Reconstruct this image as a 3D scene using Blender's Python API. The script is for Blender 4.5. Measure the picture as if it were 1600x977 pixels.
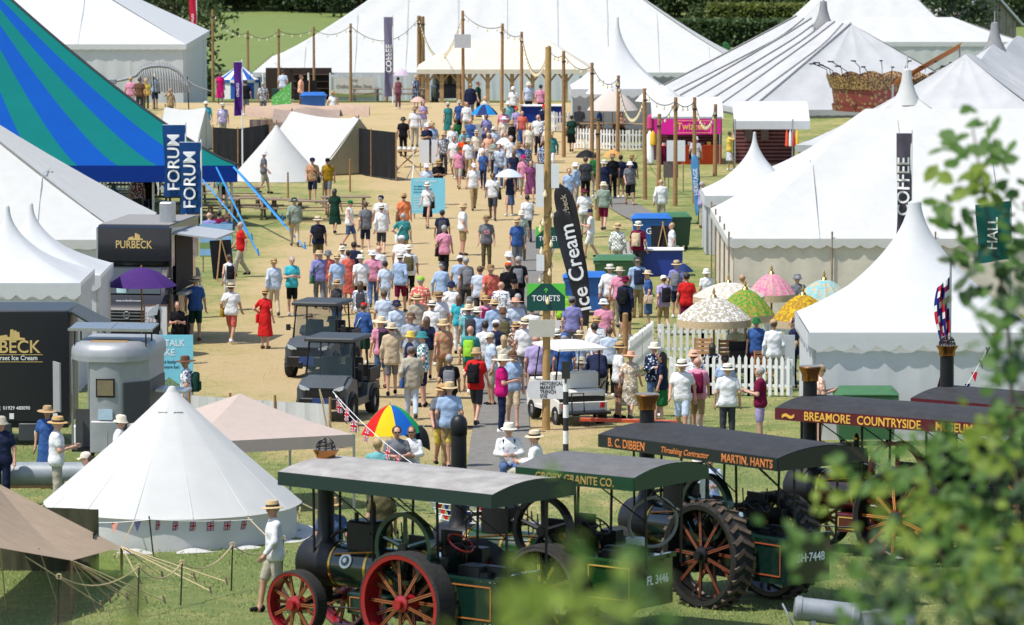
import bpy, bmesh, math, random
import numpy as np
from mathutils import Vector, Matrix
random.seed(7); rng = np.random.default_rng(7)
S = bpy.context.scene
for o in list(bpy.data.objects): bpy.data.objects.remove(o)
R = math.radians
# ---------------------------------------------------------------- camera, sky, sun, exposure
FPX = 7500.0; K = 1.5; CH = 12.8; TH = math.atan(713.5/FPX)
cd = bpy.data.cameras.new('camera'); cam = bpy.data.objects.new('camera', cd); S.collection.objects.link(cam); S.camera = cam
cd.sensor_width = 36; cd.lens = FPX/1600*36; cd.clip_end = 3000; cd.clip_start = .1
cam.location = (0, 0, CH); cam.rotation_euler = (math.pi/2-TH, 0, 0)
cd.dof.use_dof = True; cd.dof.focus_distance = 112; cd.dof.aperture_fstop = 3.9
SUN_EL, SUN_AZ = R(63), R(-120)           # azimuth measured from +Y (away from the camera) towards +X
w = bpy.data.worlds.new('World'); S.world = w; w.use_nodes = True
nt = w.node_tree; bg = nt.nodes['Background']; sk = nt.nodes.new('ShaderNodeTexSky')
sk.sky_type = 'NISHITA'; sk.sun_disc = False; sk.sun_elevation = SUN_EL; sk.sun_rotation = SUN_AZ
nt.links.new(sk.outputs[0], bg.inputs[0]); bg.inputs[1].default_value = .15
sl = bpy.data.lights.new('sun', 'SUN'); so = bpy.data.objects.new('sun', sl); S.collection.objects.link(so)
sl.energy = 4.2; sl.angle = R(.5); sl.color = (1, .955, .88)
sd = Vector((math.sin(SUN_AZ)*math.cos(SUN_EL), math.cos(SUN_AZ)*math.cos(SUN_EL), math.sin(SUN_EL)))
so.rotation_euler = sd.to_track_quat('Z', 'Y').to_euler(); so.location = (0, 0, 60)
S.view_settings.view_transform = 'Standard'; S.view_settings.look = 'None'; S.view_settings.exposure = .36; S.view_settings.gamma = 1
S.render.engine = 'CYCLES'
# ---------------------------------------------------------------- photo pixels to rays, terrain
UP = Vector((0, math.sin(TH), math.cos(TH))); FW = Vector((0, math.cos(TH), -math.sin(TH)))
ZY = np.array([-60, 0, 10, 30, 55, 70, 78, 87, 100, 117, 141, 172, 202, 237, 250, 277, 307, 360, 495, 675, 1050])
ZV = np.array([11.6, 10.9, 8.8, 4.8, 1.5, .75, .6, .4, -.1, -.6, -1, -1, -.8, -.05, 0, -1.6, -2.3, -2.8, -3, 3, 14])
def zg(y): return float(np.interp(y, ZY, ZV))
def ray(px, py): return FW+Vector(((px-800)/FPX, 0, 0))+UP*((488.5-py)/FPX)
def at(px, py, Y):                 # Y in units of K metres
    d = ray(px, py); Y = Y*K; return Vector((0, 0, CH))+d*(Y/d.y)
def gnd(px, py, h=0.):
    d = ray(px, py); lo = None
    Y = 64.
    while Y < 600:
        if CH+d.z*Y/d.y <= zg(Y)+h: break
        Y += .1
    return Vector((d.x*Y/d.y, Y, zg(Y)))
def gx(px, Y):
    Y = Y*K; return Vector(((px-800)/FPX*Y/math.cos(TH)*.995, Y, zg(Y)))
# ---------------------------------------------------------------- materials
MATS = {}
def lin(c): return tuple(((x/255)/12.92 if x/255 <= .04045 else ((x/255+.055)/1.055)**2.4) for x in c)
def mat(name, col=(.5, .5, .5), rough=.6, metal=0., var=.12, scale=6., bump=0., bscale=40., trans=0., pat=None, col2=None, pscale=20., coat=0.):
    if name in MATS: return MATS[name]
    m = bpy.data.materials.new(name); m.use_nodes = True; MATS[name] = m
    n = m.node_tree.nodes; l = m.node_tree.links; b = n['Principled BSDF']; out = n['Material Output']
    b.inputs['Roughness'].default_value = rough; b.inputs['Metallic'].default_value = metal
    if rough >= .7: b.inputs['Specular IOR Level'].default_value = .15
    if coat: b.inputs['Coat Weight'].default_value = coat; b.inputs['Coat Roughness'].default_value = .08
    tc = n.new('ShaderNodeTexCoord'); co = tc.outputs['Object']
    base = n.new('ShaderNodeRGB'); base.outputs[0].default_value = (*col, 1); cs = base.outputs[0]
    if pat:
        c2 = n.new('ShaderNodeRGB'); c2.outputs[0].default_value = (*(col2 or tuple(x*.3 for x in col)), 1)
        if pat == 'floral': t = n.new('ShaderNodeTexVoronoi'); t.inputs['Scale'].default_value = pscale; fo = t.outputs['Distance']; e = (.28, .42)
        elif pat == 'leopard': t = n.new('ShaderNodeTexNoise'); t.inputs['Scale'].default_value = pscale*1.2; fo = t.outputs[0]; e = (.5, .54)
        elif pat == 'stripe': t = n.new('ShaderNodeTexWave'); t.inputs['Scale'].default_value = pscale*.6; fo = t.outputs[1]; e = (.45, .55)
        elif pat == 'hstripe': t = n.new('ShaderNodeTexWave'); t.bands_direction = 'Z'; t.inputs['Scale'].default_value = pscale*.6; fo = t.outputs[1]; e = (.45, .55)
        else: t = n.new('ShaderNodeTexChecker'); t.inputs['Scale'].default_value = pscale; fo = t.outputs[1]; e = (.4, .6)
        l.new(co, t.inputs['Vector'])
        rp = n.new('ShaderNodeMapRange'); rp.inputs[1].default_value = e[0]; rp.inputs[2].default_value = e[1]; l.new(fo, rp.inputs[0])
        mx = n.new('ShaderNodeMix'); mx.data_type = 'RGBA'; l.new(rp.outputs[0], mx.inputs[0]); l.new(c2.outputs[0], mx.inputs[6]); l.new(cs, mx.inputs[7]); cs = mx.outputs[2]
    if var:
        nz = n.new('ShaderNodeTexNoise'); nz.inputs['Scale'].default_value = scale; nz.inputs['Detail'].default_value = 5; nz.inputs['Roughness'].default_value = .65; l.new(co, nz.inputs['Vector'])
        mr = n.new('ShaderNodeMapRange'); mr.inputs[1].default_value = .3; mr.inputs[2].default_value = .7; mr.inputs[3].default_value = 1-var; mr.inputs[4].default_value = 1+var*.5; l.new(nz.outputs[0], mr.inputs[0])
        mu = n.new('ShaderNodeVectorMath'); mu.operation = 'SCALE'; l.new(cs, mu.inputs[0]); l.new(mr.outputs[0], mu.inputs['Scale']); cs = mu.outputs[0]
    l.new(cs, b.inputs['Base Color'])
    if bump:
        nb = n.new('ShaderNodeTexNoise'); nb.inputs['Scale'].default_value = bscale; nb.inputs['Detail'].default_value = 4; l.new(co, nb.inputs['Vector'])
        bp = n.new('ShaderNodeBump'); bp.inputs['Strength'].default_value = bump; bp.inputs['Distance'].default_value = .05; l.new(nb.outputs[0], bp.inputs['Height']); l.new(bp.outputs[0], b.inputs['Normal'])
    if trans:
        tr = n.new('ShaderNodeBsdfTranslucent'); l.new(cs, tr.inputs[0]); ms = n.new('ShaderNodeMixShader'); ms.inputs[0].default_value = trans
        l.new(b.outputs[0], ms.inputs[1]); l.new(tr.outputs[0], ms.inputs[2]); l.new(ms.outputs[0], out.inputs[0])
    return m
def see_through(m, k):
    n = m.node_tree.nodes; l = m.node_tree.links; t = n.new('ShaderNodeBsdfTransparent'); x = n.new('ShaderNodeMixShader'); x.inputs[0].default_value = k; l.new(n['Principled BSDF'].outputs[0], x.inputs[1]); l.new(t.outputs[0], x.inputs[2]); l.new(x.outputs[0], n['Material Output'].inputs[0]); return m
CAN = mat('white_canvas', (.66, .66, .64), .75, var=.05, scale=2.5, bump=.15, bscale=1.6, trans=.28)
CAN2 = mat('white_pvc', (.66, .67, .675), .7, var=.05, scale=2.5, bump=.1, bscale=1.6, trans=.25)
CREAM = mat('cream_canvas', (.66, .6, .5), .8, var=.1, scale=2, bump=.3, bscale=2.5, trans=.12)
BEIGE = mat('beige_fabric', (.62, .53, .47), .8, var=.07, scale=2, trans=.2)
TAN = mat('tan_canvas', (.36, .27, .19), .85, var=.12, scale=3, bump=.3, bscale=5, trans=.1)
BROWNC = mat('brown_canvas', (.3, .23, .19), .85, var=.12, scale=3, bump=.2, bscale=4, trans=.05)
BLACKC = mat('black_sheet', (.018, .018, .02), .75, var=.2, scale=3, bump=.3, bscale=4)
WOOD = mat('pole_timber', (.33, .19, .09), .8, var=.3, scale=9)
OAK = mat('oak_timber', (.4, .25, .12), .8, var=.25, scale=7)
GREYW = mat('weathered_wood', (.27, .2, .14), .9, var=.3, scale=8)
WHITEP = mat('white_paint', (.78, .78, .76), .6, var=.08)
METAL = mat('galvanised', (.45, .46, .47), .42, .8, var=.15)
DARKM = mat('black_iron', (.012, .012, .013), .45, .3, var=.3)
BLACKP = mat('black_gloss', (.008, .008, .01), .18, var=.1, coat=.6)
RUBBER = mat('rubber', (.035, .034, .034), .85, var=.3, scale=12, bump=.3)
GLASS = mat('dark_glass', (.03, .045, .05), .06, var=.05, coat=.4)
BRASS = mat('brass', (.65, .4, .1), .25, 1., var=.1)
COPPER = mat('copper', (.45, .2, .07), .25, 1., var=.15)
ROPE = mat('rope', (.5, .4, .24), .9, var=.2)
ROPEW = mat('white_rope', (.7, .7, .68), .8, var=.1)
BLUESTRAP = mat('blue_strap', (.02, .22, .55), .6, var=.15)
BULB = mat('bulb_glass', (.85, .7, .42), .2, var=0)
SIGNW = mat('sign_white', (.72, .73, .74), .5, var=.05)
BLUEB = mat('bin_blue', (.015, .12, .42), .45, var=.12)
GREENB = mat('bin_green', (.045, .14, .055), .45, var=.12)
GREYBOX = mat('grey_box', (.5, .48, .41), .6, var=.08)
def cmat(key, rgb, **k): return mat(key, lin(rgb), **k)
# ---------------------------------------------------------------- mesh builder and object helpers
COL = S.collection
def tag(o, label=None, cat=None, group=None, kind=None):
    if label: o['label'] = label
    if cat: o['category'] = cat
    if group: o['group'] = group
    if kind: o['kind'] = kind
    return o
def thing(name, label, cat, loc=(0, 0, 0), rz=0., group=None, scale=1.):
    o = bpy.data.objects.new(name, None); COL.objects.link(o); o.location = loc; o.rotation_euler = (0, 0, rz); o.scale = (scale,)*3; o.empty_display_size = .1
    return tag(o, label, cat, group)
def link(name, me, parent=None, loc=None, rz=None):
    o = bpy.data.objects.new(name, me); COL.objects.link(o)
    if parent: o.parent = parent
    if loc is not None: o.location = loc
    if rz is not None: o.rotation_euler = (0, 0, rz)
    return o
def copy_tree(o, parent=None):
    c = o.copy(); COL.objects.link(c); c.parent = parent
    for ch in o.children: copy_tree(ch, c)
    return c
def basis(d):
    d = Vector(d).normalized(); a = Vector((0, 0, 1)) if abs(d.z) < .95 else Vector((1, 0, 0))
    u = d.cross(a).normalized(); return u, d.cross(u).normalized(), d
class MB:
    def __init__(s): s.v = []; s.f = []; s.mi = []; s.m = 0
    def add(s, v, f):
        b = len(s.v); s.v += [tuple(p) for p in v]; s.f += [tuple(i+b for i in q) for q in f]; s.mi += [s.m]*len(f); return s
    def box(s, x0, x1, y0, y1, z0, z1, M=None):
        v = [Vector((x, y, z)) for z in (z0, z1) for x, y in ((x0, y0), (x1, y0), (x1, y1), (x0, y1))]
        if M: v = [M@p for p in v]
        return s.add(v, [(3, 2, 1, 0), (4, 5, 6, 7), (0, 1, 5, 4), (1, 2, 6, 5), (2, 3, 7, 6), (3, 0, 4, 7)])
    def bbox(s, x0, x1, y0, y1, z0, z1, r, M=None):
        v = []; n = 3
        for i, (sx, sy) in enumerate(((-1, -1), (1, -1), (1, 1), (-1, 1))):
            for k in range(n):
                a = (i*90+180+k*90/(n-1))*math.pi/180
                cx = x0+r if sx < 0 else x1-r; cy = y0+r if sy < 0 else y1-r
                v.append((cx+r*math.cos(a), cy+r*math.sin(a)))
        N = len(v); vs = [Vector((x, y, z0)) for x, y in v]+[Vector((x, y, z1-r*.6)) for x, y in v]
        mx, my = (x0+x1)/2, (y0+y1)/2; kx = 1-1.2*r/max(x1-x0, .01); ky = 1-1.2*r/max(y1-y0, .01)
        vs += [Vector((mx+(x-mx)*kx, my+(y-my)*ky, z1)) for x, y in v]
        if M: vs = [M@p for p in vs]
        f = [tuple(range(N))[::-1], tuple(range(2*N, 3*N))]
        for j in range(2): f += [(j*N+i, j*N+(i+1) % N, (j+1)*N+(i+1) % N, (j+1)*N+i) for i in range(N)]
        return s.add(vs, f)
    def tube(s, a, b, r0, r1=None, n=8):
        a, b = Vector(a), Vector(b); r1 = r0 if r1 is None else r1; u, w_, d = basis(b-a)
        v = [p+(u*math.cos(t)+w_*math.sin(t))*r for p, r in ((a, r0), (b, r1)) for t in [2*math.pi*i/n for i in range(n)]]
        return s.add(v, [(i, (i+1) % n, n+(i+1) % n, n+i) for i in range(n)]+[tuple(range(n))[::-1], tuple(range(n, 2*n))])
    def path(s, pts, r, n=6):
        pts = [Vector(p) for p in pts]; v = []; rs = r if isinstance(r, (list, tuple)) else [r]*len(pts)
        for i, p in enumerate(pts):
            u, w_, d = basis(pts[min(i+1, len(pts)-1)]-pts[max(i-1, 0)])
            v += [p+(u*math.cos(2*math.pi*k/n)+w_*math.sin(2*math.pi*k/n))*rs[i] for k in range(n)]
        f = [(j*n+i, j*n+(i+1) % n, (j+1)*n+(i+1) % n, (j+1)*n+i) for j in range(len(pts)-1) for i in range(n)]
        return s.add(v, f+[tuple(range(n))[::-1], tuple(range((len(pts)-1)*n, len(pts)*n))])
    def lathe(s, prof, n=24, M=None, closed=False):
        v = [Vector((r*math.cos(2*math.pi*i/n), r*math.sin(2*math.pi*i/n), z)) for r, z in prof for i in range(n)]
        if M: v = [M@p for p in v]
        k = len(prof); f = [(j % k*n+i, j % k*n+(i+1) % n, (j+1) % k*n+(i+1) % n, (j+1) % k*n+i) for j in range(k if closed else k-1) for i in range(n)]
        if not closed:
            if prof[0][0] > .001: f.append(tuple(range(n))[::-1])
            if prof[-1][0] > .001: f.append(tuple(range((k-1)*n, k*n)))
        return s.add(v, f)
    def prism(s, poly, z0, z1, M=None):
        n = len(poly); v = [Vector((x, y, z)) for z in (z0, z1) for x, y in poly]
        if M: v = [M@p for p in v]
        return s.add(v, [tuple(range(n))[::-1], tuple(range(n, 2*n))]+[(i, (i+1) % n, n+(i+1) % n, n+i) for i in range(n)])
    def grid(s, fn, nu, nv, wrap=False):
        v = [fn(i/nu, j/nv) for j in range(nv+1) for i in range(nu+1)]
        return s.add(v, [(j*(nu+1)+i, j*(nu+1)+i+1, (j+1)*(nu+1)+i+1, (j+1)*(nu+1)+i) for j in range(nv) for i in range(nu)])
    def torus(s, Rr, r, M=None, n=28, k=6): return s.lathe([(Rr+r*math.cos(2*math.pi*i/k), r*math.sin(2*math.pi*i/k)) for i in range(k)], n, M, True)
    def build(s, name, m, parent=None, loc=None, rz=None, smooth=35):
        me = bpy.data.meshes.new(name); me.from_pydata(s.v, [], s.f)
        ms = m if isinstance(m, (list, tuple)) else [m]
        for q in ms: me.materials.append(q)
        if len(ms) > 1: me.polygons.foreach_set('material_index', s.mi)
        me.validate(); me.update()
        if smooth:
            me.polygons.foreach_set('use_smooth', [True]*len(me.polygons))
            me.set_sharp_from_angle(angle=R(smooth))
        return link(name, me, parent, loc, rz)
def RM(axis, a, t=(0, 0, 0)): return Matrix.Translation(t)@Matrix.Rotation(a, 4, axis)
TXT = {}
def text(s, size, name, m, parent, M, squash=1., ext=.004, align='CENTER', fill=None, shear=0.):
    c = bpy.data.curves.new(name, 'FONT'); c.body = s; c.size = size; c.extrude = ext; c.align_x = align; c.align_y = 'CENTER'; c.resolution_u = 3; c.offset = .012*size; c.shear = shear
    o = bpy.data.objects.new(name, c); COL.objects.link(o)
    me = bpy.data.meshes.new_from_object(o.evaluated_get(bpy.context.evaluated_depsgraph_get())); bpy.data.objects.remove(o); bpy.data.curves.remove(c)
    me.materials.clear(); me.materials.append(m); me.transform(M@Matrix.Diagonal((squash, 1, 1, 1))); me.name = name
    return link(name, me, parent)
FACE = RM('X', math.pi/2)         # text plane standing up, read from -Y
def catenary(a, b, sag, n=10):
    a, b = Vector(a), Vector(b); return [a.lerp(b, i/n)-Vector((0, 0, sag*4*(i/n)*(1-i/n))) for i in range(n+1)]
# ================================================================ ground, paths
def ground_mat():
    m = bpy.data.materials.new('grass_ground'); m.use_nodes = True; n = m.node_tree.nodes; l = m.node_tree.links; b = n['Principled BSDF']; b.inputs['Roughness'].default_value = .95
    tc = n.new('ShaderNodeTexCoord'); at_ = n.new('ShaderNodeAttribute'); at_.attribute_name = 'dry'
    def noise(sc, det=6, rough=.7):
        q = n.new('ShaderNodeTexNoise'); q.inputs['Scale'].default_value = sc; q.inputs['Detail'].default_value = det; q.inputs['Roughness'].default_value = rough; l.new(tc.outputs['Object'], q.inputs['Vector']); return q.outputs[0]
    def mth(op, a, b_):
        q = n.new('ShaderNodeMath'); q.operation = op
        for i, x in enumerate((a, b_)):
            if isinstance(x, (int, float)): q.inputs[i].default_value = x
            else: l.new(x, q.inputs[i])
        return q.outputs[0]
    n1 = noise(.35); n2 = noise(3.); n3 = noise(24., 8, .8)
    f = mth('ADD', at_.outputs['Fac'], mth('MULTIPLY', mth('SUBTRACT', n1, .5), 1.7)); f = mth('ADD', f, mth('MULTIPLY', mth('SUBTRACT', n2, .5), 1.2)); f = mth('ADD', f, mth('MULTIPLY', mth('SUBTRACT', n3, .5), .7))
    cr = n.new('ShaderNodeValToRGB'); l.new(f, cr.inputs[0]); e = cr.color_ramp.elements
    e[0].position = .12; e[0].color = (.15, .2, .045, 1); e[1].position = .95; e[1].color = (.5, .368, .185, 1)
    for p, c in ((.38, (.25, .26, .075, 1)), (.62, (.41, .33, .13, 1))): q = e.new(p); q.color = c
    mr = n.new('ShaderNodeMapRange'); mr.inputs[1].default_value = .25; mr.inputs[2].default_value = .75; mr.inputs[3].default_value = .72; mr.inputs[4].default_value = 1.22; l.new(n3, mr.inputs[0])
    mu = n.new('ShaderNodeVectorMath'); mu.operation = 'SCALE'; l.new(cr.outputs[0], mu.inputs[0]); l.new(mr.outputs[0], mu.inputs['Scale']); l.new(mu.outputs[0], b.inputs['Base Color'])
    bp = n.new('ShaderNodeBump'); bp.inputs['Strength'].default_value = .9; bp.inputs['Distance'].default_value = .06; l.new(n3, bp.inputs['Height']); l.new(bp.outputs[0], b.inputs['Normal'])
    return m
DY = [45, 56, 62, 67, 75, 88, 103, 115, 128, 145, 158, 168, 172, 190, 700]
DC = [800, 800, 850, 700, 640, 640, 640, 660, 740, 720, 600, 600, 600, 600, 600]
DW = [0, 0, 60, 170, 300, 300, 210, 170, 110, 180, 330, 330, 200, 0, 0]
DV = [.3, .34, .5, .6, .85, .95, 1., 1, 1, 1, .95, .9, .6, 0, 0]
def dryness(x, y):
    if y < 60: return .1
    px = 800+x/y*FPX; y = y/K; c = np.interp(y, DY, DC); hw = np.interp(y, DY, DW); v = np.interp(y, DY, DV)
    e = min(1, max(0, 1-(abs(px-c)-hw)/90)); return float(v*(.36+.64*e) if y < 175 else v*e)
ys = list(np.arange(-60, 60, 5))+list(np.arange(60, 300, 1))+list(np.arange(300, 1051, 10))
g = MB(); NX = 110
for y in ys:
    hw = 40+max(y, 0)*.4
    for i in range(NX+1): g.v.append(((i/NX*2-1)*hw, y, zg(y)+.03*math.sin(i*1.7+y*.6)*(.3 if 90 < y < 262 else 1)))
g.f = [(j*(NX+1)+i, j*(NX+1)+i+1, (j+1)*(NX+1)+i+1, (j+1)*(NX+1)+i) for j in range(len(ys)-1) for i in range(NX)]; g.mi = [0]*len(g.f)
go = g.build('ground', ground_mat(), smooth=180); tag(go, kind='structure')
a_ = go.data.attributes.new('dry', 'FLOAT', 'POINT'); a_.data.foreach_set('value', [dryness(x, y) for x, y, z in g.v])
def strip(name, pts, m, dz=.035, n=40):        # pts: (left px, right px, y px) edge pairs lying on the ground
    L = [gnd(a, y) for a, b, y in pts]; Rr = [gnd(b, y) for a, b, y in pts]; b_ = MB()
    def fn(u, t):
        k = t*(len(pts)-1); i = min(int(k), len(pts)-2); f = k-i
        p = L[i].lerp(L[i+1], f).lerp(Rr[i].lerp(Rr[i+1], f), u); return (p.x, p.y, zg(p.y)+dz)
    b_.grid(fn, 6, n); return tag(b_.build(name, m), kind='structure')
TARMAC = mat('trackway', (.19, .18, .16), .85, var=.25, scale=5, bump=.5, bscale=25)
strip('path', [(728, 832, 745), (735, 830, 690), (745, 825, 640), (752, 822, 590), (770, 835, 520), (775, 850, 450), (798, 862, 400), (815, 875, 360)], TARMAC)
strip('path', [(1000, 1075, 352), (972, 1030, 338), (945, 1000, 322), (925, 968, 308)], TARMAC)
strip('path', [(835, 868, 285), (818, 845, 262), (752, 790, 222), (738, 770, 195)], TARMAC)
for yy in (622, 667, 741):
    b_ = MB(); p0, p1 = gnd(560, yy), gnd(745, yy+2); b_.path([p0.lerp(p1, i/12)+Vector((0, 0, .03+zg(p0.lerp(p1, i/12).y)-p0.lerp(p1, i/12).z)) for i in range(13)], .025)
    tag(b_.build('cable', DARKM), {622: 'black cable on dry grass just behind the dark buggy', 667: 'black cable across the grass behind the rainbow umbrella', 741: 'black cable on the grass by the roller chimney'}[yy], 'cable')
# dark edging board along the terrace in front of the coffee marquee
b_ = MB(); n_ = 44
for i in range(n_):
    p0, p1 = gnd(300+i*11.6, 160.5), gnd(300+(i+1)*11.6, 160.5); b_.box(p0.x, p1.x+.01, p0.y-.03, p0.y+.03, p0.z-.1, p0.z+.07)
tag(b_.build('terrace_edging', mat('edging_board', (.12, .09, .06), .9)), 'low dark board edging the terrace before the coffee marquee', 'edging')
# ================================================================ tent builders
def wallgrid(b_, p0, p1, z0, z1, fold=.03, waves=9, nu=40):
    p0, p1 = Vector(p0), Vector(p1); d = (p1-p0); nr = Vector((d.y, -d.x, 0)).normalized(); ph = random.random()*6
    def fn(u, t):
        p = p0.lerp(p1, u); q = nr*fold*(math.sin(u*waves*6.28+ph)*.6+math.sin(u*waves*2.7*6.28+ph*2+t*2)*.4)*(1-.55*t); za = z0(p) if callable(z0) else z0
        return (p.x+q.x, p.y+q.y, za+(z1-za)*t)
    b_.grid(fn, nu, 4)
def scallop(b_, p0, p1, z, h=.28, n=10, depth=.08, nu=8):
    p0, p1 = Vector(p0), Vector(p1)
    def fn(u, t):
        p = p0.lerp(p1, u); return (p.x, p.y, z-(h-depth*(1-abs(math.sin(u*n*math.pi))))*t)
    b_.grid(fn, n*nu, 1)
def pagoda(label, c, half, ze, zp, yaw=0., zgd=None, m=None, p=2.1, walls=(1, 1, 1, 1), tip=.05, scal=True, cat='tent', wm=None, group=None):
    m = m or CAN2; c = (c[0], K*(c[1]-half)+half); zgd = zg(c[1]) if zgd is None else zgd; t = thing('pagoda_tent', label, cat, (c[0], c[1], zgd), yaw, group); ze -= zgd; zp -= zgd
    N = 40; b_ = MB()
    def sq(a): k = max(abs(math.cos(a)), abs(math.sin(a))); return math.cos(a)/k, math.sin(a)/k
    rows = 18
    def fn(u, h):
        a = u*2*math.pi+math.pi/4; x, y = sq(a); cx, cy = math.cos(a), math.sin(a); k = min(1, h*1.5)
        r = half*((1-h)**p*(1-tip/half)+tip/half); inn = 1-.03*(1-abs(max(abs(x), abs(y))-min(abs(x), abs(y))-.0))*(1-h)
        return ((x*(1-k)+cx*k*1.08)*r, (y*(1-k)+cy*k*1.08)*r, ze+(zp-ze)*h)
    b_.grid(fn, N, rows); b_.tube((0, 0, zp-.02), (0, 0, zp+.03), tip*1.05, tip*.6); b_.build('roof', m, t, smooth=40)
    cs = [(-half, -half), (half, -half), (half, half), (-half, half)]
    for i in range(4):
        p0, p1 = cs[i], cs[(i+1) % 4]; b_ = MB(); (scallop(b_, (p0[0]*1.015, p0[1]*1.015, 0), (p1[0]*1.015, p1[1]*1.015, 0), ze+.01, .42, 10, .13) if scal else b_.grid(lambda u, q: (p0[0]+(p1[0]-p0[0])*u, p0[1]+(p1[1]-p0[1])*u, ze-.3*q), 4, 1)); b_.build('valance', m, t)
        if walls[i]:
            k = .97; b_ = MB(); wallgrid(b_, (p0[0]*k, p0[1]*k, 0), (p1[0]*k, p1[1]*k, 0), 0, ze-.05, .025, 5); b_.build('wall', wm or m, t)
        b_ = MB(); b_.tube((p0[0]*.96, p0[1]*.96, 0), (p0[0]*.96, p0[1]*.96, ze), .035); b_.build('leg', METAL, t)
    return t
def marquee(label, c, L, W, ze, zr, hip, yaw=0., zgd=None, m=None, wm=None, peaks=(), sag=.35, pw=1.18, ribs=0, rib=.75, ribline=True, name='marquee', walls=(1, 1, 1, 1), seams=0, poles=True, guys=0, seamm=None, scal=.0, raw=False):
    m = m or CAN; c = c if raw else (c[0], K*(c[1]-W/2)+W/2); zgd = zg(c[1]) if zgd is None else zgd; t = thing(name, label, 'tent', (c[0], c[1], zgd), yaw); ze -= zgd; zr -= zgd
    def rid(u):                       # ridge height along the length
        z = zr
        if peaks and sag:
            k = min(abs(u-p) for p in peaks); sp = (peaks[1]-peaks[0]) if len(peaks) > 1 else L*.5; z -= sag*min(1, 2*k/sp)**1.4
        return z
    rl = L/2-hip
    def pt(side, u, s):               # side 0 front, 1 right end, 2 back, 3 left end; u along the eave, s from eave to ridge
        sg = -1 if side in (0, 3) else 1
        if side in (0, 2):
            x = (u*2-1)*(L/2*(1-s)+rl*s); y = sg*W/2*(1-s); xr = (u*2-1)*rl; z = ze+(rid(xr)-ze)*s**pw
            if ribs: z -= rib*(.35+.65*s)*(1-abs(math.cos(math.pi*((u*2-1)*rl-(peaks[0] if peaks else 0))/((peaks[1]-peaks[0]) if len(peaks) > 1 else 4)*ribs))**.8)*math.sin(min(1, (1-s)*4)*1.57)
            return (x, y, z-.10*math.sin(s*3.14)*abs(math.sin(u*L/3*3.14)))
        x = sg*(L/2*(1-s)+rl*s); y = (u*2-1)*W/2*(1-s)*(sg); return (x, y, ze+(rid(sg*rl)-ze)*s**pw-.08*math.sin(s*3.14)*abs(math.sin(u*W/3*3.14)))
    def zz(u, v):
        s = max(0, min(1-abs(v)/(W/2), (L/2-abs(u))/hip, 1)); return ze+(rid(max(-rl, min(rl, u)))-ze)*s**pw
    for sd in range(4): b_ = MB(); n_u = int(max(16, (L if sd in (0, 2) else W)*(3 if ribs else 1.6))); b_.grid(lambda u, s: pt(sd, u, s), n_u, 14); b_.build('roof_panel', m, t, smooth=25)
    cs = [(-L/2, -W/2), (L/2, -W/2), (L/2, W/2), (-L/2, W/2)]
    def g0(p): q = Matrix.Rotation(yaw, 3, 'Z')@Vector((p.x, p.y, 0)); return zg(c[1]+q.y)-zgd-.05
    for i in range(4):
        p0, p1 = cs[i], cs[(i+1) % 4]; ln = math.dist(p0, p1); b_ = MB(); scallop(b_, (*p0, 0), (*p1, 0), ze+.01, .3, max(4, int(ln/.5)), .1 if scal else .03, 4); b_.build('valance', m, t)
        if not walls[i]: continue
        k = int(max(1, round(ln/3)))
        for j in range(k):
            q0 = Vector((*p0, 0)).lerp(Vector((*p1, 0)), j/k)*.985; q1 = Vector((*p0, 0)).lerp(Vector((*p1, 0)), (j+1)/k)*.985
            b_ = MB(); wallgrid(b_, q0, q1, g0, ze-.03, .04, 3, 18); b_.build('wall_panel', wm or m, t)
            if poles and i in (0, 3): b_ = MB(); b_.tube((q0.x*1.012, q0.y*1.012, g0(q0)), (q0.x*1.012, q0.y*1.012, ze+.22), .03, n=6); b_.build('side_pole', GREYW, t)
    for p in peaks: b_ = MB(); b_.lathe([(.6, zz(p, 0)-.4), (.34, zz(p, 0)+.1), (.22, zz(p, 0)+.5), (.17, zz(p, 0)+.95), (.04, zz(p, 0)+1.0), (.03, zz(p, 0)+1.5), (0, zz(p, 0)+1.5)], 10); b_.build('peak_cap', m, t)
    if ribs and ribline:
        n_r = int(2*rl/(peaks[1]-peaks[0])*2+1)
        for j in range(n_r+1):
            u = j/n_r; b_ = MB(); b_.path([Vector(pt(2, 1-u if False else u, k/14))+Vector((0, 0, .05)) for k in range(15)], .05 if j % 2 else .035, 4); b_.build('roof_rib', mat('rib_grey', (.2, .2, .2), .8), t)
    for j in range(seams):
        u = (j+1)/(seams+1)*L-L/2; b_ = MB(); b_.path([(u, -W/2*(1-k/12), zz(u, -W/2*(1-k/12))+.012) for k in range(12)], .016, 4); b_.build('roof_seam', seamm or mat('seam', (.5, .5, .5), .8), t)
    for j in range(guys):
        u = (j/(max(1, guys-1)))*L-L/2; b_ = MB(); b_.tube((u, -W/2, ze), (u, -W/2-1.6, g0(Vector((u, -W/2-1.6, 0)))), .014, n=4); b_.build('guy_rope', ROPE, t)
    return t
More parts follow.
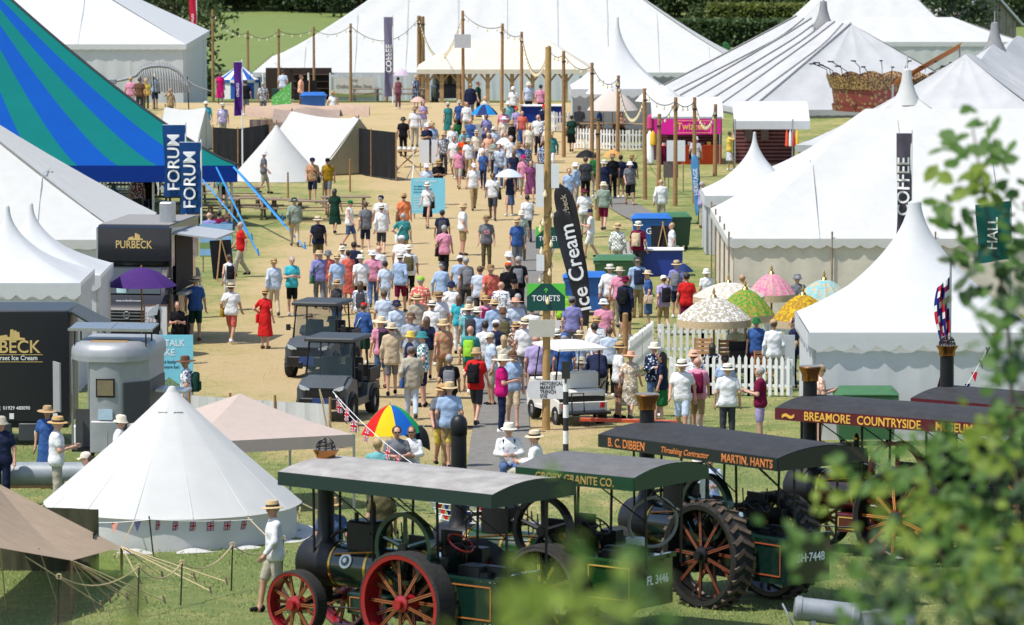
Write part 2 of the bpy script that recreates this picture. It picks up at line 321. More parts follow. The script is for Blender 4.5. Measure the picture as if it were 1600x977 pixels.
# ---------------------------------------------------------------- tents, back to front
def bigtop():
    t = thing('big_top', 'blue and green striped big top tent beside the forum flags', 'tent', (-22.5, 190.5, zg(190.5))); z0 = zg(190.5)
    V = [Vector((-10.2, 178)), Vector((-31, 178)), Vector((-37, 190.5)), Vector((-31, 203)), Vector((-20, 203)), Vector((-15.2, 191.5))]; C = Vector((-22.5, 190.5)); ze = 1.35-z0; zp = 9.6-z0
    blue = mat('big_top_blue', (.0, .062, .31), .85, var=.06, scale=.8, bump=.15, bscale=1, trans=.1); green = mat('big_top_green', (.0, .135, .125), .85, var=.06, scale=.8, bump=.15, bscale=1, trans=.1); val = mat('big_top_valance', (.003, .03, .22), .85)
    per = []
    for i in range(6):
        a, b = V[i], V[(i+1) % 6]; k = (14, 6, 6, 4, 6, 6)[i]; per += [(a.lerp(b, j/k)-C) for j in range(k)]
    N = len(per)
    for i in range(N):
        a, b = per[i], per[(i+1) % N]; q = MB()
        def fn(u, s):
            e = a.lerp(b, u); s2 = .03+.97*s; return (e.x*s2, e.y*s2, ze+(zp-ze)*(1-s2)**1.24)
        q.grid(fn, 3, 22); q.build('roof_gore', blue if i % 2 else green, t, smooth=60)
        q = MB(); q.grid(lambda u, s: (a.x+(b.x-a.x)*u, a.y+(b.y-a.y)*u, ze-.62*s), 2, 1); q.build('valance', val, t)
    q = MB(); e = per[0]; q.path([(e.x*s, e.y*s, ze+(zp-ze)*(1-s)**1.24+.03) for s in np.linspace(.03, 1, 24)], .05); q.build('hip_rope', DARKM, t)
    for px, yb in ((163, 340), (238, 350), (343, 357), (353, 350), (361, 357)):
        y = 119 if px != 353 else 121; g_ = gx(px, y); q = MB(); q.tube((g_.x-C.x, g_.y-C.y, g_.z-z0), (g_.x-C.x, g_.y-C.y, ze+.02), .05, n=8); q.build('side_pole', METAL, t)
    for (a, b, yb) in ((365, 478, 390), (338, 405, 400), (365, 443, 345), (300, 395, 375), (236, 262, 300), (155, 205, 330)):
        p0 = Vector(((a-800)/FPX*178.5, 178.1, 1.3)); p1 = gnd(b, yb); q = MB(); d = Vector((C.x, C.y, z0))
        m = p0.lerp(p1, .72); q.path([p0-d, m-d], .055 if a == 365 else .035, 4); q.build('guy_strap', BLUESTRAP, t); q = MB(); q.path([m-d, p1-d], .03, 4); q.tube(p1-d+Vector((0, 0, -.1)), p1-d+Vector((-.05, 0, .25)), .025); q.build('ratchet_stake', BLUESTRAP, t)
bigtop()
def hip_tent():
    t = marquee('white hip roofed frame marquee behind the dinosaur skeleton', (-28.8, 180), 23, 20, 12.8-293*170*K/FPX, 8.2, 10, m=CAN2, pw=1., peaks=(), seams=3, zgd=zg(171)-.2, poles=False)
hip_tent()
marquee('largest white pole marquee with the coffee shop banner under its eave', (-.3, 207), 31, 24, -.35, 6.9, 11, peaks=(-4.5, 4.5), sag=.7, seams=9, walls=(0, 1, 1, 1), zgd=-2.35, scal=1, poles=True)
marquee('left white marquee with black van parked at its end', (-22.6, 100.6), 22.4, 11, 1.4, 6.3, 7.2, peaks=(), seams=7, pw=1.05, wm=CAN)
marquee('right white marquee with cream canvas walls behind the fringed parasols', (19, 102.5), 25, 12.6, 1.3, 4.9, 4.6, wm=CREAM, seams=8, pw=1.1, peaks=(), guys=0, scal=1)
marquee('white ribbed marquee with parallel roof folds behind the pink stall', (16., 247), 21, 13, .35, 4.4, 5, yaw=R(101), ribs=1, peaks=(-5.4, -1.8, 1.8, 5.4), sag=.1, rib=.55, m=mat('ribbed_canvas', (.5, .505, .51), .8, var=.12, scale=1, trans=.15), pw=1.02, zgd=-1., poles=False, raw=True)
marquee('white marquee with a tall cloth spout right of the carousel', (15.3, 125.5), 10, 9, .5, 3.6, 4.8, peaks=(0,), sag=.02, pw=1.1, poles=False)
marquee('white ridge marquee with three capped peaks in front of the barn', (22.2, 221), 36, 13, .5, 4.2, 6.4, yaw=R(78), peaks=(-11, 0, 10), sag=.5, zgd=-.8, poles=False, seams=3, raw=True, m=mat('ribbed_canvas', ()), ribs=1, rib=.4, ribline=False)
marquee('long low white marquee before the parked cars', (25, 205), 14, 9, 1.2, 2.6, 4, zgd=-2.3, pw=1, poles=False)
marquee('white double peaked marquee next to the hedge', (23.5, 215), 13, 13, .5, 7.0, 6, peaks=(-2.5, 2.5), sag=.7, zgd=-2.4, poles=False)
pagoda('white pagoda tent beside the picnic area with cream parasol', (4.95, 151), 2.2, 2.0, 5.25, walls=(0, 1, 1, 1))
pagoda('small white pagoda tent behind the right marquee', (8.5, 112.6), 1.8, 1.05, 3.15)
pagoda('white pagoda tent near the green wheelie bin and union jack flag', (9.25, 74.2), 2.55, 12.8-745*71.7*K/FPX, 12.8-535*74*K/FPX, tip=.14, p=1.75, zgd=-.35)
pagoda('white pagoda tent behind the black ice cream trailer', (-12.85, 82), 2.0, 2.12, 3.9)
pagoda('white pagoda tent at the front of the black van', (-12.9, 86.3), 2.0, 1.75, 3.5)
tagp = cmat('poster_blue', (25, 60, 130))
def bell():
    c = gnd(270, 829); c.y = 87.2; c.x = (268-800)/FPX*87.6; c.z = zg(87.2); t = thing('bell_tent', 'white canvas bell tent with union jack bunting round it', 'tent', c); Rr = 2.32; ze = .62; zp = 2.72; n = 14
    b_ = MB()
    def fn(u, h):
        a = u*2*math.pi; f = abs(math.sin(a*n/2)); r = Rr*(1-h)**1.06*(1-.012*f*(1-h))+.05; return (r*math.cos(a), r*math.sin(a), ze+(zp-ze)*h-.02*f*math.sin(h*3.14)*.5)
    b_.grid(fn, n*6, 16); b_.build('roof', CAN, t, smooth=60)
    b_ = MB(); b_.lathe([(.14, zp-.12), (.06, zp+.03), (0, zp+.05)], 12); b_.build('cap', CAN, t)
    b_ = MB()
    b_.grid(lambda u, h: ((Rr-.06+.03*math.sin(u*60)*(1-h))*math.cos(u*6.2832), (Rr-.06+.03*math.sin(u*60)*(1-h))*math.sin(u*6.2832), (ze+.02)*h), 80, 3); b_.build('wall', CAN, t)
    b_ = MB(); b_.grid(lambda u, h: ((Rr+.3*h+.05*math.sin(u*37))*math.cos(u*6.2832), (Rr+.3*h+.05*math.sin(u*37))*math.sin(u*6.2832), .05+.05*math.sin(u*90)*(1-h)), 120, 2); b_.build('sod_cloth', CAN, t)
    for k in range(n):
        a = 2*math.pi*k/n; b_ = MB(); b_.path([((Rr+.04)*math.cos(a)*(1-h)**1.06, (Rr+.04)*math.sin(a)*(1-h)**1.06, ze+(zp-ze)*h+.012) for h in np.linspace(0, .93, 8)], .012, 4); b_.build('roof_seam', CAN, t)
        if k % 2 == 0: b_ = MB(); b_.tube((Rr*math.cos(a), Rr*math.sin(a), ze), (3.5*math.cos(a), 3.5*math.sin(a), .05), .012, n=4); b_.tube((3.48*math.cos(a), 3.48*math.sin(a), -.1), (3.55*math.cos(a), 3.55*math.sin(a), .16), .02, n=5); b_.build('guy_rope', ROPE, t)
    for a in (-1.9, -1.25):
        b_ = MB(); b_.prism([(-.09, 0), (.09, 0), (.05, .07), (0, .1), (-.05, .07)], -.1, .05, Matrix.Rotation(a+1.57, 4, 'Z')@RM('X', .75, (0, -.42, 2.3))); b_.build('vent_hood', CAN, t)
bell()
def gazebo():
    c = Vector((-5.3, 93, zg(93))); t = thing('gazebo', 'beige pop up gazebo behind the white bell tent', 'gazebo', c, R(24)); h = 1.7; ze = 1.5; zp = 2.2
    sh = mat('gazebo_fabric', (.55, .45, .4), .8, var=.06, trans=.25)
    cs = [(-h, -h), (h, -h), (h, h), (-h, h)]
    for i in range(4):
        a, b = Vector(cs[i]), Vector(cs[(i+1) % 4]); b_ = MB(); b_.grid(lambda u, s: (*(a.lerp(b, u)*(1-s)), ze+(zp-ze)*s-.1*math.sin(s*3.14)*.6), 10, 8); b_.build('roof_panel', sh, t)
        b_ = MB(); b_.grid(lambda u, s: (*(a.lerp(b, u)), ze-.24*s), 6, 1); b_.build('valance', sh, t); b_ = MB(); b_.box(a.x-.02, a.x+.02, a.y-.02, a.y+.02, 0, ze); b_.build('leg', METAL, t)
gazebo()
def ridge_tent(name, label, A, B, half, ze, zr, m, ends=True, wall=0., endm=None):
    # ridge from A to B (2D), half width, low eave and ridge height above local ground
    A, B = Vector(A), Vector(B); mid = (A+B)/2; z = zg(mid.y); t = thing(name, label, 'tent', (mid.x, mid.y, z)); d = (B-A).normalized(); n = Vector((-d.y, d.x)); hl = (B-A).length/2
    def P(u, v, zz): q = d*u+n*v; return (q.x, q.y, zz)
    for sgn in (-1, 1):
        b_ = MB(); b_.grid(lambda u, s: P((u*2-1)*hl*(1+.04*s), sgn*half*s, zr+(ze-zr)*s-.09*math.sin(s*3.14)-.12*math.sin(u*3.14)*(1-s)), 14, 10); b_.build('roof_panel', m, t)
        if wall: b_ = MB(); wallgrid(b_, P(-hl, sgn*half*.97, 0), P(hl, sgn*half*.97, 0), 0, ze, .03, 5); b_.build('wall', m, t)
    for sgn in (-1, 1):
        b_ = MB(); b_.tube(P(sgn*hl*.98, 0, 0), P(sgn*hl*.98, 0, zr+.12), .03); b_.build('tent_pole', WOOD, t)
        if ends: b_ = MB(); b_.add([P(sgn*hl, -half, ze), P(sgn*hl, half, ze), P(sgn*hl, 0, zr-.02), P(sgn*hl, -half*.95, 0), P(sgn*hl, half*.95, 0)], [(0, 1, 2), (3, 4, 1, 0)]); b_.build('end_panel', endm or m, t)
    return t
p1, p2 = gnd(452, 262), gnd(562, 272)
ridge_tent('ridge_tent', 'cream ridge tent with open olive end beside the black screen', (p1.x, p1.y+2.2), (p2.x, p2.y-.3), 1.9, .12, 2.35, CAN, endm=mat('olive_canvas', (.35, .31, .2), .85))
p1 = gnd(437, 285)
t = thing('pyramid_tent', 'white pyramid tent behind the walker in white hat', 'tent', (p1.x-.2, p1.y+1.5, zg(p1.y+1.5))); b_ = MB()
b_.grid(lambda u, h: ((1-h)**1.1*1.75*(1 if 0 else math.cos(u*6.2832))*(1.15), (1-h)**1.1*1.9*math.sin(u*6.2832), 2.35*h), 24, 8); b_.build('roof', CAN, t, smooth=25); b_ = MB(); b_.tube((0, 0, 0), (0, 0, 2.5), .03); b_.build('tent_pole', WOOD, t)
p1 = gnd(290, 235)
ridge_tent('ridge_tent', 'small white canvas tent behind the blue forum flags', (p1.x-1., p1.y+1), (p1.x+.9, p1.y+.5), 1.4, .3, 1.9, CAN)
# brown canvas stall with red striped walls, black screens either side
def sheet_fence(name, label, pts, h, m, cat='screen'):
    P = [gnd(*q) for q in pts]; t = thing(name, label, cat, P[0])
    for a, b in zip(P, P[1:]):
        q = MB(); wallgrid(q, a-P[0], b-P[0], 0 if abs(a.z-b.z) < .2 else 0, h, .06, 3, 20); q.build('sheet', m, t)
    for a in P: q = MB(); q.tube(a-P[0]-Vector((0, 0, .1)), a-P[0]+Vector((0, 0, h+.1)), .03); q.build('post', WOOD, t)
sheet_fence('screen', 'black fabric screen between forum big top and pyramid tent', [(333, 262), (372, 266), (420, 255)], 1.75, BLACKC)
sheet_fence('screen', 'black fabric screen beside the cream ridge tent', [(536, 268), (580, 277), (619, 283)], 1.95, BLACKC)
p0 = gnd(478, 240); t = thing('canvas_stall', 'brown canvas market stall behind the cream ridge tent', 'stall', p0); b_ = MB()
b_.grid(lambda u, s: (-1.5+u*3, -.2+s*2.2, 1.35+.55*math.sin(min(1, s*1.2)*1.57)-.06*math.sin(u*9)), 16, 8); b_.build('roof', BROWNC, t)
b_ = MB(); wallgrid(b_, (-1.5, -.2, 0), (1.5, -.2, 0), 0, 1.4, .04, 4); b_.build('front_wall', BROWNC, t)
b_ = MB(); wallgrid(b_, (-2.6, 1.2, 0), (-1.2, 1.8, 0), 0, 1.45, .03, 4); b_.build('striped_wall', mat('red_stripe', (.6, .57, .5), .8, pat='stripe', col2=(.25, .02, .03), pscale=9), t)
b_ = MB(); b_.grid(lambda u, s: (-2.8+u*5.6, 1.6+s*1.5, 1.55+.5*math.sin(s*3.14)-.05*math.sin(u*13)), 16, 8); b_.build('rear_roof', mat('pink_brown_canvas', (.42, .3, .22), .85), t)
for x in (-1.5, 1.5): b_ = MB(); b_.tube((x, -.15, -.2), (x, -.15, 1.5), .03); b_.build('post', WOOD, t)
# blue and white striped pavilion
p0 = gnd(372, 156); p0.y += 1.8
t = thing('striped_pavilion', 'small blue and white striped pavilion beside the tall marquee', 'tent', (p0.x, p0.y, zg(p0.y)-.0)); bw = [mat('pavilion_white', (.75, .75, .74), .8, trans=.1), mat('pavilion_blue', (.03, .12, .42), .8, trans=.1)]
for i in range(16):
    a0, a1 = 2*math.pi*i/16, 2*math.pi*(i+1)/16; q = MB(); q.grid(lambda u, s: ((1.35*s+.02)*math.cos(a0+(a1-a0)*u), (1.2*s+.02)*math.sin(a0+(a1-a0)*u), 2.15-.95*s**.85), 2, 6); q.build('roof_gore', bw[i % 2], t)
    q = MB(); q.grid(lambda u, s: (1.3*math.cos(a0+(a1-a0)*u), 1.15*math.sin(a0+(a1-a0)*u), 1.2*s), 2, 2); q.build('wall_gore', bw[i % 2], t); q = MB(); q.grid(lambda u, s: (1.38*math.cos(a0+(a1-a0)*u), 1.22*math.sin(a0+(a1-a0)*u), 1.22-(.2-.06*abs(u-.5))*s), 4, 1); q.build('valance', bw[(i+1) % 2], t)
# brown awning tent with many guy ropes, bicycle under it
def awning():
    A = at(-170, 690, 50.5); B = at(-10, 752, 54.8); C = at(190, 855, 54.0); D = at(112, 876, 51.2); E = at(-150, 830, 47.8); z0 = zg(C.y); o = Vector((C.x-2, C.y, z0))
    t = thing('tan_awning_tent', 'tan canvas awning tent with fanned guy ropes on the grass', 'tent', o); b_ = MB()
    def fn(u, s):
        top = A.lerp(B, u); low = E.lerp(D, min(1, u*1.0)); q = top.lerp(low, s) ; return q-o
    # ridge A-B, sheet falls to corners C and D
    b_.grid(lambda u, s: (A.lerp(B, u)*(1-s)+E.lerp(D, u)*s)-o-Vector((0, 0, .1*math.sin(s*3.14))), 14, 10); b_.grid(lambda u, s: (B.lerp(B.lerp(C, 1), s)).lerp(B.lerp(D, s), u)-o-Vector((0, 0, .1*math.sin(s*3.14)*u)), 10, 10); b_.build('roof', TAN, t, smooth=60)
    drk = mat('olive_tent_lining', (.06, .06, .035), .9)
    b_ = MB(); f1, f2 = Vector((C.x-.45, C.y+.7, zg(C.y))), Vector((C.x-3.2, C.y+1.5, zg(C.y+1.5))); wallgrid(b_, f1-o, f2-o, -.1, 1.1, .05, 4); f3 = Vector((C.x-.45, C.y-.5, zg(C.y-.5))); wallgrid(b_, f3-o, f1-o, -.1, .85, .03, 2, 8); b_.build('side_wall', drk, t)
    for P in (C-Vector((0, 0, .02)), D): b_ = MB(); b_.tube(Vector((P.x, P.y, zg(P.y)))-o, P-o, .025); b_.build('tent_pole', WOOD, t)
    ends = [(C, 220, 915), (C, 255, 905), (C, 305, 908), (C, 355, 915), (C, 330, 930), (D, 172, 942), (D, 185, 935), (D, 200, 940), (D, 230, 945), (D, 258, 945), (D, 150, 955), (at(60, 855, 51), 92, 955), (at(0, 850, 50), 10, 960), (at(40, 870, 50.2), 160, 952)]
    for P, x, y in ends:
        q = gnd(x, y); b_ = MB(); b_.tube(P-o, q-o+Vector((0, 0, .05)), .011, n=4); b_.build('guy_rope', ROPE, t); b_ = MB(); b_.tube(q-o+Vector((.03, 0, -.1)), q-o+Vector((-.03, -.02, .14)), .022, .018, n=6); b_.build('tent_peg', GREYW, t)
awning()
# stakes with a slack rope in front of the bell tent
prev = None
for i, (x, y, h) in enumerate(((90, 985, .85), (215, 963, .8), (282, 948, .72), (361, 925, .78), (440, 905, .7))):
    q = gnd(x, y); t = thing('rope_stake', ('iron rope stake at the tan awning mouth', 'iron rope stake among the fanned guy ropes', 'iron rope stake by the bell tent wall', 'iron rope stake beside the bell tent sod cloth', 'iron rope stake near the man in grey shorts')[i], 'stake', q); b_ = MB(); b_.tube((0, 0, -.1), (.03, 0, h), .014, n=6); b_.build('rod', DARKM, t); b_ = MB(); b_.torus(.04, .012, RM('X', 1.57, (.03, 0, h)), 12); b_.build('eye', ROPE, t)
    p = q+Vector((.03, 0, h))
    if prev: b_ = MB(); b_.path(catenary(prev-q, p-q, .22), .014, 5); b_.build('rope', ROPE, t)
    prev = p
# ================================================================ steam engines and vehicles
def wheel(t, name, x, y, r, w_, rim, spk, hub, ns=9, tread=None, line=None, tyre=None, wob=0):
    tyre = tyre or RUBBER; M = RM('X', math.pi/2, (x, y, r)); b = MB()
    b.lathe([(r*.955, -w_/2), (r*.955, w_/2), (r*.86, w_/2-.01), (r*.9, w_/2-.04), (r*.9, -w_/2+.04), (r*.86, -w_/2+.01)], 40, M, True); o = b.build(name, rim, t)
    b = MB(); b.lathe([(r*.95, -w_/2-.004), (r, -w_/2+.02), (r, w_/2-.02), (r*.95, w_/2+.004)], 48, M, True); b.build('tyre', tyre, o)
    if tread:
        b = MB()
        for k in range(26):
            a = 2*math.pi*k/26
            for sg in (-1, 1): b.box(-.035, .035, -.005, w_*.55, r*.98, r*1.035, Matrix.Translation((x, y, r))@Matrix.Rotation(a+(.06 if sg > 0 else 0), 4, 'Y')@Matrix.Rotation(sg*.5 if sg > 0 else math.pi-.5, 4, 'Z'))
        b.build('tread_bar', tread, o)
    b = MB(); b.lathe([(0, -w_/2-.05), (.075, -w_/2-.05), (.08, -w_/2+.03), (.13, -w_/2+.05), (.13, w_/2-.05), (.08, w_/2-.03), (.075, w_/2+.05), (0, w_/2+.05)], 20, M); b.build('hub', hub, o)
    for k in range(ns):
        a = 2*math.pi*k/ns
        for sg in (-1, 1):
            aa = a+sg*math.pi/ns/2; b = MB(); p0 = Vector((x+.1*math.sin(aa), y+sg*(w_/2-.08), r+.1*math.cos(aa))); p1 = Vector((x+r*.88*math.sin(aa), y+sg*.05, r+r*.88*math.cos(aa)))
            u, v, d = basis(p1-p0); tg = Vector((math.cos(aa), 0, -math.sin(aa))); hw, ht = .028, .012; yv = Vector((0, 1, 0))
            b.add([p+tg*i*hw+yv*j*ht for p in (p0, p1) for i, j in ((-1, -1), (1, -1), (1, 1), (-1, 1))], [(0, 1, 2, 3), (7, 6, 5, 4), (0, 4, 5, 1), (1, 5, 6, 2), (2, 6, 7, 3), (3, 7, 4, 0)]); b.m = 1
            for e in (-.55, .55): b.add([p+tg*(e*hw+i*.005)+yv*j*(ht+.003) for p in (p0.lerp(p1, .08), p0.lerp(p1, .95)) for i, j in ((-1, -1), (1, -1), (1, 1), (-1, 1))], [(0, 1, 2, 3), (7, 6, 5, 4), (0, 4, 5, 1), (1, 5, 6, 2), (2, 6, 7, 3), (3, 7, 4, 0)])
            b.build('spoke', [spk, line or spk], o, smooth=0)
    return o
GOLD = mat('gold_leaf', (.75, .42, .06), .4, var=.1)
def engine(label, pos, yaw, body, rim, spk, line, roofm, valm, txt=None, rr=.8, plain=False, cap='copper', tread=None, plate=None, chim=2.98, tl=1., extra=None, hubm=None, cx1=2.42):
    t = thing('traction_engine', label, 'steam engine', (pos[0], pos[1], zg(pos[1])), yaw)
    pm = mat('engine_'+body[0], body[1], .22, var=.12, coat=.7); red = mat('engine_red', (.42, .015, .02), .3, coat=.4)
    for s in (1, -1):
        wheel(t, 'rear_wheel', 0, s*.78, rr, .42, rim, spk, hubm or DARKM, 9, tread, line); wheel(t, 'front_wheel', 2.4, s*.6, .53, .26, rim, spk, hubm or DARKM, 7, None, line)
    zb = 1.12; MX = RM('Y', math.pi/2, (0, 0, zb))
    b = MB(); b.lathe([(.33, .55), (.34, .57), (.34, 2.02), (.33, 2.03)], 32, MX); bo = b.build('boiler', pm, t)
    for x in (.72, 1.25, 1.98): b = MB(); b.lathe([(.343, x-.03), (.352, x-.025), (.352, x+.025), (.343, x+.03)], 32, MX, True); b.build('brass_band', BRASS, bo)
    if extra == 'crest':
        b = MB(); b.lathe([(.12, 0), (.12, .01), (.0, .012)], 24, RM('X', -math.pi/2+.35, (1.63, .332, zb+.12))); b.build('crest_plate', WHITEP, bo); b = MB(); b.lathe([(.08, .011), (.08, .018), (0, .02)], 20, RM('X', -math.pi/2+.35, (1.63, .332, zb+.12))); b.build('crest_centre', pm, bo)
        b = MB(); b.lathe([(.035, .019), (.04, .024), (0, .026)], 12, RM('X', -math.pi/2+.35, (1.63, .334, zb+.13))); b.build('crest_figure', WHITEP, bo)
    b = MB(); b.lathe([(.36, 2.0), (.37, 2.02), (.37, 2.62), (.35, 2.66), (.3, 2.68), (.0, 2.7)], 32, MX); sb = b.build('smokebox', DARKM, t)
    b = MB(); b.lathe([(.26, 2.69), (.25, 2.73), (.05, 2.76), (0, 2.78)], 24, MX); b.build('smokebox_door', DARKM, sb)
    for k in range(24): a = 2*math.pi*k/24; b = MB(); b.lathe([(.018, -.0), (.014, .012), (0, .016)], 6, RM('Y', -math.pi/2, (2.05, .345*math.cos(a), zb+.345*math.sin(a)))@Matrix.Translation((0, 0, -.01))); b.build('rivet', DARKM, sb) if k % 2 == 0 else None
    xc = 2.32; b = MB(); b.lathe([(.24, 1.38), (.17, 1.5), (.135, 1.6), (.13, 2.3), (.125, chim-.28)], 24, Matrix.Translation((xc, 0, 0))); ch = b.build('chimney', DARKM, t)
    b = MB()
    if cap == 'copper': b.lathe([(.125, chim-.28), (.15, chim-.26), (.15, chim-.16), (.2, chim-.05), (.21, chim-.02), (.2, chim), (.13, chim)], 28, Matrix.Translation((xc, 0, 0))); b.build('chimney_cap', COPPER, ch)
    elif cap == 'cage':
        b.lathe([(.125, chim-.28), (.15, chim-.26), (.15, chim-.18), (.2, chim-.1), (.2, chim-.08), (.13, chim-.08)], 28, Matrix.Translation((xc, 0, 0))); b.build('chimney_cap', COPPER, ch); b = MB()
        for k in range(8): b.path([(xc+.15*math.cos(a)*math.cos(k*.785), .15*math.cos(a)*math.sin(k*.785), chim-.08+.17*math.sin(a)) for a in np.linspace(0, 1.57, 6)], .01, 4)
        for z_, r_ in ((.03, .148), (.09, .125)): b.torus(r_, .01, Matrix.Translation((xc, 0, chim-.08+z_)), 16, 4)
        b.build('spark_arrestor', DARKM, ch)
    else: b.lathe([(.125, chim-.3), (.135, chim-.28), (.14, chim-.1), (.12, chim-.03), (.07, chim+.02), (0, chim+.04)], 24, Matrix.Translation((xc, 0, 0))); b.build('chimney_cap', DARKM, ch)
    b = MB(); b.box(-.15, .62, -.36, .36, .45, 1.42); b.build('firebox', pm, t, smooth=0)
    b = MB(); b.bbox(1.2, 1.75, -.2, .2, 1.4, 1.86, .06); b.tube((1.35, 0, 1.8), (1.35, 0, 2.05), .05); b.tube((1.6, .1, 1.8), (1.6, .1, 1.98), .035); b.tube((1.0, .08, 1.62), (1.22, .08, 1.62), .05); cy = b.build('cylinder_block', DARKM, t)
    b = MB(); b.lathe([(.05, 0), (.06, .04), (.03, .1), (0, .12)], 10, Matrix.Translation((1.35, 0, 2.05))); b.build('safety_valve', BRASS, cy)
    b = MB(); b.tube((.1, .08, 1.62), (1.0, .08, 1.62), .022); b.tube((.1, -.05, 1.6), (1.1, -.05, 1.6), .018); b.tube((.25, .16, 1.5), (1.1, .16, 1.66), .014); b.build('connecting_rod', METAL, t)
    b = MB(); b.tube((.1, -.5, 1.6), (.1, .78, 1.6), .04); b.box(-.1, .3, -.42, -.38, 1.3, 1.78); b.box(-.1, .3, .36, .4, 1.3, 1.78); b.build('crankshaft', DARKM, t)
    # flywheel on the left side
    fy, fr = .7, .56; M = RM('X', math.pi/2, (.1, fy, 1.62)); b = MB(); b.lathe([(fr, -.07), (fr, .07), (fr-.07, .07), (fr-.05, 0), (fr-.07, -.07)], 40, M, True); fw = b.build('flywheel', pm if not plain else DARKM, t)
    for k in range(5): a = 2*math.pi*k/5+.3; b = MB(); b.tube((.1, fy, 1.62), (.1+(fr-.05)*math.cos(a), fy, 1.62+(fr-.05)*math.sin(a)), .045, .03, 6); b.build('spoke', pm if not plain else DARKM, fw)
    b = MB(); b.lathe([(0, -.1), (.08, -.1), (.09, 0), (.08, .1), (0, .1)], 16, M); b.build('hub', DARKM if extra != 'redhub' else red, fw)
    # tender, steering, belly tank, motion gear
    b = MB(); b.bbox(-1.55, -.45, -.5, .5, .5, 1.25, .05); b.box(-1.58, -1.5, -.52, .52, 1.23, 1.3); td = b.build('tender', pm, t)
    for sx in (0, 1):
        b = MB(); x0, x1 = (-1.42, -.62); z0, z1 = .62, 1.14; yy = .512 if sx == 0 else -.512
        for (a0, a1, c0, c1) in ((x0, x1, z0, z0+.018), (x0, x1, z1-.018, z1), (x0, x0+.018, z0, z1), (x1-.018, x1, z0, z1)): b.box(a0, a1, yy-.006, yy+.006, c0, c1)
        b.build('lining', line, td, smooth=0)
    if plate: text(plate, .2, 'number_plate', WHITEP, td, RM('Z', -math.pi/2, (-1.59, 0, .92))@FACE, .9)
    b = MB()
    for k in range(14): b.bbox(-1.4+random.random()*.75, -1.1+random.random()*.5, -.35+random.random()*.5, -.1+random.random()*.5, 1.2, 1.3+random.random()*.1, .02)
    b.build('coal', mat('coal', (.012, .012, .012), .5), td)
    b = MB(); b.bbox(.72, 1.55, -.42, .42, .45, .78, .05); bt = b.build('belly_tank', pm, t)
    b = MB()
    for (a0, a1, c0, c1) in ((.8, 1.47, .5, .516), (.8, 1.47, .7, .716), (.8, .816, .5, .716), (1.454, 1.47, .5, .716)): b.box(a0, a1, .416, .428, c0, c1)
    b.build('lining', line, bt, smooth=0)
    M = RM('Y', -.6, (-.62, .25, 1.72)); b = MB(); b.torus(.21, .016, M, 28); sw = b.build('steering_wheel', red if extra in ('crest', 'redhub') else DARKM, t); b = MB()
    for k in range(4): a = k*math.pi/2; b.tube(M@Vector((0, 0, 0)), M@Vector((.21*math.cos(a), .21*math.sin(a), 0)), .011, n=5)
    b.tube(M@Vector((0, 0, 0)), M@Vector((0, 0, -.55)), .016); b.build('steering_column', DARKM, sw)
    b = MB(); b.bbox(-.55, .1, -.62, .62, .95, 1.05, .03); b.box(-.5, -.15, .42, .6, 1.02, 1.5); b.box(-.5, -.2, -.6, -.4, 1.02, 1.55); b.build('footplate', DARKM, t)
    b = MB(); b.lathe([(.33, -.05), (.33, .05), (.28, .05), (.28, -.05)], 32, RM('X', math.pi/2, (-.1, .52, 1.2)), True); b.lathe([(.1, -.05), (.1, .05)], 16, RM('X', math.pi/2, (-.1, .52, 1.2)))
    for k in range(6): a = k*math.pi/3; b.tube((-.1, .52, 1.2), (-.1+.29*math.cos(a), .52, 1.2+.29*math.sin(a)), .02, n=5)
    b.build('gear_wheel', DARKM, t)
    b = MB(); b.tube((2.4, -.7, .53), (2.4, .7, .53), .045); b.box(2.25, 2.55, -.08, .08, .5, .85); b.build('front_axle', DARKM, t)
    b = MB(); b.tube((0, -.95, rr), (0, .95, rr), .05); b.build('rear_axle', DARKM, t)
    b = MB(); b.path(catenary((2.35, .45, .55), (.6, .42, .62), .05), .014, 5); b.build('steering_chain', DARKM, t)
    for (x, y) in ((-.35, .3), (.5, .28), (-.3, -.3), (.9, -.1), (1.15, .24), (.75, .22)): b = MB(); b.tube((x, y, 1.4), (x+.04, y, 1.4+random.uniform(.3, .6)), .012, n=5); b.lathe([(0, -.03), (.028, 0), (0, .03)], 8, Matrix.Translation((x+.04, y, 1.7))); b.build('lever', DARKM, t)
    b = MB(); b.lathe([(.055, -.015), (.06, .02), (0, .02)], 14, RM('X', -math.pi/2, (-.2, .62, 1.55))); b.build('gauge', BRASS, t)
    for k, (p0, p1, r_) in enumerate((((.3, .3, 1.45), (1.9, .3, 1.32), .018), ((1.75, .18, 1.7), (2.1, .12, 1.55), .03), ((.2, -.3, 1.5), (1.6, -.25, 1.5), .02), ((.6, .35, 1.0), (.6, .37, .5), .025), ((-.3, .45, 1.1), (-.3, .45, .55), .02))): b = MB(); b.path([p0, ((p0[0]+p1[0])/2, (p0[1]+p1[1])/2, (p0[2]+p1[2])/2+.04), p1], r_, 7); b.build('pipe', COPPER if k % 2 == 0 else DARKM, t)
    b = MB()
    for k in range(12):
        for z_ in (.56, 1.2): b.lathe([(.014, 0), (.01, .008), (0, .01)], 5, RM('X', -math.pi/2, (-1.48+k*.09, .5, z_)))
    for k in range(9): b.lathe([(.014, 0), (.01, .008), (0, .01)], 5, RM('X', -math.pi/2, (-.1+k*.085, .36, .55)))
    tag(b.build('rivets', pm, t), kind='stuff')
    # canopy
    x0, x1, wd, zc = -1.85*tl, cx1, 1.0, 2.64; b = MB()
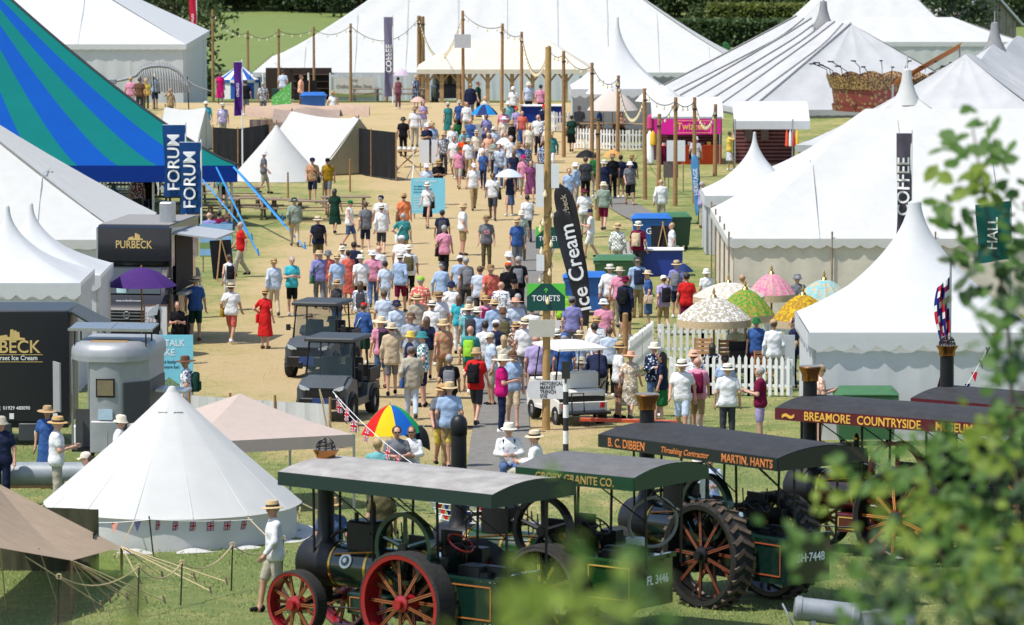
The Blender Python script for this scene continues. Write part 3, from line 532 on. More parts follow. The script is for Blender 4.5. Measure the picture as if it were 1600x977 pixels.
    b.grid(lambda u, s: (x0+(x1-x0)*u, (s*2-1)*wd, zc+.13*(1-(s*2-1)**2)), 10, 14); b.grid(lambda u, s: (x0+(x1-x0)*u, (1-s*2)*wd, zc-.03+.13*(1-(s*2-1)**2)), 10, 14); rf = b.build('canopy', roofm, t)
    for s in (-1, 1): b = MB(); b.box(x0+.004, x1-.004, s*wd-.012, s*wd+.012, zc-.21, zc-.003); vl = b.build('valance', valm, rf, smooth=0)
    for x in (x0, x1): b = MB(); b.prism([(-wd, zc-.21), (wd, zc-.21), (wd, zc-.005)]+[((.9-.2*k)*wd, zc-.01+.13*(1-(.9-.2*k)**2)) for k in range(10)]+[(-wd, zc-.005)], x-.012, x+.012, Matrix(((0, 0, 1, 0), (1, 0, 0, 0), (0, 1, 0, 0), (0, 0, 0, 1)))); b.build('valance', valm, rf, smooth=0)
    if txt:
        for k, (s_, u, sz, sq, col) in enumerate(txt):
            text(s_, sz, 'lettering', col, rf, RM('Z', math.pi, (u, wd+.016, zc-.115))@FACE, sq, shear=.3 if sz < .14 else 0)
    for x in (x0+.15, -.35, .95, x1-.12):
        if x > x1: continue
        for s in (-1, 1): b = MB(); b.tube((x, s*.46 if x < 2 else s*.3, 1.15), (x, s*.5 if x < 2 else s*.32, zc+.05), .022, n=6); b.build('canopy_post', DARKM, t)
    for s in (-1, 1):
        for xa, xb in ((x0+.15, -.35), (-.35, .95), (.95, x1-.12)):
            if xb > x1 or xb <= xa: continue
            b = MB(); b.tube((xa, s*.5, 1.9), (xb, s*.5, zc), .012, n=5); b.build('canopy_brace', DARKM, t)
    return t
RED = mat('wheel_red', (.3, .01, .014), .35, var=.15, coat=.4); BLK = mat('wheel_black', (.014, .013, .012), .4, var=.3); OR = mat('lining_orange', (.42, .14, .03), .5); YEL = mat('lining_gold', (.62, .4, .08), .5); GRN = mat('lettering_green', (.02, .12, .04), .5)
GREYR = mat('grey_roof_canvas', (.33, .315, .295), .8, var=.3, scale=3, bump=.2, bscale=6); DKR = mat('dark_roof_canvas', (.04, .04, .042), .7, var=.25, scale=4, bump=.2, bscale=8); CONC = mat('roller_steel', (.17, .16, .145), .6, .5, var=.3, scale=6)
engine('dark green steam roller with red spoked wheels and pale grey canopy', (-1.1, 72.8), math.pi-R(39), ('green', (.004, .02, .014)), RED, mat('spoke_dark', (.05, .012, .01), .4), OR, GREYR, mat('valance_green', (.007, .024, .018), .5), rr=.8, cap='cage', extra='crest', hubm=RED)
engine('green granite company steam engine parked behind the steam roller', (1.0, 75.0), math.pi-R(37), ('bright_green', (.009, .045, .01)), CONC, mat('spoke_green', (.02, .09, .02), .4), YEL, mat('slate_roof_canvas', (.13, .13, .13), .8, var=.2, scale=4), mat('valance_bright_green', (.007, .045, .016), .45), [('GROBY GRANITE CO.', -.72, .18, .86, mat('faded_gold', (.38, .26, .07), .6))], cx1=.42, chim=3.2, rr=.72, plain=True, cap='dome', plate='FL 3446')
engine('dark green contractor engine with chevron tyred rear wheels', (3.78, 78.0), math.pi-R(49), ('dark_green', (.004, .018, .014)), BLK, BLK, mat('lining_red_orange', (.36, .08, .025), .5), DKR, mat('valance_black_green', (.008, .015, .012), .4), [('B. C. DIBBEN', 1.72, .2, .8, mat('lettering_orange', (.6, .2, .05), .5)), ('Thrashing Contractor', .32, .135, .95, mat('lettering_orange', ())), ('MARTIN. HANTS', -1.15, .19, .85, mat('lettering_orange', ()))], rr=.87, chim=3.25, cap='copper', tread=mat('dusty_rubber', (.12, .09, .07), .9, var=.4, scale=9), plate='BH·7448')
engine('maroon museum engine half hidden by the foreground leaves', (7.2, 83.5), math.pi-R(35), ('maroon', (.07, .008, .01)), BLK, RED, YEL, DKR, mat('valance_maroon', (.09, .006, .012), .4), [('~', 2.15, .5, .9, GOLD), ('BREAMORE', 1.35, .215, .88, GOLD), ('COUNTRYSIDE', .1, .215, .88, GOLD), ('MUSEUM', -1.2, .215, .88, GOLD)], rr=.85, chim=3.3, cap='copper')
engine('dark red engine behind leaves with spark cage on copper topped chimney', (9.7, 85.2), math.pi-R(39), ('dark_red', (.09, .012, .01)), BLK, RED, YEL, DKR, mat('valance_maroon', ()), rr=.85, cap='cage', chim=3.6)
# hose coil and copper top details on the second engine
b = MB()
for k in range(4): b.torus(.4-.0*k, .028, RM('X', math.pi/2+.1, at(1020, 816, 50.2+.02*k))@Matrix.Rotation(.3, 4, 'Y'), 32, 8)
tag(b.build('hose_coil', mat('grey_hose', (.28, .28, .26), .7)), 'grey coiled suction hose hanging beside the granite engine', 'hose')
b = MB(); b.bbox(0, .3, 0, .2, 0, .12, .03, Matrix.Translation(at(978, 853, 50.1))); tag(b.build('cloth_rag', WHITEP), 'crumpled white rag lying below the coiled hose', 'rag')
# ---------------------------------------------------------------- ice cream van
def txtp(s_, size, m, t, x, y, z, sq=1., rz=0., name='lettering', sh=0.): return text(s_, size, name, m, t, RM('Z', rz, (x, y, z))@FACE, sq, shear=sh)
GOLDP = mat('gold_print', (.62, .44, .16), .4)
def castle(t, x, y, z, k, m, rz=0.):
    b = MB(); b.prism([(-.5, 0), (.5, 0), (.5, .08), (.32, .1), (.3, .3), (.2, .3), (.19, .36), (.1, .34), (.08, .4), (-.02, .38), (-.04, .12), (-.12, .12), (-.14, .2), (-.4, .16), (-.5, .06)], 0, .006, RM('Z', rz, (x, y, z))@FACE@Matrix.Scale(k, 4)); b.build('castle_logo', m, t)
def van():
    y0 = 133.8; z0 = zg(y0); x0 = (262-800)/FPX*y0-1.05; t = thing('ice_cream_van', 'black ice cream van with serving hatch open on its side', 'van', (x0, y0, z0), R(-8)); t.scale = (.96, .8, 1.13)
    bm = BLACKP
    b = MB(); b.bbox(-1.02, 1.02, .9, 5.2, .55, 2.05, .08); body = b.build('body', bm, t)
    b = MB(); M = Matrix(((0, 0, 1, 0), (1, 0, 0, 0), (0, 1, 0, 0), (0, 0, 0, 1)))
    b.prism([(.55, 1.95), (5.3, 1.95), (5.3, 2.98), (.62, 2.98), (.42, 2.9), (.4, 2.1)], -1.08, 1.08, M); lu = b.build('luton_box', bm, t)
    b = MB(); b.box(-1.04, 1.04, .65, 5.26, 2.985, 3.0); b.build('roof_panel', mat('van_roof', (.24, .225, .21), .6), lu)
    for sx in (-1, 1): b = MB(); b.bbox(sx*1.09-.03, sx*1.09+.03, .4, .62, 1.98, 2.95, .02); b.build('corner_trim', METAL if sx < 0 else bm, lu)
    # cab: bonnet, windscreen, grille, lights
    b = MB(); b.prism([(-.75, .45), (.95, .45), (.95, 1.95), (.55, 1.95), (-.02, 1.28), (-.6, 1.12), (-.78, .95)], -.98, .98, M); cab = b.build('cab', bm, t)
    b = MB(); b.add([(-.86, -.03, 1.315), (.86, -.03, 1.315), (.8, .5, 1.93), (-.8, .5, 1.93)], [(0, 1, 2, 3)]); b.build('windscreen', GLASS, cab)
    b = MB(); b.bbox(-.45, -.15, -.02, .1, 1.32, 1.6, .03); b.build('dashboard_card', mat('pale_card', (.5, .7, .68), .6), cab)
    b = MB(); b.box(-.62, .62, -.8, -.76, .66, .93); gr = b.build('grille', DARKM, cab)
    for z in (.72, .8, .88): b = MB(); b.box(-.6, .6, -.815, -.8, z, z+.022); b.build('chrome_bar', METAL, gr)
    b = MB(); b.torus(.085, .014, RM('X', math.pi/2, (0, -.83, .83)), 20); b.box(-.06, .06, -.84, -.825, .82, .845); b.build('badge', METAL, gr)
    for sx in (-1, 1):
        b = MB(); b.prism([(sx*.62, .8), (sx*.9, .85), (sx*.96, 1.12), (sx*.78, 1.05), (sx*.63, .92)], .76, .81, FACE@Matrix.Identity(4)); b.build('headlight', mat('headlamp', (.6, .65, .7), .1, .3), cab)
        b = MB(); b.bbox(sx*1.12-.07, sx*1.12+.07, .1, .22, 1.35, 1.7, .03); b.build('wing_mirror', DARKM, cab)
        for yy in (.05, 3.9): b = MB(); b.lathe([(.2, -.1), (.33, -.09), (.34, 0), (.33, .09), (.2, .1)], 24, RM('Y', math.pi/2, (sx*.92, yy, .34)), True); b.lathe([(0, -.06), (.2, -.06), (.2, .06), (0, .06)], 16, RM('Y', math.pi/2, (sx*.92, yy, .34))); b.build('wheel', RUBBER, t)
    b = MB(); b.bbox(-.95, .95, -.86, -.72, .35, .66, .04); b.build('bumper', DARKM, cab)
    castle(lu, .05, .392, 2.62, .45, GOLDP); txtp('PURBECK', .27, GOLDP, lu, 0, .394, 2.5, .95); txtp('www.purbeckicecream', .1, WHITEP, cab, 0, -.5, 1.165, .8)
    # serving side (right): dark hatch, flap awning, steps with rail
    b = MB(); b.box(1.085, 1.1, 1.3, 4.2, 1.3, 2.7); b.build('hatch_opening', mat('interior_dark', (.03, .025, .025), .8), lu)
    b = MB(); b.box(0, 1.3, 1.0, 4.4, 0, .04, RM('Y', .1, (1.06, 0, 2.74))); b.build('hatch_flap', mat('flap_grey', (.35, .36, .37), .5), lu)
    b = MB(); b.bbox(1.1, 1.4, 1.3, 4.2, 1.2, 1.28, .02); b.build('counter', METAL, lu)
    b = MB(); b.bbox(.55, .95, 1.6, 2.2, 3.0, 3.5, .04); b.build('roof_unit', METAL, lu)
    b = MB(); b.box(-1., .98, -1.25, -1.2, .0, .5); b.build('apron_board', BLACKC, t)
van()
def trailer():
    p = gnd(110, 697); t = thing('ice_cream_trailer', 'black ice cream trailer with gold castle logo and lettering', 'trailer', (p.x, p.y, p.z)); L = 4.2
    b = MB(); b.bbox(-L, 0, 0, 2.1, .55, 3.02, .05); bo = b.build('body', mat('trailer_black', (.012, .012, .015), .4, var=.1), t)
    castle(bo, -1.3, -.006, 2.36, .62, GOLDP); txtp('PURBECK', .4, GOLDP, bo, -1.46, -.006, 2.2, .95); txtp('Award winning Dorset Ice Cream', .145, WHITEP, bo, -1.66, -.006, 1.96, .95); txtp('purbeckicecream.co.uk  |  01929 480090', .11, WHITEP, bo, -1.75, -.006, .84, .95)
    for z in (2.03, 1.87): b = MB(); b.box(-2.7, -.6, -.008, .0, z, z+.012); b.build('gold_rule', GOLDP, bo)
    b = MB(); b.bbox(-L, -.05, .02, 2.05, .4, .56, .03); b.build('chassis', DARKM, t)
    for k in range(3): b = MB(); b.bbox(-1.15-k*.95, -.35-k*.95, -.02, .1, .12, .5, .03); lo = b.build('locker', mat('locker', (.04, .045, .055), .4), t); b = MB(); b.box(-.8-k*.95, -.76-k*.95, -.035, -.02, .2, .34); b.build('latch', WHITEP, lo)
    for k in (-.38, -1.35): b = MB(); b.box(k, k+.1, -.03, .0, .6, .72); b.build('marker_lamp', WHITEP, t)
    for x in (-2.3, -3.1): b = MB(); b.lathe([(.18, -.1), (.32, -.09), (.32, .09), (.18, .1)], 24, RM('X', math.pi/2, (x, .2, .33)), True); b.lathe([(0, -.05), (.18, -.05), (.18, .05), (0, .05)], 14, RM('X', math.pi/2, (x, .2, .33))); b.build('wheel', RUBBER, t)
    b = MB(); b.add([(.02, .0, 3.0), (.02, 2.0, 3.0), (.75, 2.0, 2.62), (.75, .3, 2.55)], [(0, 1, 2, 3)]); b.tube((.02, .0, 3.0), (.78, .3, 2.5), .025); b.build('folding_awning', mat('awning_dark', (.06, .07, .07), .6), t)
    b = MB(); b.bbox(.1, .32, -.5, -.2, 0, .5, .04); b.build('water_carrier', WHITEP, t)
    b = MB(); b.tube((.5, .45, .2), (1.2, .45, .2), .04); b.build('drawbar', METAL, t)
trailer()
def horsebox():
    p = gnd(172, 726); t = thing('horsebox_bar', 'silver converted horsebox bar with solar panel on the roof', 'trailer', (p.x, p.y+.1, p.z), R(-7), None, 1.); t.scale = (.86, .8, 1.02); al = mat('aluminium_skin', (.33, .34, .35), .5, .35, var=.12, scale=3); dk = mat('charcoal_panel', (.055, .055, .06), .6)
    foot = [(-.95, .2), (-.72, -.3), (-.4, -.5), (.4, -.5), (.72, -.3), (.95, .2), (.95, 2.3), (-.95, 2.3)]
    front = [(-.42, -.46), (-.3, -.54), (0, -.58), (.3, -.54), (.42, -.46), (.95, .2), (.95, 2.3), (-.1, 2.3), (-.42, 1.2)]
    b = MB(); b.prism(front, .28, 2.2); bo = b.build('body', al, t)
    b = MB(); b.prism([(-1, .15), (-.72, -.36), (-.35, -.62), (.35, -.62), (.72, -.36), (1, .15), (1, 2.35), (-1, 2.35)], 2.19, 2.3)
    N = 8; ring = [(-1, .15), (-.72, -.36), (-.35, -.62), (.35, -.62), (.72, -.36), (1, .15), (1, 2.35), (-1, 2.35)]
    v = [Vector((x*k, .9+(y-.9)*k, z)) for k, z in ((1, 2.3), (.99, 2.42), (.93, 2.52), (.8, 2.58)) for x, y in ring]; b.add(v, [(j*N+i, j*N+(i+1) % N, (j+1)*N+(i+1) % N, (j+1)*N+i) for j in range(3) for i in range(N)]+[tuple(range(3*N, 4*N))]); b.build('roof', al, t, smooth=50)
    b = MB(); b.box(-.45, .45, -.2, .5, 2.575, 2.59); b.build('roof_hatch', mat('rust_panel', (.35, .22, .1), .7), t)
    b = MB(); b.bbox(-.24, .24, -.6, -.57, 1.45, 1.85, .012); wn = b.build('window', DARKM, bo); b = MB(); b.box(-.2, .2, -.612, -.6, 1.49, 1.81); b.build('pane', mat('warm_glass', (.2, .16, .1), .1), wn)
    b = MB(); b.box(-.18, .18, -.62, -.58, .98, 1.2); b.build('number_board', mat('pale_blue_board', (.4, .52, .62), .4), bo)
    b = MB(); b.prism([(.44, -.47), (.96, .19), (.965, 2.28), (.975, 2.28), (.98, .18), (.45, -.49)], .3, 1.75); b.build('side_panel', dk, bo)
    b = MB(); b.box(-.98, -.42, .5, .55, .3, 1.1); b.build('half_door', dk, bo); b = MB(); b.box(-.96, -.44, -.1, 1.9, .25, .3); b.build('floor', DARKM, bo)
    b = MB(); b.box(-.95, -.5, 2.2, 2.28, .3, 2.2); b.build('rear_wall', al, bo)
    for y in (.15, 2.25): b = MB(); b.tube((-.98, y, .28), (-.98, y, 2.22), .03); b.build('corner_post', METAL, bo)
    b = MB(); b.box(-1.0, -.96, .2, .75, 1.12, 2.15, Matrix.Translation((-.2, -.2, 0))@Matrix.Rotation(.5, 4, 'Z')); b.build('door_leaf', mat('door_grey', (.3, .3, .31), .5), t)
    b = MB(); b.box(-1.05, 1.05, -.4, .6, 0, .04, RM('X', .06, (0, .5, 2.82))); sp = b.build('solar_panel', mat('solar_cells', (.10, .12, .15), .25, pat='check', col2=(.16, .18, .2), pscale=14), t)
    b = MB(); b.box(-1.07, 1.07, -.42, -.4, -.01, .05, RM('X', .06, (0, .5, 2.82))); b.box(-.01, .01, -.4, .6, .03, .05, RM('X', .06, (0, .5, 2.82))); b.build('panel_frame', METAL, sp)
    for x in (-.9, .9):
        for ya, za in ((.1, 2.82), (.9, 2.86)): b = MB(); b.tube((x, ya, 2.45), (x, ya, za), .02); b.build('panel_bracket', DARKM, sp)
    b = MB(); b.box(1.0, 1.75, .4, 1.4, 1.55, 1.6, Matrix.Rotation(.05, 4, 'Y')); b.build('serving_shelf', METAL, t)
    for sx in (-.8, .8): b = MB(); b.lathe([(.16, -.09), (.29, -.08), (.29, .08), (.16, .09)], 20, RM('Y', math.pi/2, (sx, 1.5, .29)), True); b.lathe([(0, -.05), (.16, -.05), (.16, .05), (0, .05)], 12, RM('Y', math.pi/2, (sx, 1.5, .29))); b.build('wheel', RUBBER, t)
    b = MB(); b.tube((0, -.6, .35), (0, -1.3, .35), .04); b.tube((.1, -.9, .0), (.1, -.9, .8), .025); b.build('drawbar', METAL, t)
    b = MB(); b.bbox(-.38, .38, -.62, -.5, .3, .95, .03); b.build('front_locker', al, t)
    # cow head cut-out at the door
horsebox()
SCREEN = see_through(mat('screen_glass', (.03, .05, .05), .05, var=0), .55)
def buggy(label, px, py, yaw, front=True):
    p = gnd(px, py); t = thing('utility_buggy', label, 'buggy', p, yaw); gm = mat('buggy_grey', (.07, .08, .09), .4, var=.1); M = Matrix(((0, 0, 1, 0), (1, 0, 0, 0), (0, 1, 0, 0), (0, 0, 0, 1)))
    b = MB(); b.prism([(-1.25, .32), (1.5, .32), (1.5, .75), (.5, .78), (.45, .5), (-.35, .5), (-.45, .95), (-.8, 1.02), (-1.28, .82)], -.62, .62, M); bo = b.build('body', gm, t)
    b = MB(); b.prism([(-1.3, .78), (-.8, 1.0), (-.5, 1.02), (-.5, 1.06), (-.85, 1.06), (-1.34, .84)], -.5, .5, M); b.build('bonnet', gm, bo)
    b = MB(); b.bbox(-.55, .55, -1.4, -1.24, .35, .6, .04); b.box(-.4, .4, -1.36, -1.26, .6, .78); b.build('bumper', DARKM, bo)
    b = MB(); b.box(-.2, .2, -1.42, -1.4, .38, .6); b.build('number_plate', mat('blue_plate', (.015, .04, .16), .4), bo)
    for s in (-1, 1):
        b = MB(); b.prism([(s*.28, .72), (s*.52, .8), (s*.55, .9), (s*.3, .82)], 1.28, 1.34, FACE@Matrix.Identity(4)); b.build('headlight', mat('headlamp', ()), bo)
        for y in (-.85, 1.0):
            b = MB(); b.lathe([(.15, -.1), (.27, -.11), (.3, -.06), (.3, .06), (.27, .11), (.15, .1)], 22, RM('Y', math.pi/2, (s*.58, y, .3)), True); wh = b.build('wheel', RUBBER, t); b = MB(); b.lathe([(0, -.07), (.15, -.07), (.15, .07), (0, .07)], 12, RM('Y', math.pi/2, (s*.58, y, .3))); b.build('rim', METAL, wh)
            b = MB(); b.path([(s*.62, y+.38*math.cos(a), .34+.34*math.sin(a)) for a in np.linspace(.1, 3.04, 9)], .05, 6); b.build('mudguard', DARKM, bo)
        b = MB(); b.path([(s*.6, -.62, 1.0), (s*.56, -.42, 1.85), (s*.56, .55, 1.88), (s*.6, .62, .8)], .025, 8); b.build('roll_bar', DARKM, t)
        b = MB(); b.bbox(s*.3-.22, s*.3+.22, -.02, .42, .72, .84, .04); b.bbox(s*.3-.22, s*.3+.22, .38, .5, .82, 1.4, .04); b.build('seat', DARKM, t)
        b = MB(); b.bbox(s*.74-.06, s*.74+.06, -.6, -.55, 1.2, 1.36, .02); b.tube((s*.6, -.58, 1.25), (s*.72, -.58, 1.28), .012); b.build('wing_mirror', DARKM, t)
    b = MB(); b.bbox(-.64, .64, -.66, .8, 1.86, 1.95, .05); b.build('roof', mat('roof_black', (.03, .031, .033), .5, bump=.1), t)
    b = MB(); b.add([(-.55, -.63, 1.03), (.55, -.63, 1.03), (.52, -.46, 1.82), (-.52, -.46, 1.82)], [(0, 1, 2, 3)]); ws = b.build('windscreen', SCREEN, t)
    b = MB(); b.path([(-.57, -.64, 1.02), (.57, -.64, 1.02), (.54, -.45, 1.83), (-.54, -.45, 1.83), (-.57, -.64, 1.02)], .02, 6); b.build('screen_frame', DARKM, ws)
    b = MB(); b.torus(.16, .014, RM('X', 1.1, (.3, -.28, 1.08)), 20); b.tube((.3, -.3, 1.05), (.3, -.5, .9), .02); b.build('steering_wheel', DARKM, t)
    b = MB(); b.box(-.6, .6, .7, 1.6, .78, .82)
    for s in (-1, 1): b.box(s*.6-.02, s*.6+.02, .7, 1.6, .8, 1.1)
    b.box(-.6, .6, 1.57, 1.6, .8, 1.1); b.build('cargo_bed', DARKM, t)
    return t
buggy('grey utility buggy with black roof and blue front plate', 527, 652, R(-14)); buggy('black roofed buggy carrying two people in dark hats', 503, 585, R(-14))
def golf_cart():
    p = gnd(888, 664); t = thing('golf_cart', 'white golf cart with rear seat behind the arrow sign', 'golf cart', (p.x, p.y+.9, zg(p.y+.9)), R(200)); cm = mat('cart_cream', (.68, .66, .6), .4, var=.05); M = Matrix(((0, 0, 1, 0), (1, 0, 0, 0), (0, 1, 0, 0), (0, 0, 0, 1)))
    b = MB(); b.prism([(-1.15, .3), (1.0, .3), (1.02, .55), (.55, .62), (.45, .72), (-.1, .72), (-.15, .38), (-.6, .38), (-.75, .95), (-.95, .98), (-1.2, .6)], -.6, .6, M); bo = b.build('body', cm, t)
    b = MB(); b.bbox(-.58, .58, -.15, .35, .72, .86, .05); b.bbox(-.58, .58, .32, .44, .84, 1.22, .05); b.build('front_seat', cm, t); b = MB(); b.bbox(-.58, .58, .5, .95, .7, .82, .05); b.bbox(-.58, .58, .44, .52, .84, 1.2, .04); b.build('rear_seat', cm, t)
    b = MB(); b.bbox(-.56, .56, .95, 1.4, .3, .36, .02); b.box(-.56, .56, .9, .96, .3, .68); b.build('footboard', DARKM, t)
    for s in (-1, 1):
        b = MB(); b.path([(s*.55, -.78, .9), (s*.5, -.55, 1.8), (s*.5, .75, 1.8), (s*.55, .62, .9)], .022, 8); b.build('roof_strut', DARKM, t)
        b = MB(); b.path([(s*.4, 1.35, .35), (s*.4, 1.3, .8), (s*.1, 1.3, .8), (s*.1, 1.35, .35)] if s > 0 else [(-.62, .5, .8), (-.66, .7, 1.0), (-.66, .95, 1.0), (-.62, 1.0, .8)], .018, 6); b.build('grab_bar', DARKM, t)
        b = MB(); b.bbox(s*.48-.06, s*.48+.06, 1.0, 1.03, .42, .54, .01); b.build('tail_light', mat('tail_red', (.5, .01, .01), .3), t)
        for y in (-.85, .75):
            b = MB(); b.lathe([(.12, -.09), (.21, -.1), (.23, -.06), (.23, .06), (.21, .1), (.12, .09)], 22, RM('Y', math.pi/2, (s*.52, y, .23)), True); wh = b.build('wheel', RUBBER, t); b = MB(); b.lathe([(0, -.07), (.13, -.07), (.13, .07), (0, .07)], 12, RM('Y', math.pi/2, (s*.52, y, .23))); b.build('rim', METAL, wh)
    b = MB(); b.grid(lambda u, s: ((u*2-1)*.62, -.8+1.85*s, 1.82+.09*(1-(u*2-1)**4)*(1-(s*2-1)**4)), 14, 14); b.grid(lambda u, s: ((1-u*2)*.62, -.8+1.85*s, 1.8), 2, 2); b.bbox(-.62, .62, -.8, 1.05, 1.77, 1.83, .04); b.build('roof', cm, t, smooth=60)
    b = MB(); b.torus(.16, .014, RM('X', 1.0, (-.28, -.35, 1.02)), 20); b.tube((-.28, -.36, 1.0), (-.28, -.6, .8), .02); b.build('steering_wheel', DARKM, t)
golf_cart()
b = MB(); p = gnd(965, 668); tb = thing('tow_bar', 'orange red tow bar lying on grass behind the golf cart', 'tow bar', p); b.bbox(-.9, 1.5, -.05, .05, .12, .2, .02, Matrix.Rotation(-.25, 4, 'Z')); b.build('bar', mat('red_bar', (.45, .06, .02), .5), tb)
for x in (-.7, 1.2): b = MB(); b.box(x-.04, x+.04, -.04-.25*x, .04-.25*x, 0, .14); b.build('foot', DARKM, tb)
# grey bomb-like cylinder on trestles at the left edge, field gun parts in the foreground
p = gnd(60, 790); t = thing('grey_drop_tank', 'long grey metal tank resting on wooden trestles', 'tank', (p.x, p.y, p.z)); b = MB(); b.lathe([(0, -2.6), (.1, -2.5), (.2, -2.1), (.23, -1.4), (.23, 1.2), (.2, 2), (.1, 2.5), (0, 2.6)], 28, RM('Y', math.pi/2, (0, 0, .62))); b.build('shell', mat('grey_steel', (.28, .31, .33), .45, .2, var=.15), t)
b = MB(); b.box(-2, 2, -.1, .1, .35, .41); b.build('trestle_top', OAK, t)
for x in (-1.2, .6, 1.1):
    for s in (-1, 1): b = MB(); b.tube((x, 0, .36), (x+.05, s*.28, 0), .03, n=6); b.build('trestle_leg', OAK, t)
t = thing('grey_gun_cradle', 'grey steel cylinder and lever below the foreground leaves', 'machine', (gnd(1300, 990))); gs = mat('pale_grey_steel', (.3, .32, .34), .45, .3, var=.15); z = .32
b = MB(); b.lathe([(.0, -.6), (.16, -.6), (.2, -.56), (.2, -.5), (.185, -.48), (.185, .3), (.2, .32), (.2, .42), (0, .42)], 28, RM('Y', math.pi/2+.12, (0, 0, z))); b.build('cylinder', gs, t); b = MB(); b.bbox(.4, 1.3, -.15, .15, .05, .36, .03); b.build('trough', gs, t)
b = MB(); M = RM('Y', 1.1, (-.68, -.1, z-.05)); b.torus(.22, .016, M, 28); hw = b.build('hand_wheel', gs, t)
for k in range(3): b = MB(); b.tube(M@Vector((0, 0, 0)), M@Vector((.22*math.cos(k*2.1), .22*math.sin(k*2.1), 0)), .012, n=5); b.build('spoke', gs, hw)
for x in (-.3, .3, 1.1): b = MB(); b.box(x-.04, x+.04, -.15, .15, -.05, z-.1); b.build('support', gs, t)
# ================================================================ street furniture, flags, fences, stalls
def spx(py): return FPX/gnd(800, py).y          # pixels per metre at that ground row
def hgt(ytop, ybase): return (ybase-ytop)/spx(ybase)
# ---- festoon poles and lights
poles = [(333, 15, 158), (388, 48, 153), (436, 45, 156), (491, 42, 156), (548, 37, 159.5), (604, 60, 159.5), (655, 25, 158), (661, 26, 158), (724, 17, 166), (784, 37, 172), (815, 50, 176), (857, 72, 242), (881, 80, 246), (925, 98, 258), (965, 118, 238), (934, 190, 345), (1008, 138, 312), (1029, 178, 328), (1055, 152, 322), (1085, 152, 318), (1117, 163, 276)]
PT = []
PLAB = ['beside the striped pavilion', 'behind the striped pavilion', 'at the coffee counter end', 'before the coffee shop shelves', 'before the coffee banner edge', 'next to the mirrored coffee flag', 'leaning pair by the pavilion, first', 'leaning pair by the pavilion, thicker', 'carrying the grey notice panel', 'before the timber pavilion middle', 'by the drinks counter', 'at the picket fence corner', 'beside the drinks terrace pickets', 'between the cream and white parasols', 'inside the picket picnic garden', 'short one near the ice cream flags', 'at the white robe of the pink stall', 'short one left of the pink banner', 'behind the white sign panel', 'crossing the pink banner lettering', 'at the pink banner right end']
FLAB = []
for i, (x, a, b_) in enumerate(poles):
    p = gnd(x, b_); h = hgt(a, b_); t = thing('festoon_pole', 'round timber festoon pole '+PLAB[i], 'pole', p, random.random(), 'timber festoon poles'); r = .085 if x not in (655, 661) else .13
    q = MB(); q.tube((0, 0, -.2), (random.uniform(-.04, .04), 0, h), r*1.1, r*.85, 10); q.build('pole', WOOD, t); q = MB(); q.tube((0, 0, h-.5), (0, 0, h-.44), r*1.15, n=10); q.build('strap_band', DARKM, t); PT.append(p+Vector((0, 0, h-.15)))
bulb = MB(); bulb.lathe([(.02, .0), (.022, -.05), (.045, -.1), (.035, -.16), (0, -.18)], 8); bo_ = bulb.build('bulb', BULB); bme = bo_.data; bpy.data.objects.remove(bo_)
def festoon(a, b, sag, n, label, group=None):
    a, b = Vector(a), Vector(b); t = thing('festoon_string', label, 'string lights', a, 0, group); pts = catenary(a-a, b-a, sag, 14); q = MB(); q.path(pts, .018, 4); q.build('cable', DARKM, t)
    for k in range(n): link('bulb', bme, t, Vector((0, 0, 0)).lerp(b-a, (k+.5)/n)-Vector((0, 0, sag*4*((k+.5)/n)*(1-(k+.5)/n)+.01)))
for i, j in ((0, 1), (1, 2), (2, 3), (3, 4), (4, 5), (5, 6), (6, 8), (8, 9), (9, 10), (10, 11), (11, 12), (12, 13), (13, 14), (14, 16), (16, 18), (18, 19), (19, 20), (17, 18)):
    d = (PT[i]-PT[j]).length; festoon(PT[i], PT[j], .05*d+.15, max(4, int(d/1.1)), 'festoon bulb string from pole '+PLAB[i], 'festoon strings')
# ---- sign posts
SG = mat('sign_dark_green', (.0, .062, .05), .5, var=.05); LG = mat('sign_light_green', (.1, .55, .06), .5, var=.05); TW = mat('sign_lettering', (.8, .8, .8), .5, var=0); TB = mat('black_lettering', (.02, .02, .02), .6, var=0)
def toilets(t, w, h, z, y):
    q = MB(); q.box(-w/2, w/2, y-.012, y, z, z+h); s_ = q.build('toilet_sign', SG, t, smooth=0)
    for s in (-1, 1): q = MB(); q.prism([(s*w/2, z+h), (s*w*.12, z+h), (s*w/2, z+h*.52)], -y+.013, -y+.019, FACE); q.build('sign_corner', LG, s_, smooth=0)
    text('TOILETS', h*.3, 'lettering', TW, s_, RM('Z', 0, (0, y-.014, z+h*.45))@FACE, .92); q = MB(); q.prism([(-.012, .0), (.012, 0), (.012, .05), (.04, .03), (.04, .05), (0, .09), (-.04, .05), (-.04, .03), (-.012, .05)], -y+.013, -y+.02, RM('Z', 0, (0, 0, z+h*.66))@FACE@Matrix.Scale(h/.6, 4)) if 0 else q.prism([(x*h/.6, zz*h/.6+z+h*.66) for x, zz in ((-.012, .0), (.012, 0), (.012, .07), (.04, .045), (.05, .06), (0, .11), (-.05, .06), (-.04, .045), (-.012, .07))], -y+.013, -y+.02, FACE); q.build('arrow', LG, s_, smooth=0)
p = gnd(853, 672); t = thing('sign_post', 'tall timber post with toilets sign and fairy lights wound round', 'sign post', p); H = hgt(70, 672); s_ = spx(672)
q = MB(); q.tube((0, 0, -.2), (.05, 0, H), .095, .07, 12); q.build('post', mat('fresh_timber', (.45, .28, .11), .7, var=.25, scale=7), t)
toilets(t, 60/s_, 43/s_, (672-483)/s_, -.12)
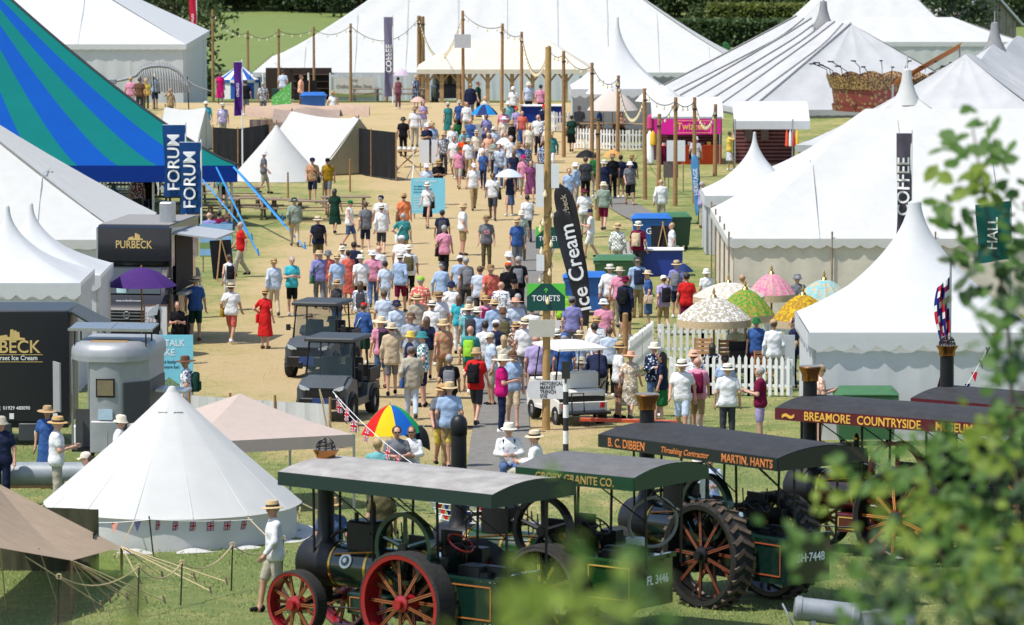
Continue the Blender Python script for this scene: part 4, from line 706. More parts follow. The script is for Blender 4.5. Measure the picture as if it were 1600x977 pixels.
q = MB(); q.box(-27/s_, 14/s_, -.16, -.12, (672-524)/s_, (672-497)/s_); q.build('grey_panel', GREYBOX, t, smooth=0)
for dx, a, b_ in ((-10, 320, 253), (14, 290, 253), (-9, 420, 395)): q = MB(); q.box(dx/s_-.09, dx/s_+.09, -.15, -.1, (672-a)/s_, (672-b_)/s_); q.build('white_panel', SIGNW, t, smooth=0)
q = MB(); q.path([(.13*math.cos(k*.55), .13*math.sin(k*.55), 2.6+k*.055) for k in range(60)], .008, 4); q.build('light_cable', DARKM, t)
for k in range(0, 60, 3): link('bulb', bme, t, (.15*math.cos(k*.55), .15*math.sin(k*.55), 2.6+k*.055))
q = MB(); z0 = (672-622)/s_; w0 = -24/s_; q.prism([(w0-.0, z0), (30/s_, z0), (30/s_, z0+.43), (w0, z0+.43), (w0-.06, z0+.36), (w0-.06, z0+.3), (w0-.1, z0+.21), (w0-.06, z0+.12), (w0-.06, z0+.06)], .12, .14, FACE); ar = q.build('arrow_board', SIGNW, t, smooth=0)
for k, w_ in enumerate(('HISTORICAL', 'MARKET', 'TRENCH', 'SOE')): text(w_, .115, 'lettering', TB, ar, RM('Z', 0, (-.14, -.143, z0+.36-k*.098))@FACE, .82, align='LEFT')
p = gnd(859, 452); t = thing('sign_post', 'smaller distant toilets sign post behind the ice cream flags', 'sign post', p); s_ = spx(452)
q = MB(); q.tube((0, 0, -.2), (0, 0, hgt(250, 452)), .07, .06, 10); q.build('post', WOOD, t); toilets(t, 44/s_, 34/s_, (452-388)/s_, -.08)
p = gnd(886, 565); t = thing('notice_board', 'white board reading trench medieval report point', 'sign', p); s_ = spx(565); q = MB(); q.box(-18/s_, 18/s_, -.01, .01, (565-522)/s_, (565-500)/s_); bo_ = q.build('board', SIGNW, t, smooth=0); q = MB(); q.tube((0, .03, 0), (0, .03, (565-500)/s_), .03); q.build('post', WOOD, t)
for k, w_ in enumerate(('TRENCH', 'MEDIEVAL', 'REPORT POINT')): text(w_, .11, 'lettering', TB, bo_, RM('Z', 0, (0, -.013, (565-504-k*7)/s_))@FACE, .8)
p = gnd(884, 714); t = thing('striped_marker_post', 'black and white banded marker post beside the arrow sign', 'post', p); h = hgt(590, 714); q = MB()
for k in range(6): q.m = k % 2; q.tube((0, 0, h*k/6-(.1 if k == 0 else 0)), (0, 0, h*(k+1)/6), .062, n=14)
q.build('post', [TB, WHITEP], t); q = MB(); q.box(-.09, .09, -.09, -.065, h, h+.38); q.build('black_plate', TB, t, smooth=0); q = MB(); q.tube((0, -.05, h-.1), (0, -.05, h+.36), .02); q.build('plate_stem', TB, t)
# ---- flags
def feather(label, px, ybase, ytop, lean, wpx, col, txt=None, tcol=None, tsize=.5, sq=1., tz=.5):
    p = gnd(px, ybase); s_ = spx(ybase); h = (ybase-ytop)/s_; w = wpx/s_; dx = lean/s_; t = thing('feather_flag', label, 'flag', p)
    def cl(v): return dx*v**1.6
    def wd(v): return w*(.35+.65*math.sin(min(1, v*1.4)*math.pi/2))*(1 if v < .82 else math.sqrt(max(0, 1-((v-.82)/.18)**2)))
    q = MB(); q.grid(lambda u, v: (cl(v)+(u-.5)*wd(v), .05*math.sin(v*9+u*3), .12*h+.88*h*v), 6, 26); sail = q.build('sail', col, t)
    q = MB(); q.path([(cl(v)+.5*wd(v), 0, h*.12+.88*h*v if v > 0 else 0) for v in [0]+list(np.linspace(.02, .97, 14))], .02, 6); q.build('mast', DARKM, t); q = MB(); q.box(-.3, .3, -.02, .02, 0, .03); q.box(-.02, .02, -.3, .3, .03, .06); q.build('base', DARKM, t)
    if txt: text(txt, tsize, 'lettering', tcol, sail, Matrix.Translation((cl(tz)+.0, -.07, .12*h+.88*h*tz))@Matrix.Rotation(math.atan2(-(cl(tz+.15)-cl(tz-.15)), .3*.88*h), 4, 'Y').inverted()@FACE@Matrix.Rotation(math.pi/2, 4, 'Z'), sq)
FB = mat('flag_black', (.012, .013, .018), .5, var=.2)
feather('black curved ice cream feather flag with white lettering', 912, 535, 325, -38, 36, FB, 'Ice Cream', TW, .6, 1., .5); feather('second black curved flag tucked behind the ice cream flag', 905, 505, 286, -30, 32, FB, 'Purbeck', mat('flag_gold', (.4, .35, .25), .6), .25, 1., .8)
feather('light blue feather flag before the right marquee', 1089, 350, 241, -5, 12, mat('flag_sky', (.09, .28, .55), .7), 'HERITAGE', TW, .22, 1, .55); feather('small green feather flag on the central marquee roof edge', 1139, 125, 65, -6, 12, mat('flag_green', (.05, .16, .06), .7))
def vflag(label, px, ytop, ybase, wpx, hpx, col, txt=None, tcol=None, tsize=.4, side=-1, wave=.12, polem=None, mirror=False, slant=0., sq=1.):
    p = gnd(px, ybase); s_ = spx(ybase); H = (ybase-ytop)/s_; w, h = wpx/s_, hpx/s_; t = thing('banner_flag', label, 'flag', p); q = MB(); q.tube((0, 0, -.1), (0, 0, H+.1), .035, .03, 8); q.build('flagpole', polem or WHITEP, t)
    q = MB(); q.grid(lambda u, v: (side*w*u*(1-.15*v*math.sin(v*3)), wave*math.sin(v*7+u*5)*(v+.15)-.05, H-h*v-slant*u), 8, 20); f = q.build('flag', col, t); q = MB(); q.tube((0, 0, H), (side*w, 0, H-slant), .015, n=6); q.build('top_arm', METAL, t)
    if txt: tx = text(txt, tsize, 'lettering', tcol or TW, f, Matrix.Translation((side*w*.5, -.06-wave, H-h*.52-slant*.5))@FACE@Matrix.Rotation(math.pi/2, 4, 'Z')@Matrix.Diagonal((1, -1 if mirror else 1, 1, 1)), sq)
    if txt:
        for v_ in tx.data.vertices:
            uu = min(1, max(0, side*v_.co.x/w)); vv = (H-v_.co.z-slant*uu)/h; v_.co.y += .06+wave+wave*math.sin(vv*7+uu*5)*(vv+.15)-.05-.075
    return t
FBL = mat('forum_blue', (.012, .06, .2), .7, var=.15, scale=3)
vflag('blue forum flag on white pole, the taller of two', 291, 195, 366, 36, 112, FBL, 'FORUM', TW, .62); vflag('blue forum flag on white pole by the van roof', 315, 222, 374, 34, 112, FBL, 'FORUM', TW, .62)
vflag('purple banner flag on white pole by the pyramid tent', 379, 97, 268, 13, 84, mat('flag_purple', (.09, .02, .2), .7), 'CHALKE', TW, .16); vflag('red banner flag on white pole beside the frame marquee', 308, -8, 158, 12, 72, mat('flag_red', (.55, .02, .05), .7), 'TALKS', TW, .2)
FG = mat('flag_grey', (.1, .085, .11), .7, var=.2, scale=3); vflag('grey coffee flag with mirrored letters at the coffee marquee', 614, 27, 164, 14, 124, mat('flag_lilac_grey', (.17, .16, .24), .7), 'COFFEE', TW, .42, mirror=True); vflag('grey coffee flag standing behind the right pagoda', 1422, 207, 512, 24, 160, FG, 'COFFEE', TW, .5, wave=.14)
vflag('dark green hall flag slanting among the foreground leaves', 1577, 312, 560, 56, 92, mat('flag_deep_green', (.01, .09, .075), .7), 'HALL', TW, .38, slant=.12, wave=.12, polem=METAL)
# union jack cloth: blue ground, white and red bars as their own faces
UJ = [mat('jack_blue', (.012, .02, .16), .7), mat('jack_white', (.7, .7, .7), .7), mat('jack_red', (.5, .012, .025), .7)]
def jack(q, w, h, M=Matrix.Identity(4), nz=.003):
    q.m = 0; q.add([M@Vector(v) for v in ((0, 0, 0), (w, 0, 0), (w, 0, -h), (0, 0, -h))], [(0, 1, 2, 3)])
    def bar(a, b, t_, m, k): d = Vector((b[0]-a[0], 0, b[1]-a[1])); n = Vector((-d.z, 0, d.x)).normalized()*t_/2; q.m = m; A, B = Vector((a[0], -nz*k, a[1])), Vector((b[0], -nz*k, b[1])); q.add([M@(A-n), M@(B-n), M@(B+n), M@(A+n)], [(0, 1, 2, 3)])
    e = .06*h
    bar((e, -e), (w-e, -h+e), .16*h, 1, 1); bar((e, -h+e), (w-e, -e), .16*h, 1, 1.3); bar((e, -e), (w-e, -h+e), .06*h, 2, 2); bar((e, -h+e), (w-e, -e), .06*h, 2, 2.3); bar((0, -h/2), (w, -h/2), .32*h, 1, 3); bar((w/2, 0), (w/2, -h), .32*h, 1, 3.3); bar((0, -h/2), (w, -h/2), .18*h, 2, 4); bar((w/2, 0), (w/2, -h), .18*h, 2, 4.3)
p = gnd(1483, 700); t = thing('union_jack_flag', 'limp union jack on pole beside the right pagoda', 'flag', p); s_ = spx(700); q = MB(); q.tube((0, 0, 0), (0, 0, (700-400)/s_), .025); q.build('flagpole', METAL, t)
q = MB(); q.m = 0; n = 18; h = 175/s_; w = 24/s_
for k in range(n):
    z0, z1 = (700-430)/s_-h*k/n, (700-430)/s_-h*(k+1)/n
    for c in range(6):
        q.m = [0, 0, 1, 2, 1, 0, 0, 2, 2, 1, 0, 0, 0, 1, 2, 2, 1, 0][(k+c*2) % 18]; f = lambda u, z: (-.02-w*u*(.45+.55*math.sin((z*1.4))**2), .06*math.sin(u*14+z*2), z-.25*u); q.add([f(c/6, z0), f((c+1)/6, z0), f((c+1)/6, z1), f(c/6, z1)], [(0, 1, 2, 3)])
q.build('flag', UJ, t)
def bunting(label, a, b, n, sag, kind, sz=.16, cols=None, stringm=None):
    a, b = Vector(a), Vector(b); t = thing('bunting', label, 'bunting', a); pts = catenary(a-a, b-a, sag, 16); q = MB(); q.path(pts, .008, 4); q.build('string', stringm or ROPEW, t); d = (b-a).normalized(); rz = math.atan2(d.y, d.x)
    for k in range(n):
        f = (k+.5)/n; c = (b-a)*f-Vector((0, 0, sag*4*f*(1-f))); q = MB(); tilt = random.uniform(-.25, .25)
        M = RM('Z', rz+random.uniform(-.3, .3), c)@Matrix.Rotation(tilt, 4, 'X')@Matrix.Translation((-sz/2, 0, 0))
        if kind == 'jack' or (kind == 'mix' and k >= 3): jack(q, sz*1.05, sz*1.2, M); q.build('flag', UJ, t, smooth=0)
        else: q.add([M@Vector((0, 0, 0)), M@Vector((sz, 0, 0)), M@Vector((sz/2, 0, -sz*1.4))], [(0, 1, 2)]); q.build('flag', cols[k % len(cols)], t, smooth=0)
BC = [cmat('bunting_blue', (70, 110, 165)), cmat('bunting_coral', (225, 150, 130)), cmat('bunting_navy', (60, 65, 100)), cmat('bunting_red', (190, 50, 50))]
A, B, C = at(125, 816, 55.4), at(233, 812, 55.2), at(395, 812, 56.6)
bunting('coloured pennant bunting round the left of the bell tent', A, B, 3, .03, 'tri', .14, BC); bunting('union jack bunting round the front of the bell tent', B, C, 6, .03, 'jack', .145)
q = MB(); b0 = gnd(240, 868); tt = thing('bunting_stick', 'dark stick holding bunting against the bell tent', 'stick', b0); q.tube((0, 0, -.05), B-b0+Vector((0, 0, .05)), .014); q.build('rod', DARKM, tt)
bunting('long union jack bunting sloping past the rainbow umbrella', at(520, 612, 64), at(650, 728, 60.5), 8, .1, 'jack', .22); bunting('second short union jack bunting near the gazebo pole', at(524, 618, 64.2), at(560, 662, 63.4), 3, .05, 'jack', .2)
for k in range(5): bunting('tangled bunting heap on the grass behind the steam roller', at(690+random.uniform(0, 30), 775+k*9, 58-k*.8), at(765, 780+k*9, 58-k*.8), 9, .05, 'tri', .1, [UJ[1], UJ[2], UJ[0]]) if k == 0 else bunting(('', 'red and white bunting line lying behind the roller flywheel', 'tangled bunting row below the chimney', 'bunting row across grass under the canopy', 'lowest bunting row behind the steering wheel')[k], at(665+k*6, 775+k*9, 58-k*.8), at(768, 779+k*9, 58-k*.8), 9, .05, 'tri', .1, [UJ[1], UJ[2], UJ[0]])
bunting('red and blue pennant bunting at the right pagoda', at(1560, 510, 70.5), at(1485, 640, 70), 7, .1, 'tri', .16, [BC[3], BC[2], BC[2], UJ[2], UJ[0]])
# ---- wheelie bins
def bin_(label, px, py, w, body, lid, rz=0.):
    p = gnd(px, py); t = thing('wheelie_bin', label, 'bin', p, rz); h, d = 1.15, .95
    q = MB(); v = [(-w*.45, -d*.4, .15), (w*.45, -d*.4, .15), (w*.45, d*.4, .15), (-w*.45, d*.4, .15), (-w/2, -d/2, h), (w/2, -d/2, h), (w/2, d/2, h), (-w/2, d/2, h)]; q.add(v, [(3, 2, 1, 0), (4, 5, 6, 7), (0, 1, 5, 4), (1, 2, 6, 5), (2, 3, 7, 6), (3, 0, 4, 7)]); q.bbox(-w/2-.03, w/2+.03, -d/2-.03, d/2+.03, h-.1, h, .03); q.build('body', body, t)
    q = MB(); q.grid(lambda u, v: ((u-.5)*(w+.1), (v-.5)*(d+.1), h+.01+.16*math.sin(v*math.pi)**.7*(1 if 0 < u < 1 else .0)), 10, 10); q.build('lid', lid, t); q = MB(); q.tube((-w*.4, -d/2-.07, h+.02), (w*.4, -d/2-.07, h+.02), .025); q.build('handle', lid, t)
    for sx in (-1, 1):
        for sy in (-1, 1): q = MB(); q.lathe([(0, -.03), (.08, -.03), (.08, .03), (0, .03)], 12, RM('Y', math.pi/2, (sx*w*.38, sy*d*.32, .08))); q.build('castor', RUBBER, t)
    return t
bin_('blue wheelie bin with green lid on the terrace edge', 490, 186, 1.2, BLUEB, BLUEB); t = bin_('blue wheelie bin next to the black easel by the right marquee', 1018, 392, 1.35, BLUEB, BLUEB); text('GC', .3, 'lettering', TW, t, RM('Z', 0, (.0, -.5, .72))@FACE); bin_('dark green wheelie bin beside the blue bin', 1052, 390, 1.0, mat('bin_dark_green', (.015, .06, .025), .5), GREENB, .3)
bin_('green wheelie bin behind the ice cream flags', 962, 463, 1.35, GREENB, GREENB); bin_('blue wheelie bin hidden behind the ice cream flag', 915, 492, 1.3, BLUEB, BLUEB); bin_('green wheelie bin in front of the right pagoda', 1352, 695, 1.35, GREENB, GREENB)
# ---- boards and easels
def board(name, label, px, ybase, w, z0, z1, m, lines=(), legs=True, tilt=.0, sz=.12, frame=None, cat='sign'):
    p = gnd(px, ybase); t = thing(name, label, cat, p, tilt); q = MB(); q.box(-w/2, w/2, -.02, .02, z0, z1); b_ = q.build('panel', m, t, smooth=0)
    if frame:
        for a in ((-w/2-.03, -w/2, z0-.03, z1+.03), (w/2, w/2+.03, z0-.03, z1+.03), (-w/2, w/2, z1, z1+.03), (-w/2, w/2, z0-.03, z0)): q = MB(); q.box(a[0], a[1], -.03, .03, a[2], a[3]); q.build('frame', frame, t, smooth=0)
    if legs:
        for s in (-1, 1): q = MB(); q.tube((s*w*.4, .0, -.05), (s*w*.4, .03, z0+.1), .025, n=6); q.build('leg', GREYW, t)
    for (s_, x, z, k, m2) in lines: text(s_, k, 'lettering', m2, b_, RM('Z', 0, (x, -.022, z))@FACE, .9, align='LEFT')
    return t
SKY = mat('board_sky_blue', (.2, .58, .72), .6, var=.06); TD = mat('text_dark_blue', (.02, .1, .16), .6, var=0)
board('information_board', 'pale blue information board standing in the avenue', 669, 342, 1.3, .2, 1.55, SKY, [("LET'S TALK CHALKE", -.5, 1.43, .1, TW), ('our digital festival', -.55, 1.24, .09, TD), ('for friends and family', -.55, 1.13, .09, TD), ('and so much more', -.55, 1.02, .09, TD)]+[('talks here', -.55, .85-k*.1, .07, TW) for k in range(6)])
t = board('information_board', 'blue lets talk board behind the silver horsebox', 258, 655, 1.35, .5, 2.0, SKY, [("LET'S TALK", -.5, 1.8, .22, TW), ('CHALKE', -.5, 1.58, .22, TW), ('for friends and family', -.5, 1.36, .1, TD), ('and so much more fun!', -.5, 1.24, .1, TD)])
q = MB(); q.prism([(-.3, .65), (.05, .55), (.45, .75), (.1, 1.0)], .022, .03, FACE); q.build('photo_print', mat('print_mix', (.2, .3, .12), .6, pat='floral', col2=(.05, .1, .3), pscale=18), t)
board('menu_board', 'white menu poster in brown frame beside the van', 244, 545, .62, .25, 1.2, SIGNW, [('PRICES', -.2, 1.0, .12, mat('pink_print', (.6, .3, .3), .6)), ('£ 3   £ 4', -.22, .8, .12, mat('pink_print', ())), ('£ 5', -.1, .6, .12, mat('pink_print', ()))], frame=mat('brown_frame', (.12, .05, .025), .6))
t = board('menu_board', 'small framed union jack board by the van steps', 266, 520, .5, .3, .8, SIGNW, frame=mat('brown_frame', ())); q = MB(); jack(q, .46, .4, Matrix.Translation((-.23, -.03, .75))); q.build('flag_print', UJ, t, smooth=0)
board('photo_panel', 'sky and field picture panel beside the serving hatch', 338, 425, 1.1, .5, 1.6, mat('sky_print', (.25, .45, .7), .5, pat='hstripe', col2=(.2, .3, .12), pscale=1.2)); board('white_sign', 'white blank sign panel in front of the pink stall', 1056, 300, .75, 1.25, 2.1, SIGNW, legs=True); board('white_sign', 'white hanging notice on the marquee festoon pole', 723, 166.5, .85, 3.0, 3.7, mat('notice_grey', (.45, .46, .48), .6), legs=False)
for k, (x, w_) in enumerate(((663, .42), (682, .42))): board('white_sign', ('narrow white sign panel beside the craft table', 'narrow white sign panel next to the other craft sign')[k], x, 268, w_, .35, 1.35, SIGNW, legs=True)
board('white_screen', 'white hoarding panel next to the blue counter', 984, 425, 1.15, .05, .98, SIGNW); board('grey_sign', 'grey easel sign on grass near the pink stall', 1048, 305, .6, .7, 1.35, mat('sign_grey_brown', (.14, .11, .1), .7)); board('white_screen', 'pale grey board beside the right pagoda leg', 1226, 610, .5, .1, 1.4, mat('pale_panel', (.5, .53, .55), .6))
def easel(label, px, py, h=1.1, m=None, rz=0.):
    p = gnd(px, py); t = thing('easel_sign', label, 'sign', p, rz); q = MB(); q.box(-.4, .4, -.02, .0, .1, h, RM('X', -.18)); q.build('blackboard', m or BLACKC, t, smooth=0)
    for a, b_ in (((-.3, -.05, 0), (.02, .2, h+.12)), ((.3, -.05, 0), (-.02, .2, h+.12)), ((0, .55, 0), (0, .2, h+.1))): q = MB(); q.tube(a, b_, .025, n=6); q.build('leg', OAK, t)
easel('black easel board by the blue bin and counter', 1036, 415, 1.35); easel('black easel board under the central marquee eave', 484, 161, 1.2, rz=3.1); easel('black easel board near the van serving hatch', 350, 440, 1.35, rz=.6)
p = gnd(1031, 432); t = thing('counter', 'blue fronted counter with pale top beside the bins', 'counter', p); q = MB(); q.box(-.75, .75, 0, .7, 0, .85); q.build('body', mat('counter_blue', (.008, .035, .26), .5), t, smooth=0); q = MB(); q.bbox(-.95, .8, -.08, .78, .85, .9, .02); q.build('top', SIGNW, t)
p = gnd(440, 175); t = thing('green_banner', 'slanting bright green banner beside the terrace bin', 'banner', p); q = MB(); q.add([(-.5, 0, .0), (.45, 0, 0), (.5, .02, 1.5), (-.5, 0, .75)], [(0, 1, 2, 3)]); q.build('panel', mat('banner_green', (.1, .42, .08), .6, pat='floral', col2=(.3, .6, .3), pscale=9), t); q = MB(); q.add([(0, -.01, .0), (.45, -.01, 0), (.45, -.01, .32)], [(0, 1, 2)]); q.build('dark_corner', mat('corner_navy', (.02, .05, .12), .6), t)
for x in (-.48, .47): q = MB(); q.tube((x, .03, -.1), (x, .03, .75 if x < 0 else 1.5), .02); q.build('post', METAL, t)
# ---- picket fences
pk = MB(); pk.prism([(-.04, 0), (.04, 0), (.04, .9), (0, .98), (-.04, .9)], -.011, .011, FACE); po = pk.build('picket', WHITEP, smooth=0); PKM = po.data; bpy.data.objects.remove(po)
def fence(label, pts, h=1., gap=.15):
    P = [gnd(*q) for q in pts]; t = thing('picket_fence', label, 'fence', P[0])
    for a, b in zip(P, P[1:]):
        a, b = a-P[0], b-P[0]; L = (b-a).length; rz = math.atan2(b.y-a.y, b.x-a.x); n = max(3, int(L/gap))
        for k in range(n):
            c = a.lerp(b, (k+.5)/n); o = link('picket', PKM, t, c+Vector((0, 0, .05)), rz); o.scale = (1, 1, h*random.uniform(.97, 1.02))
        for z in (.25, .72): q = MB(); q.box(0, L, .013, .05, z*h, z*h+.07, Matrix.Translation(a)@Matrix.Rotation(rz, 4, 'Z')); q.build('rail', WHITEP, t, smooth=0)
        for f in (0, .5, 1): c = a.lerp(b, f); q = MB(); q.box(c.x-.04, c.x+.04, c.y+.05, c.y+.13, 0, h*.95); q.build('post', WHITEP, t, smooth=0)
fence('white picket fence behind the big top picnic tables', [(128, 306), (250, 306), (352, 304)]); fence('short white picket fence beside the blue counter on terrace', [(845, 203), (868, 207), (896, 206)], .95); fence('white picket fence in front of the picnic parasols', [(896, 233), (955, 236), (1007, 236)], .95)
fence('white picket fence behind the fringed parasols', [(1030, 562), (1098, 562), (1165, 562), (1232, 560)]); fence('white picket fence in front of the fringed parasol tables', [(1048, 618), (1110, 619), (1170, 620), (1236, 622)]); fence('white picket gate standing open beside the parasol garden', [(984, 590), (1019, 562)], 1., .14)
# ---- picnic tables
def picnic(px, py, rz, label, group):
    p = gnd(px, py); t = thing('picnic_table', label, 'picnic table', p, rz, group)
    for k in range(5): q = MB(); q.box(-.95, .95, -.38+k*.155, -.24+k*.155, .72, .76); q.build('plank', GREYW, t, smooth=0)
    for s in (-1, 1): q = MB(); q.box(-.95, .95, s*.72-.12, s*.72+.12, .42, .46); q.build('bench', GREYW, t, smooth=0)
    for x in (-.7, .7):
        for s in (-1, 1): q = MB(); q.add([Vector((x-.04, s*a, z)) for a, z in ((.2, .72), (.32, .72), (.68, 0), (.56, 0))]+[Vector((x+.04, s*a, z)) for a, z in ((.2, .72), (.32, .72), (.68, 0), (.56, 0))], [(0, 1, 2, 3), (7, 6, 5, 4), (0, 4, 5, 1), (1, 5, 6, 2), (2, 6, 7, 3), (3, 7, 4, 0)]); q.build('leg', GREYW, t, smooth=0)
        q = MB(); q.box(x-.03, x+.03, -.78, .78, .36, .42); q.build('cross_beam', GREYW, t, smooth=0)
for x, y in ((205, 318), (290, 318), (375, 322), (255, 338), (335, 342), (400, 340), (440, 342), (490, 345), (540, 338), (300, 352)): picnic(x, y, random.uniform(-.12, .12), 'weathered picnic table on grass beside the big top', 'picnic tables beside the big top')
for x, y in ((912, 216), (938, 218), (990, 219)): picnic(x, y, random.uniform(-.3, .3), 'weathered picnic table behind white pickets near the pagoda', 'picnic tables inside the pickets')
for x, y in ((572, 158.5), (640, 158.5)): picnic(x, y, .1, 'dark picnic table in front of the coffee banner', 'tables at the coffee banner')
# ---- fringed garden parasols
def fparasol(label, px, ytop, yrim, ybase, wpx, col, col2):
    p = gnd(px, ybase); s_ = spx(ybase); t = thing('fringed_parasol', label, 'parasol', p); r = wpx/2/s_; zt = (ybase-ytop)/s_-.18; zr = (ybase-yrim)/s_; n = 16; m = mat('parasol_'+label.split()[0]+label.split()[1], col, .8, var=.1, trans=.2, pat='leopard', col2=col2, pscale=11); fr = mat('fringe_cream', (.55, .42, .26), .9, var=.3, scale=30)
    for k in range(n):
        a0, a1 = 2*math.pi*k/n, 2*math.pi*(k+1)/n; q = MB(); q.grid(lambda u, v: ((.03+(r-.03)*v)*math.cos(a0+(a1-a0)*u)*(1-.02*math.sin(u*math.pi)), (.03+(r-.03)*v)*math.sin(a0+(a1-a0)*u)*(1-.02*math.sin(u*math.pi)), zt-(zt-zr)*v**1.7-.03*math.sin(u*math.pi)*v), 4, 8); pn = q.build('canopy_panel', m, t, smooth=60)
        q = MB(); q.grid(lambda u, v: (r*math.cos(a0+(a1-a0)*u), r*math.sin(a0+(a1-a0)*u), zr-(.17+.04*(int(u*8) % 2))*v), 8, 1); q.build('fringe', fr, pn)
    q = MB(); q.lathe([(.1, zt-.02), (.06, zt+.05), (.02, zt+.08), (.045, zt+.12), (.03, zt+.17), (.01, zt+.24), (0, zt+.25)], 12); q.build('finial', BRASS, t); q = MB(); q.tube((0, 0, 0), (0, 0, zt), .028); q.build('pole', WOOD, t); q = MB(); q.lathe([(.25, 0), (.25, .05), (.04, .1), (.04, .3)], 16); q.build('base', DARKM, t)
fparasol('cream white fringed parasol with dark scrollwork', 1115, 452, 497, 600, 117, (.72, .71, .68), (.42, .38, .3)); fparasol('plain white fringed parasol behind the green one', 1138, 430, 462, 568, 112, (.72, .7, .66), (.55, .5, .4)); fparasol('leaf green fringed parasol among the garden parasols', 1164, 440, 490, 582, 92, (.08, .3, .04), (.35, .3, .06)); fparasol('rose pink fringed parasol near the marquee wall', 1205, 416, 458, 560, 76, (.7, .2, .36), (.6, .35, .35)); fparasol('turquoise blue fringed parasol near the right pagoda', 1287, 425, 470, 575, 98, (.2, .5, .6), (.5, .45, .3)); fparasol('golden yellow fringed parasol near the right pagoda', 1254, 448, 498, 600, 96, (.62, .42, .02), (.4, .22, .03))
# ---- market umbrellas and hand umbrellas
def brolly(label, px, ytop, yrim, wpx, yfoot, cols, n=8, pole=1.1, name='umbrella', tilt=0., stand=False, seg=None, crook=True):
    g_ = gnd(px, yfoot); s_ = FPX/g_.y; r = wpx/2/s_; c = at(px, yrim, g_.y/K); t = thing(name, label, 'umbrella' if name == 'umbrella' else 'parasol', c if not stand else g_, 0); t.rotation_euler = (0, tilt, .2); h = max(.12, (yrim-ytop)/s_); z0 = 0 if not stand else c.z-g_.z
    for k in range(n):
        a0, a1 = 2*math.pi*k/n, 2*math.pi*(k+1)/n; q = MB(); q.grid(lambda u, v: (r*v*math.cos(a0+(a1-a0)*u)*(1-.05*math.sin(u*3.14)*v), r*v*math.sin(a0+(a1-a0)*u)*(1-.05*math.sin(u*3.14)*v), z0+h*(1-v**1.8)), 4, 6); q.build('canopy_panel', cols[k % len(cols)], t, smooth=60)
        if k % 2 == 0: q = MB(); q.tube((0, 0, z0+h*.6), (r*.96*math.cos(a0), r*.96*math.sin(a0), z0+.03), .006, n=4); q.build('rib', METAL, t)
    q = MB(); q.tube((0, 0, z0+h+.06), (0, 0, z0-pole if not stand else 0), .012 if not stand else .025, n=6); q.build('shaft', METAL if not stand else WOOD, t)
    if stand: q = MB(); q.lathe([(.28, 0), (.28, .06), (.04, .1), (.04, .25)], 16); q.build('base', DARKM, t)
    elif crook: q = MB(); q.path([(.035-.035*math.cos(a), 0, -pole-.035*math.sin(a)) for a in np.linspace(0, 3.1, 7)], .012, 5); q.build('handle', DARKM, t)
U = lambda k, c, tr=.25: mat('umbrella_'+k, c, .7, var=.05, trans=tr)
brolly('rainbow panelled umbrella over a seated couple', 612, 632, 676, 98, 742, [U('red', (.65, .02, .015)), U('yellow', (.8, .55, .01)), U('blue', (.01, .12, .5)), U('green', (.01, .35, .12))], tilt=-.05, pole=.75)
brolly('black lined white umbrella held beside the rainbow umbrella', 648, 664, 690, 58, 742, [U('black', (.012, .012, .014), .02)], tilt=.55, pole=.55)
brolly('blue and navy umbrella at the top of the avenue', 757, 163, 179, 44, 235, [U('blue2', (.02, .25, .62)), U('navy', (.02, .04, .14))], pole=.75); brolly('pale peach umbrella held beside the craft table', 653, 151, 159, 25, 212, [U('peach', (.7, .45, .38))], pole=.6); brolly('pale lilac umbrella outside the coffee marquee', 628, 108, 118, 27, 160, [U('lilac', (.62, .5, .62))], pole=.7)
brolly('small white umbrella in the upper crowd', 788, 215, 226, 31, 276, [U('white', (.74, .74, .72))], pole=.6); brolly('pale blue white umbrella over a walker in navy top', 795, 264, 276, 45, 337, [U('paleblue', (.6, .66, .75))], pole=.65); brolly('black umbrella near the picket fence', 916, 234, 246, 36, 300, [U('black', ())], pole=.6); brolly('orange paper umbrella beside the black umbrella', 957, 234, 245, 32, 300, [U('orange', (.7, .35, .12))], pole=.6); brolly('folded navy umbrella edge by the grey backpack', 1066, 412, 424, 36, 490, [U('navy', ())], pole=.5)
brolly('purple market parasol in front of the black van', 222, 418, 447, 112, 556, [mat('parasol_purple', (.055, .02, .13), .8)], n=6, name='market_parasol', stand=True); brolly('white market parasol left under the pagoda', 943, 128, 146, 58, 222, [U('white', ())], name='market_parasol', stand=True); brolly('white market parasol right under the pagoda', 1030, 133, 158, 78, 240, [U('white', ())], name='market_parasol', stand=True); brolly('cream market parasol over the picnic tables', 957, 142, 172, 82, 230, [U('cream', (.62, .55, .5))], name='market_parasol', stand=True)
# ---- market stalls with the pink banner
p = gnd(1078, 258); t = thing('market_stall', 'white roofed stall with pink Twizzell banner and red tables', 'stall', (p.x, p.y, p.z)); s_ = spx(258); W = 2.7
t['label'] = 'white roofed stall with bright pink banner and red tables'
q = MB(); q.grid(lambda u, v: (-W*.62+u*W*1.16, .0+v*2.6, 2.05+.8*math.sin(v*1.57)), 8, 6); q.build('roof', CAN2, t); q = MB(); q.box(-W*.6, W*.52, .02, .05, 2.0, 2.1); q.build('eave_rail', METAL, t, smooth=0)
q = MB(); q.grid(lambda u, v: (-W*.58+u*W*1.08, -.04+.02*math.sin(u*9), 1.35+v*.66-.03*math.sin(u*3.14)*(1-v)), 12, 4); bn = q.build('banner', mat('banner_pink', (.72, .0, .3), .6, var=.08), t); text('Twizzell', .42, 'lettering', mat('banner_gold', (.8, .5, .1), .5), bn, RM('Z', 0, (.05, -.09, 1.68))@FACE, .9)
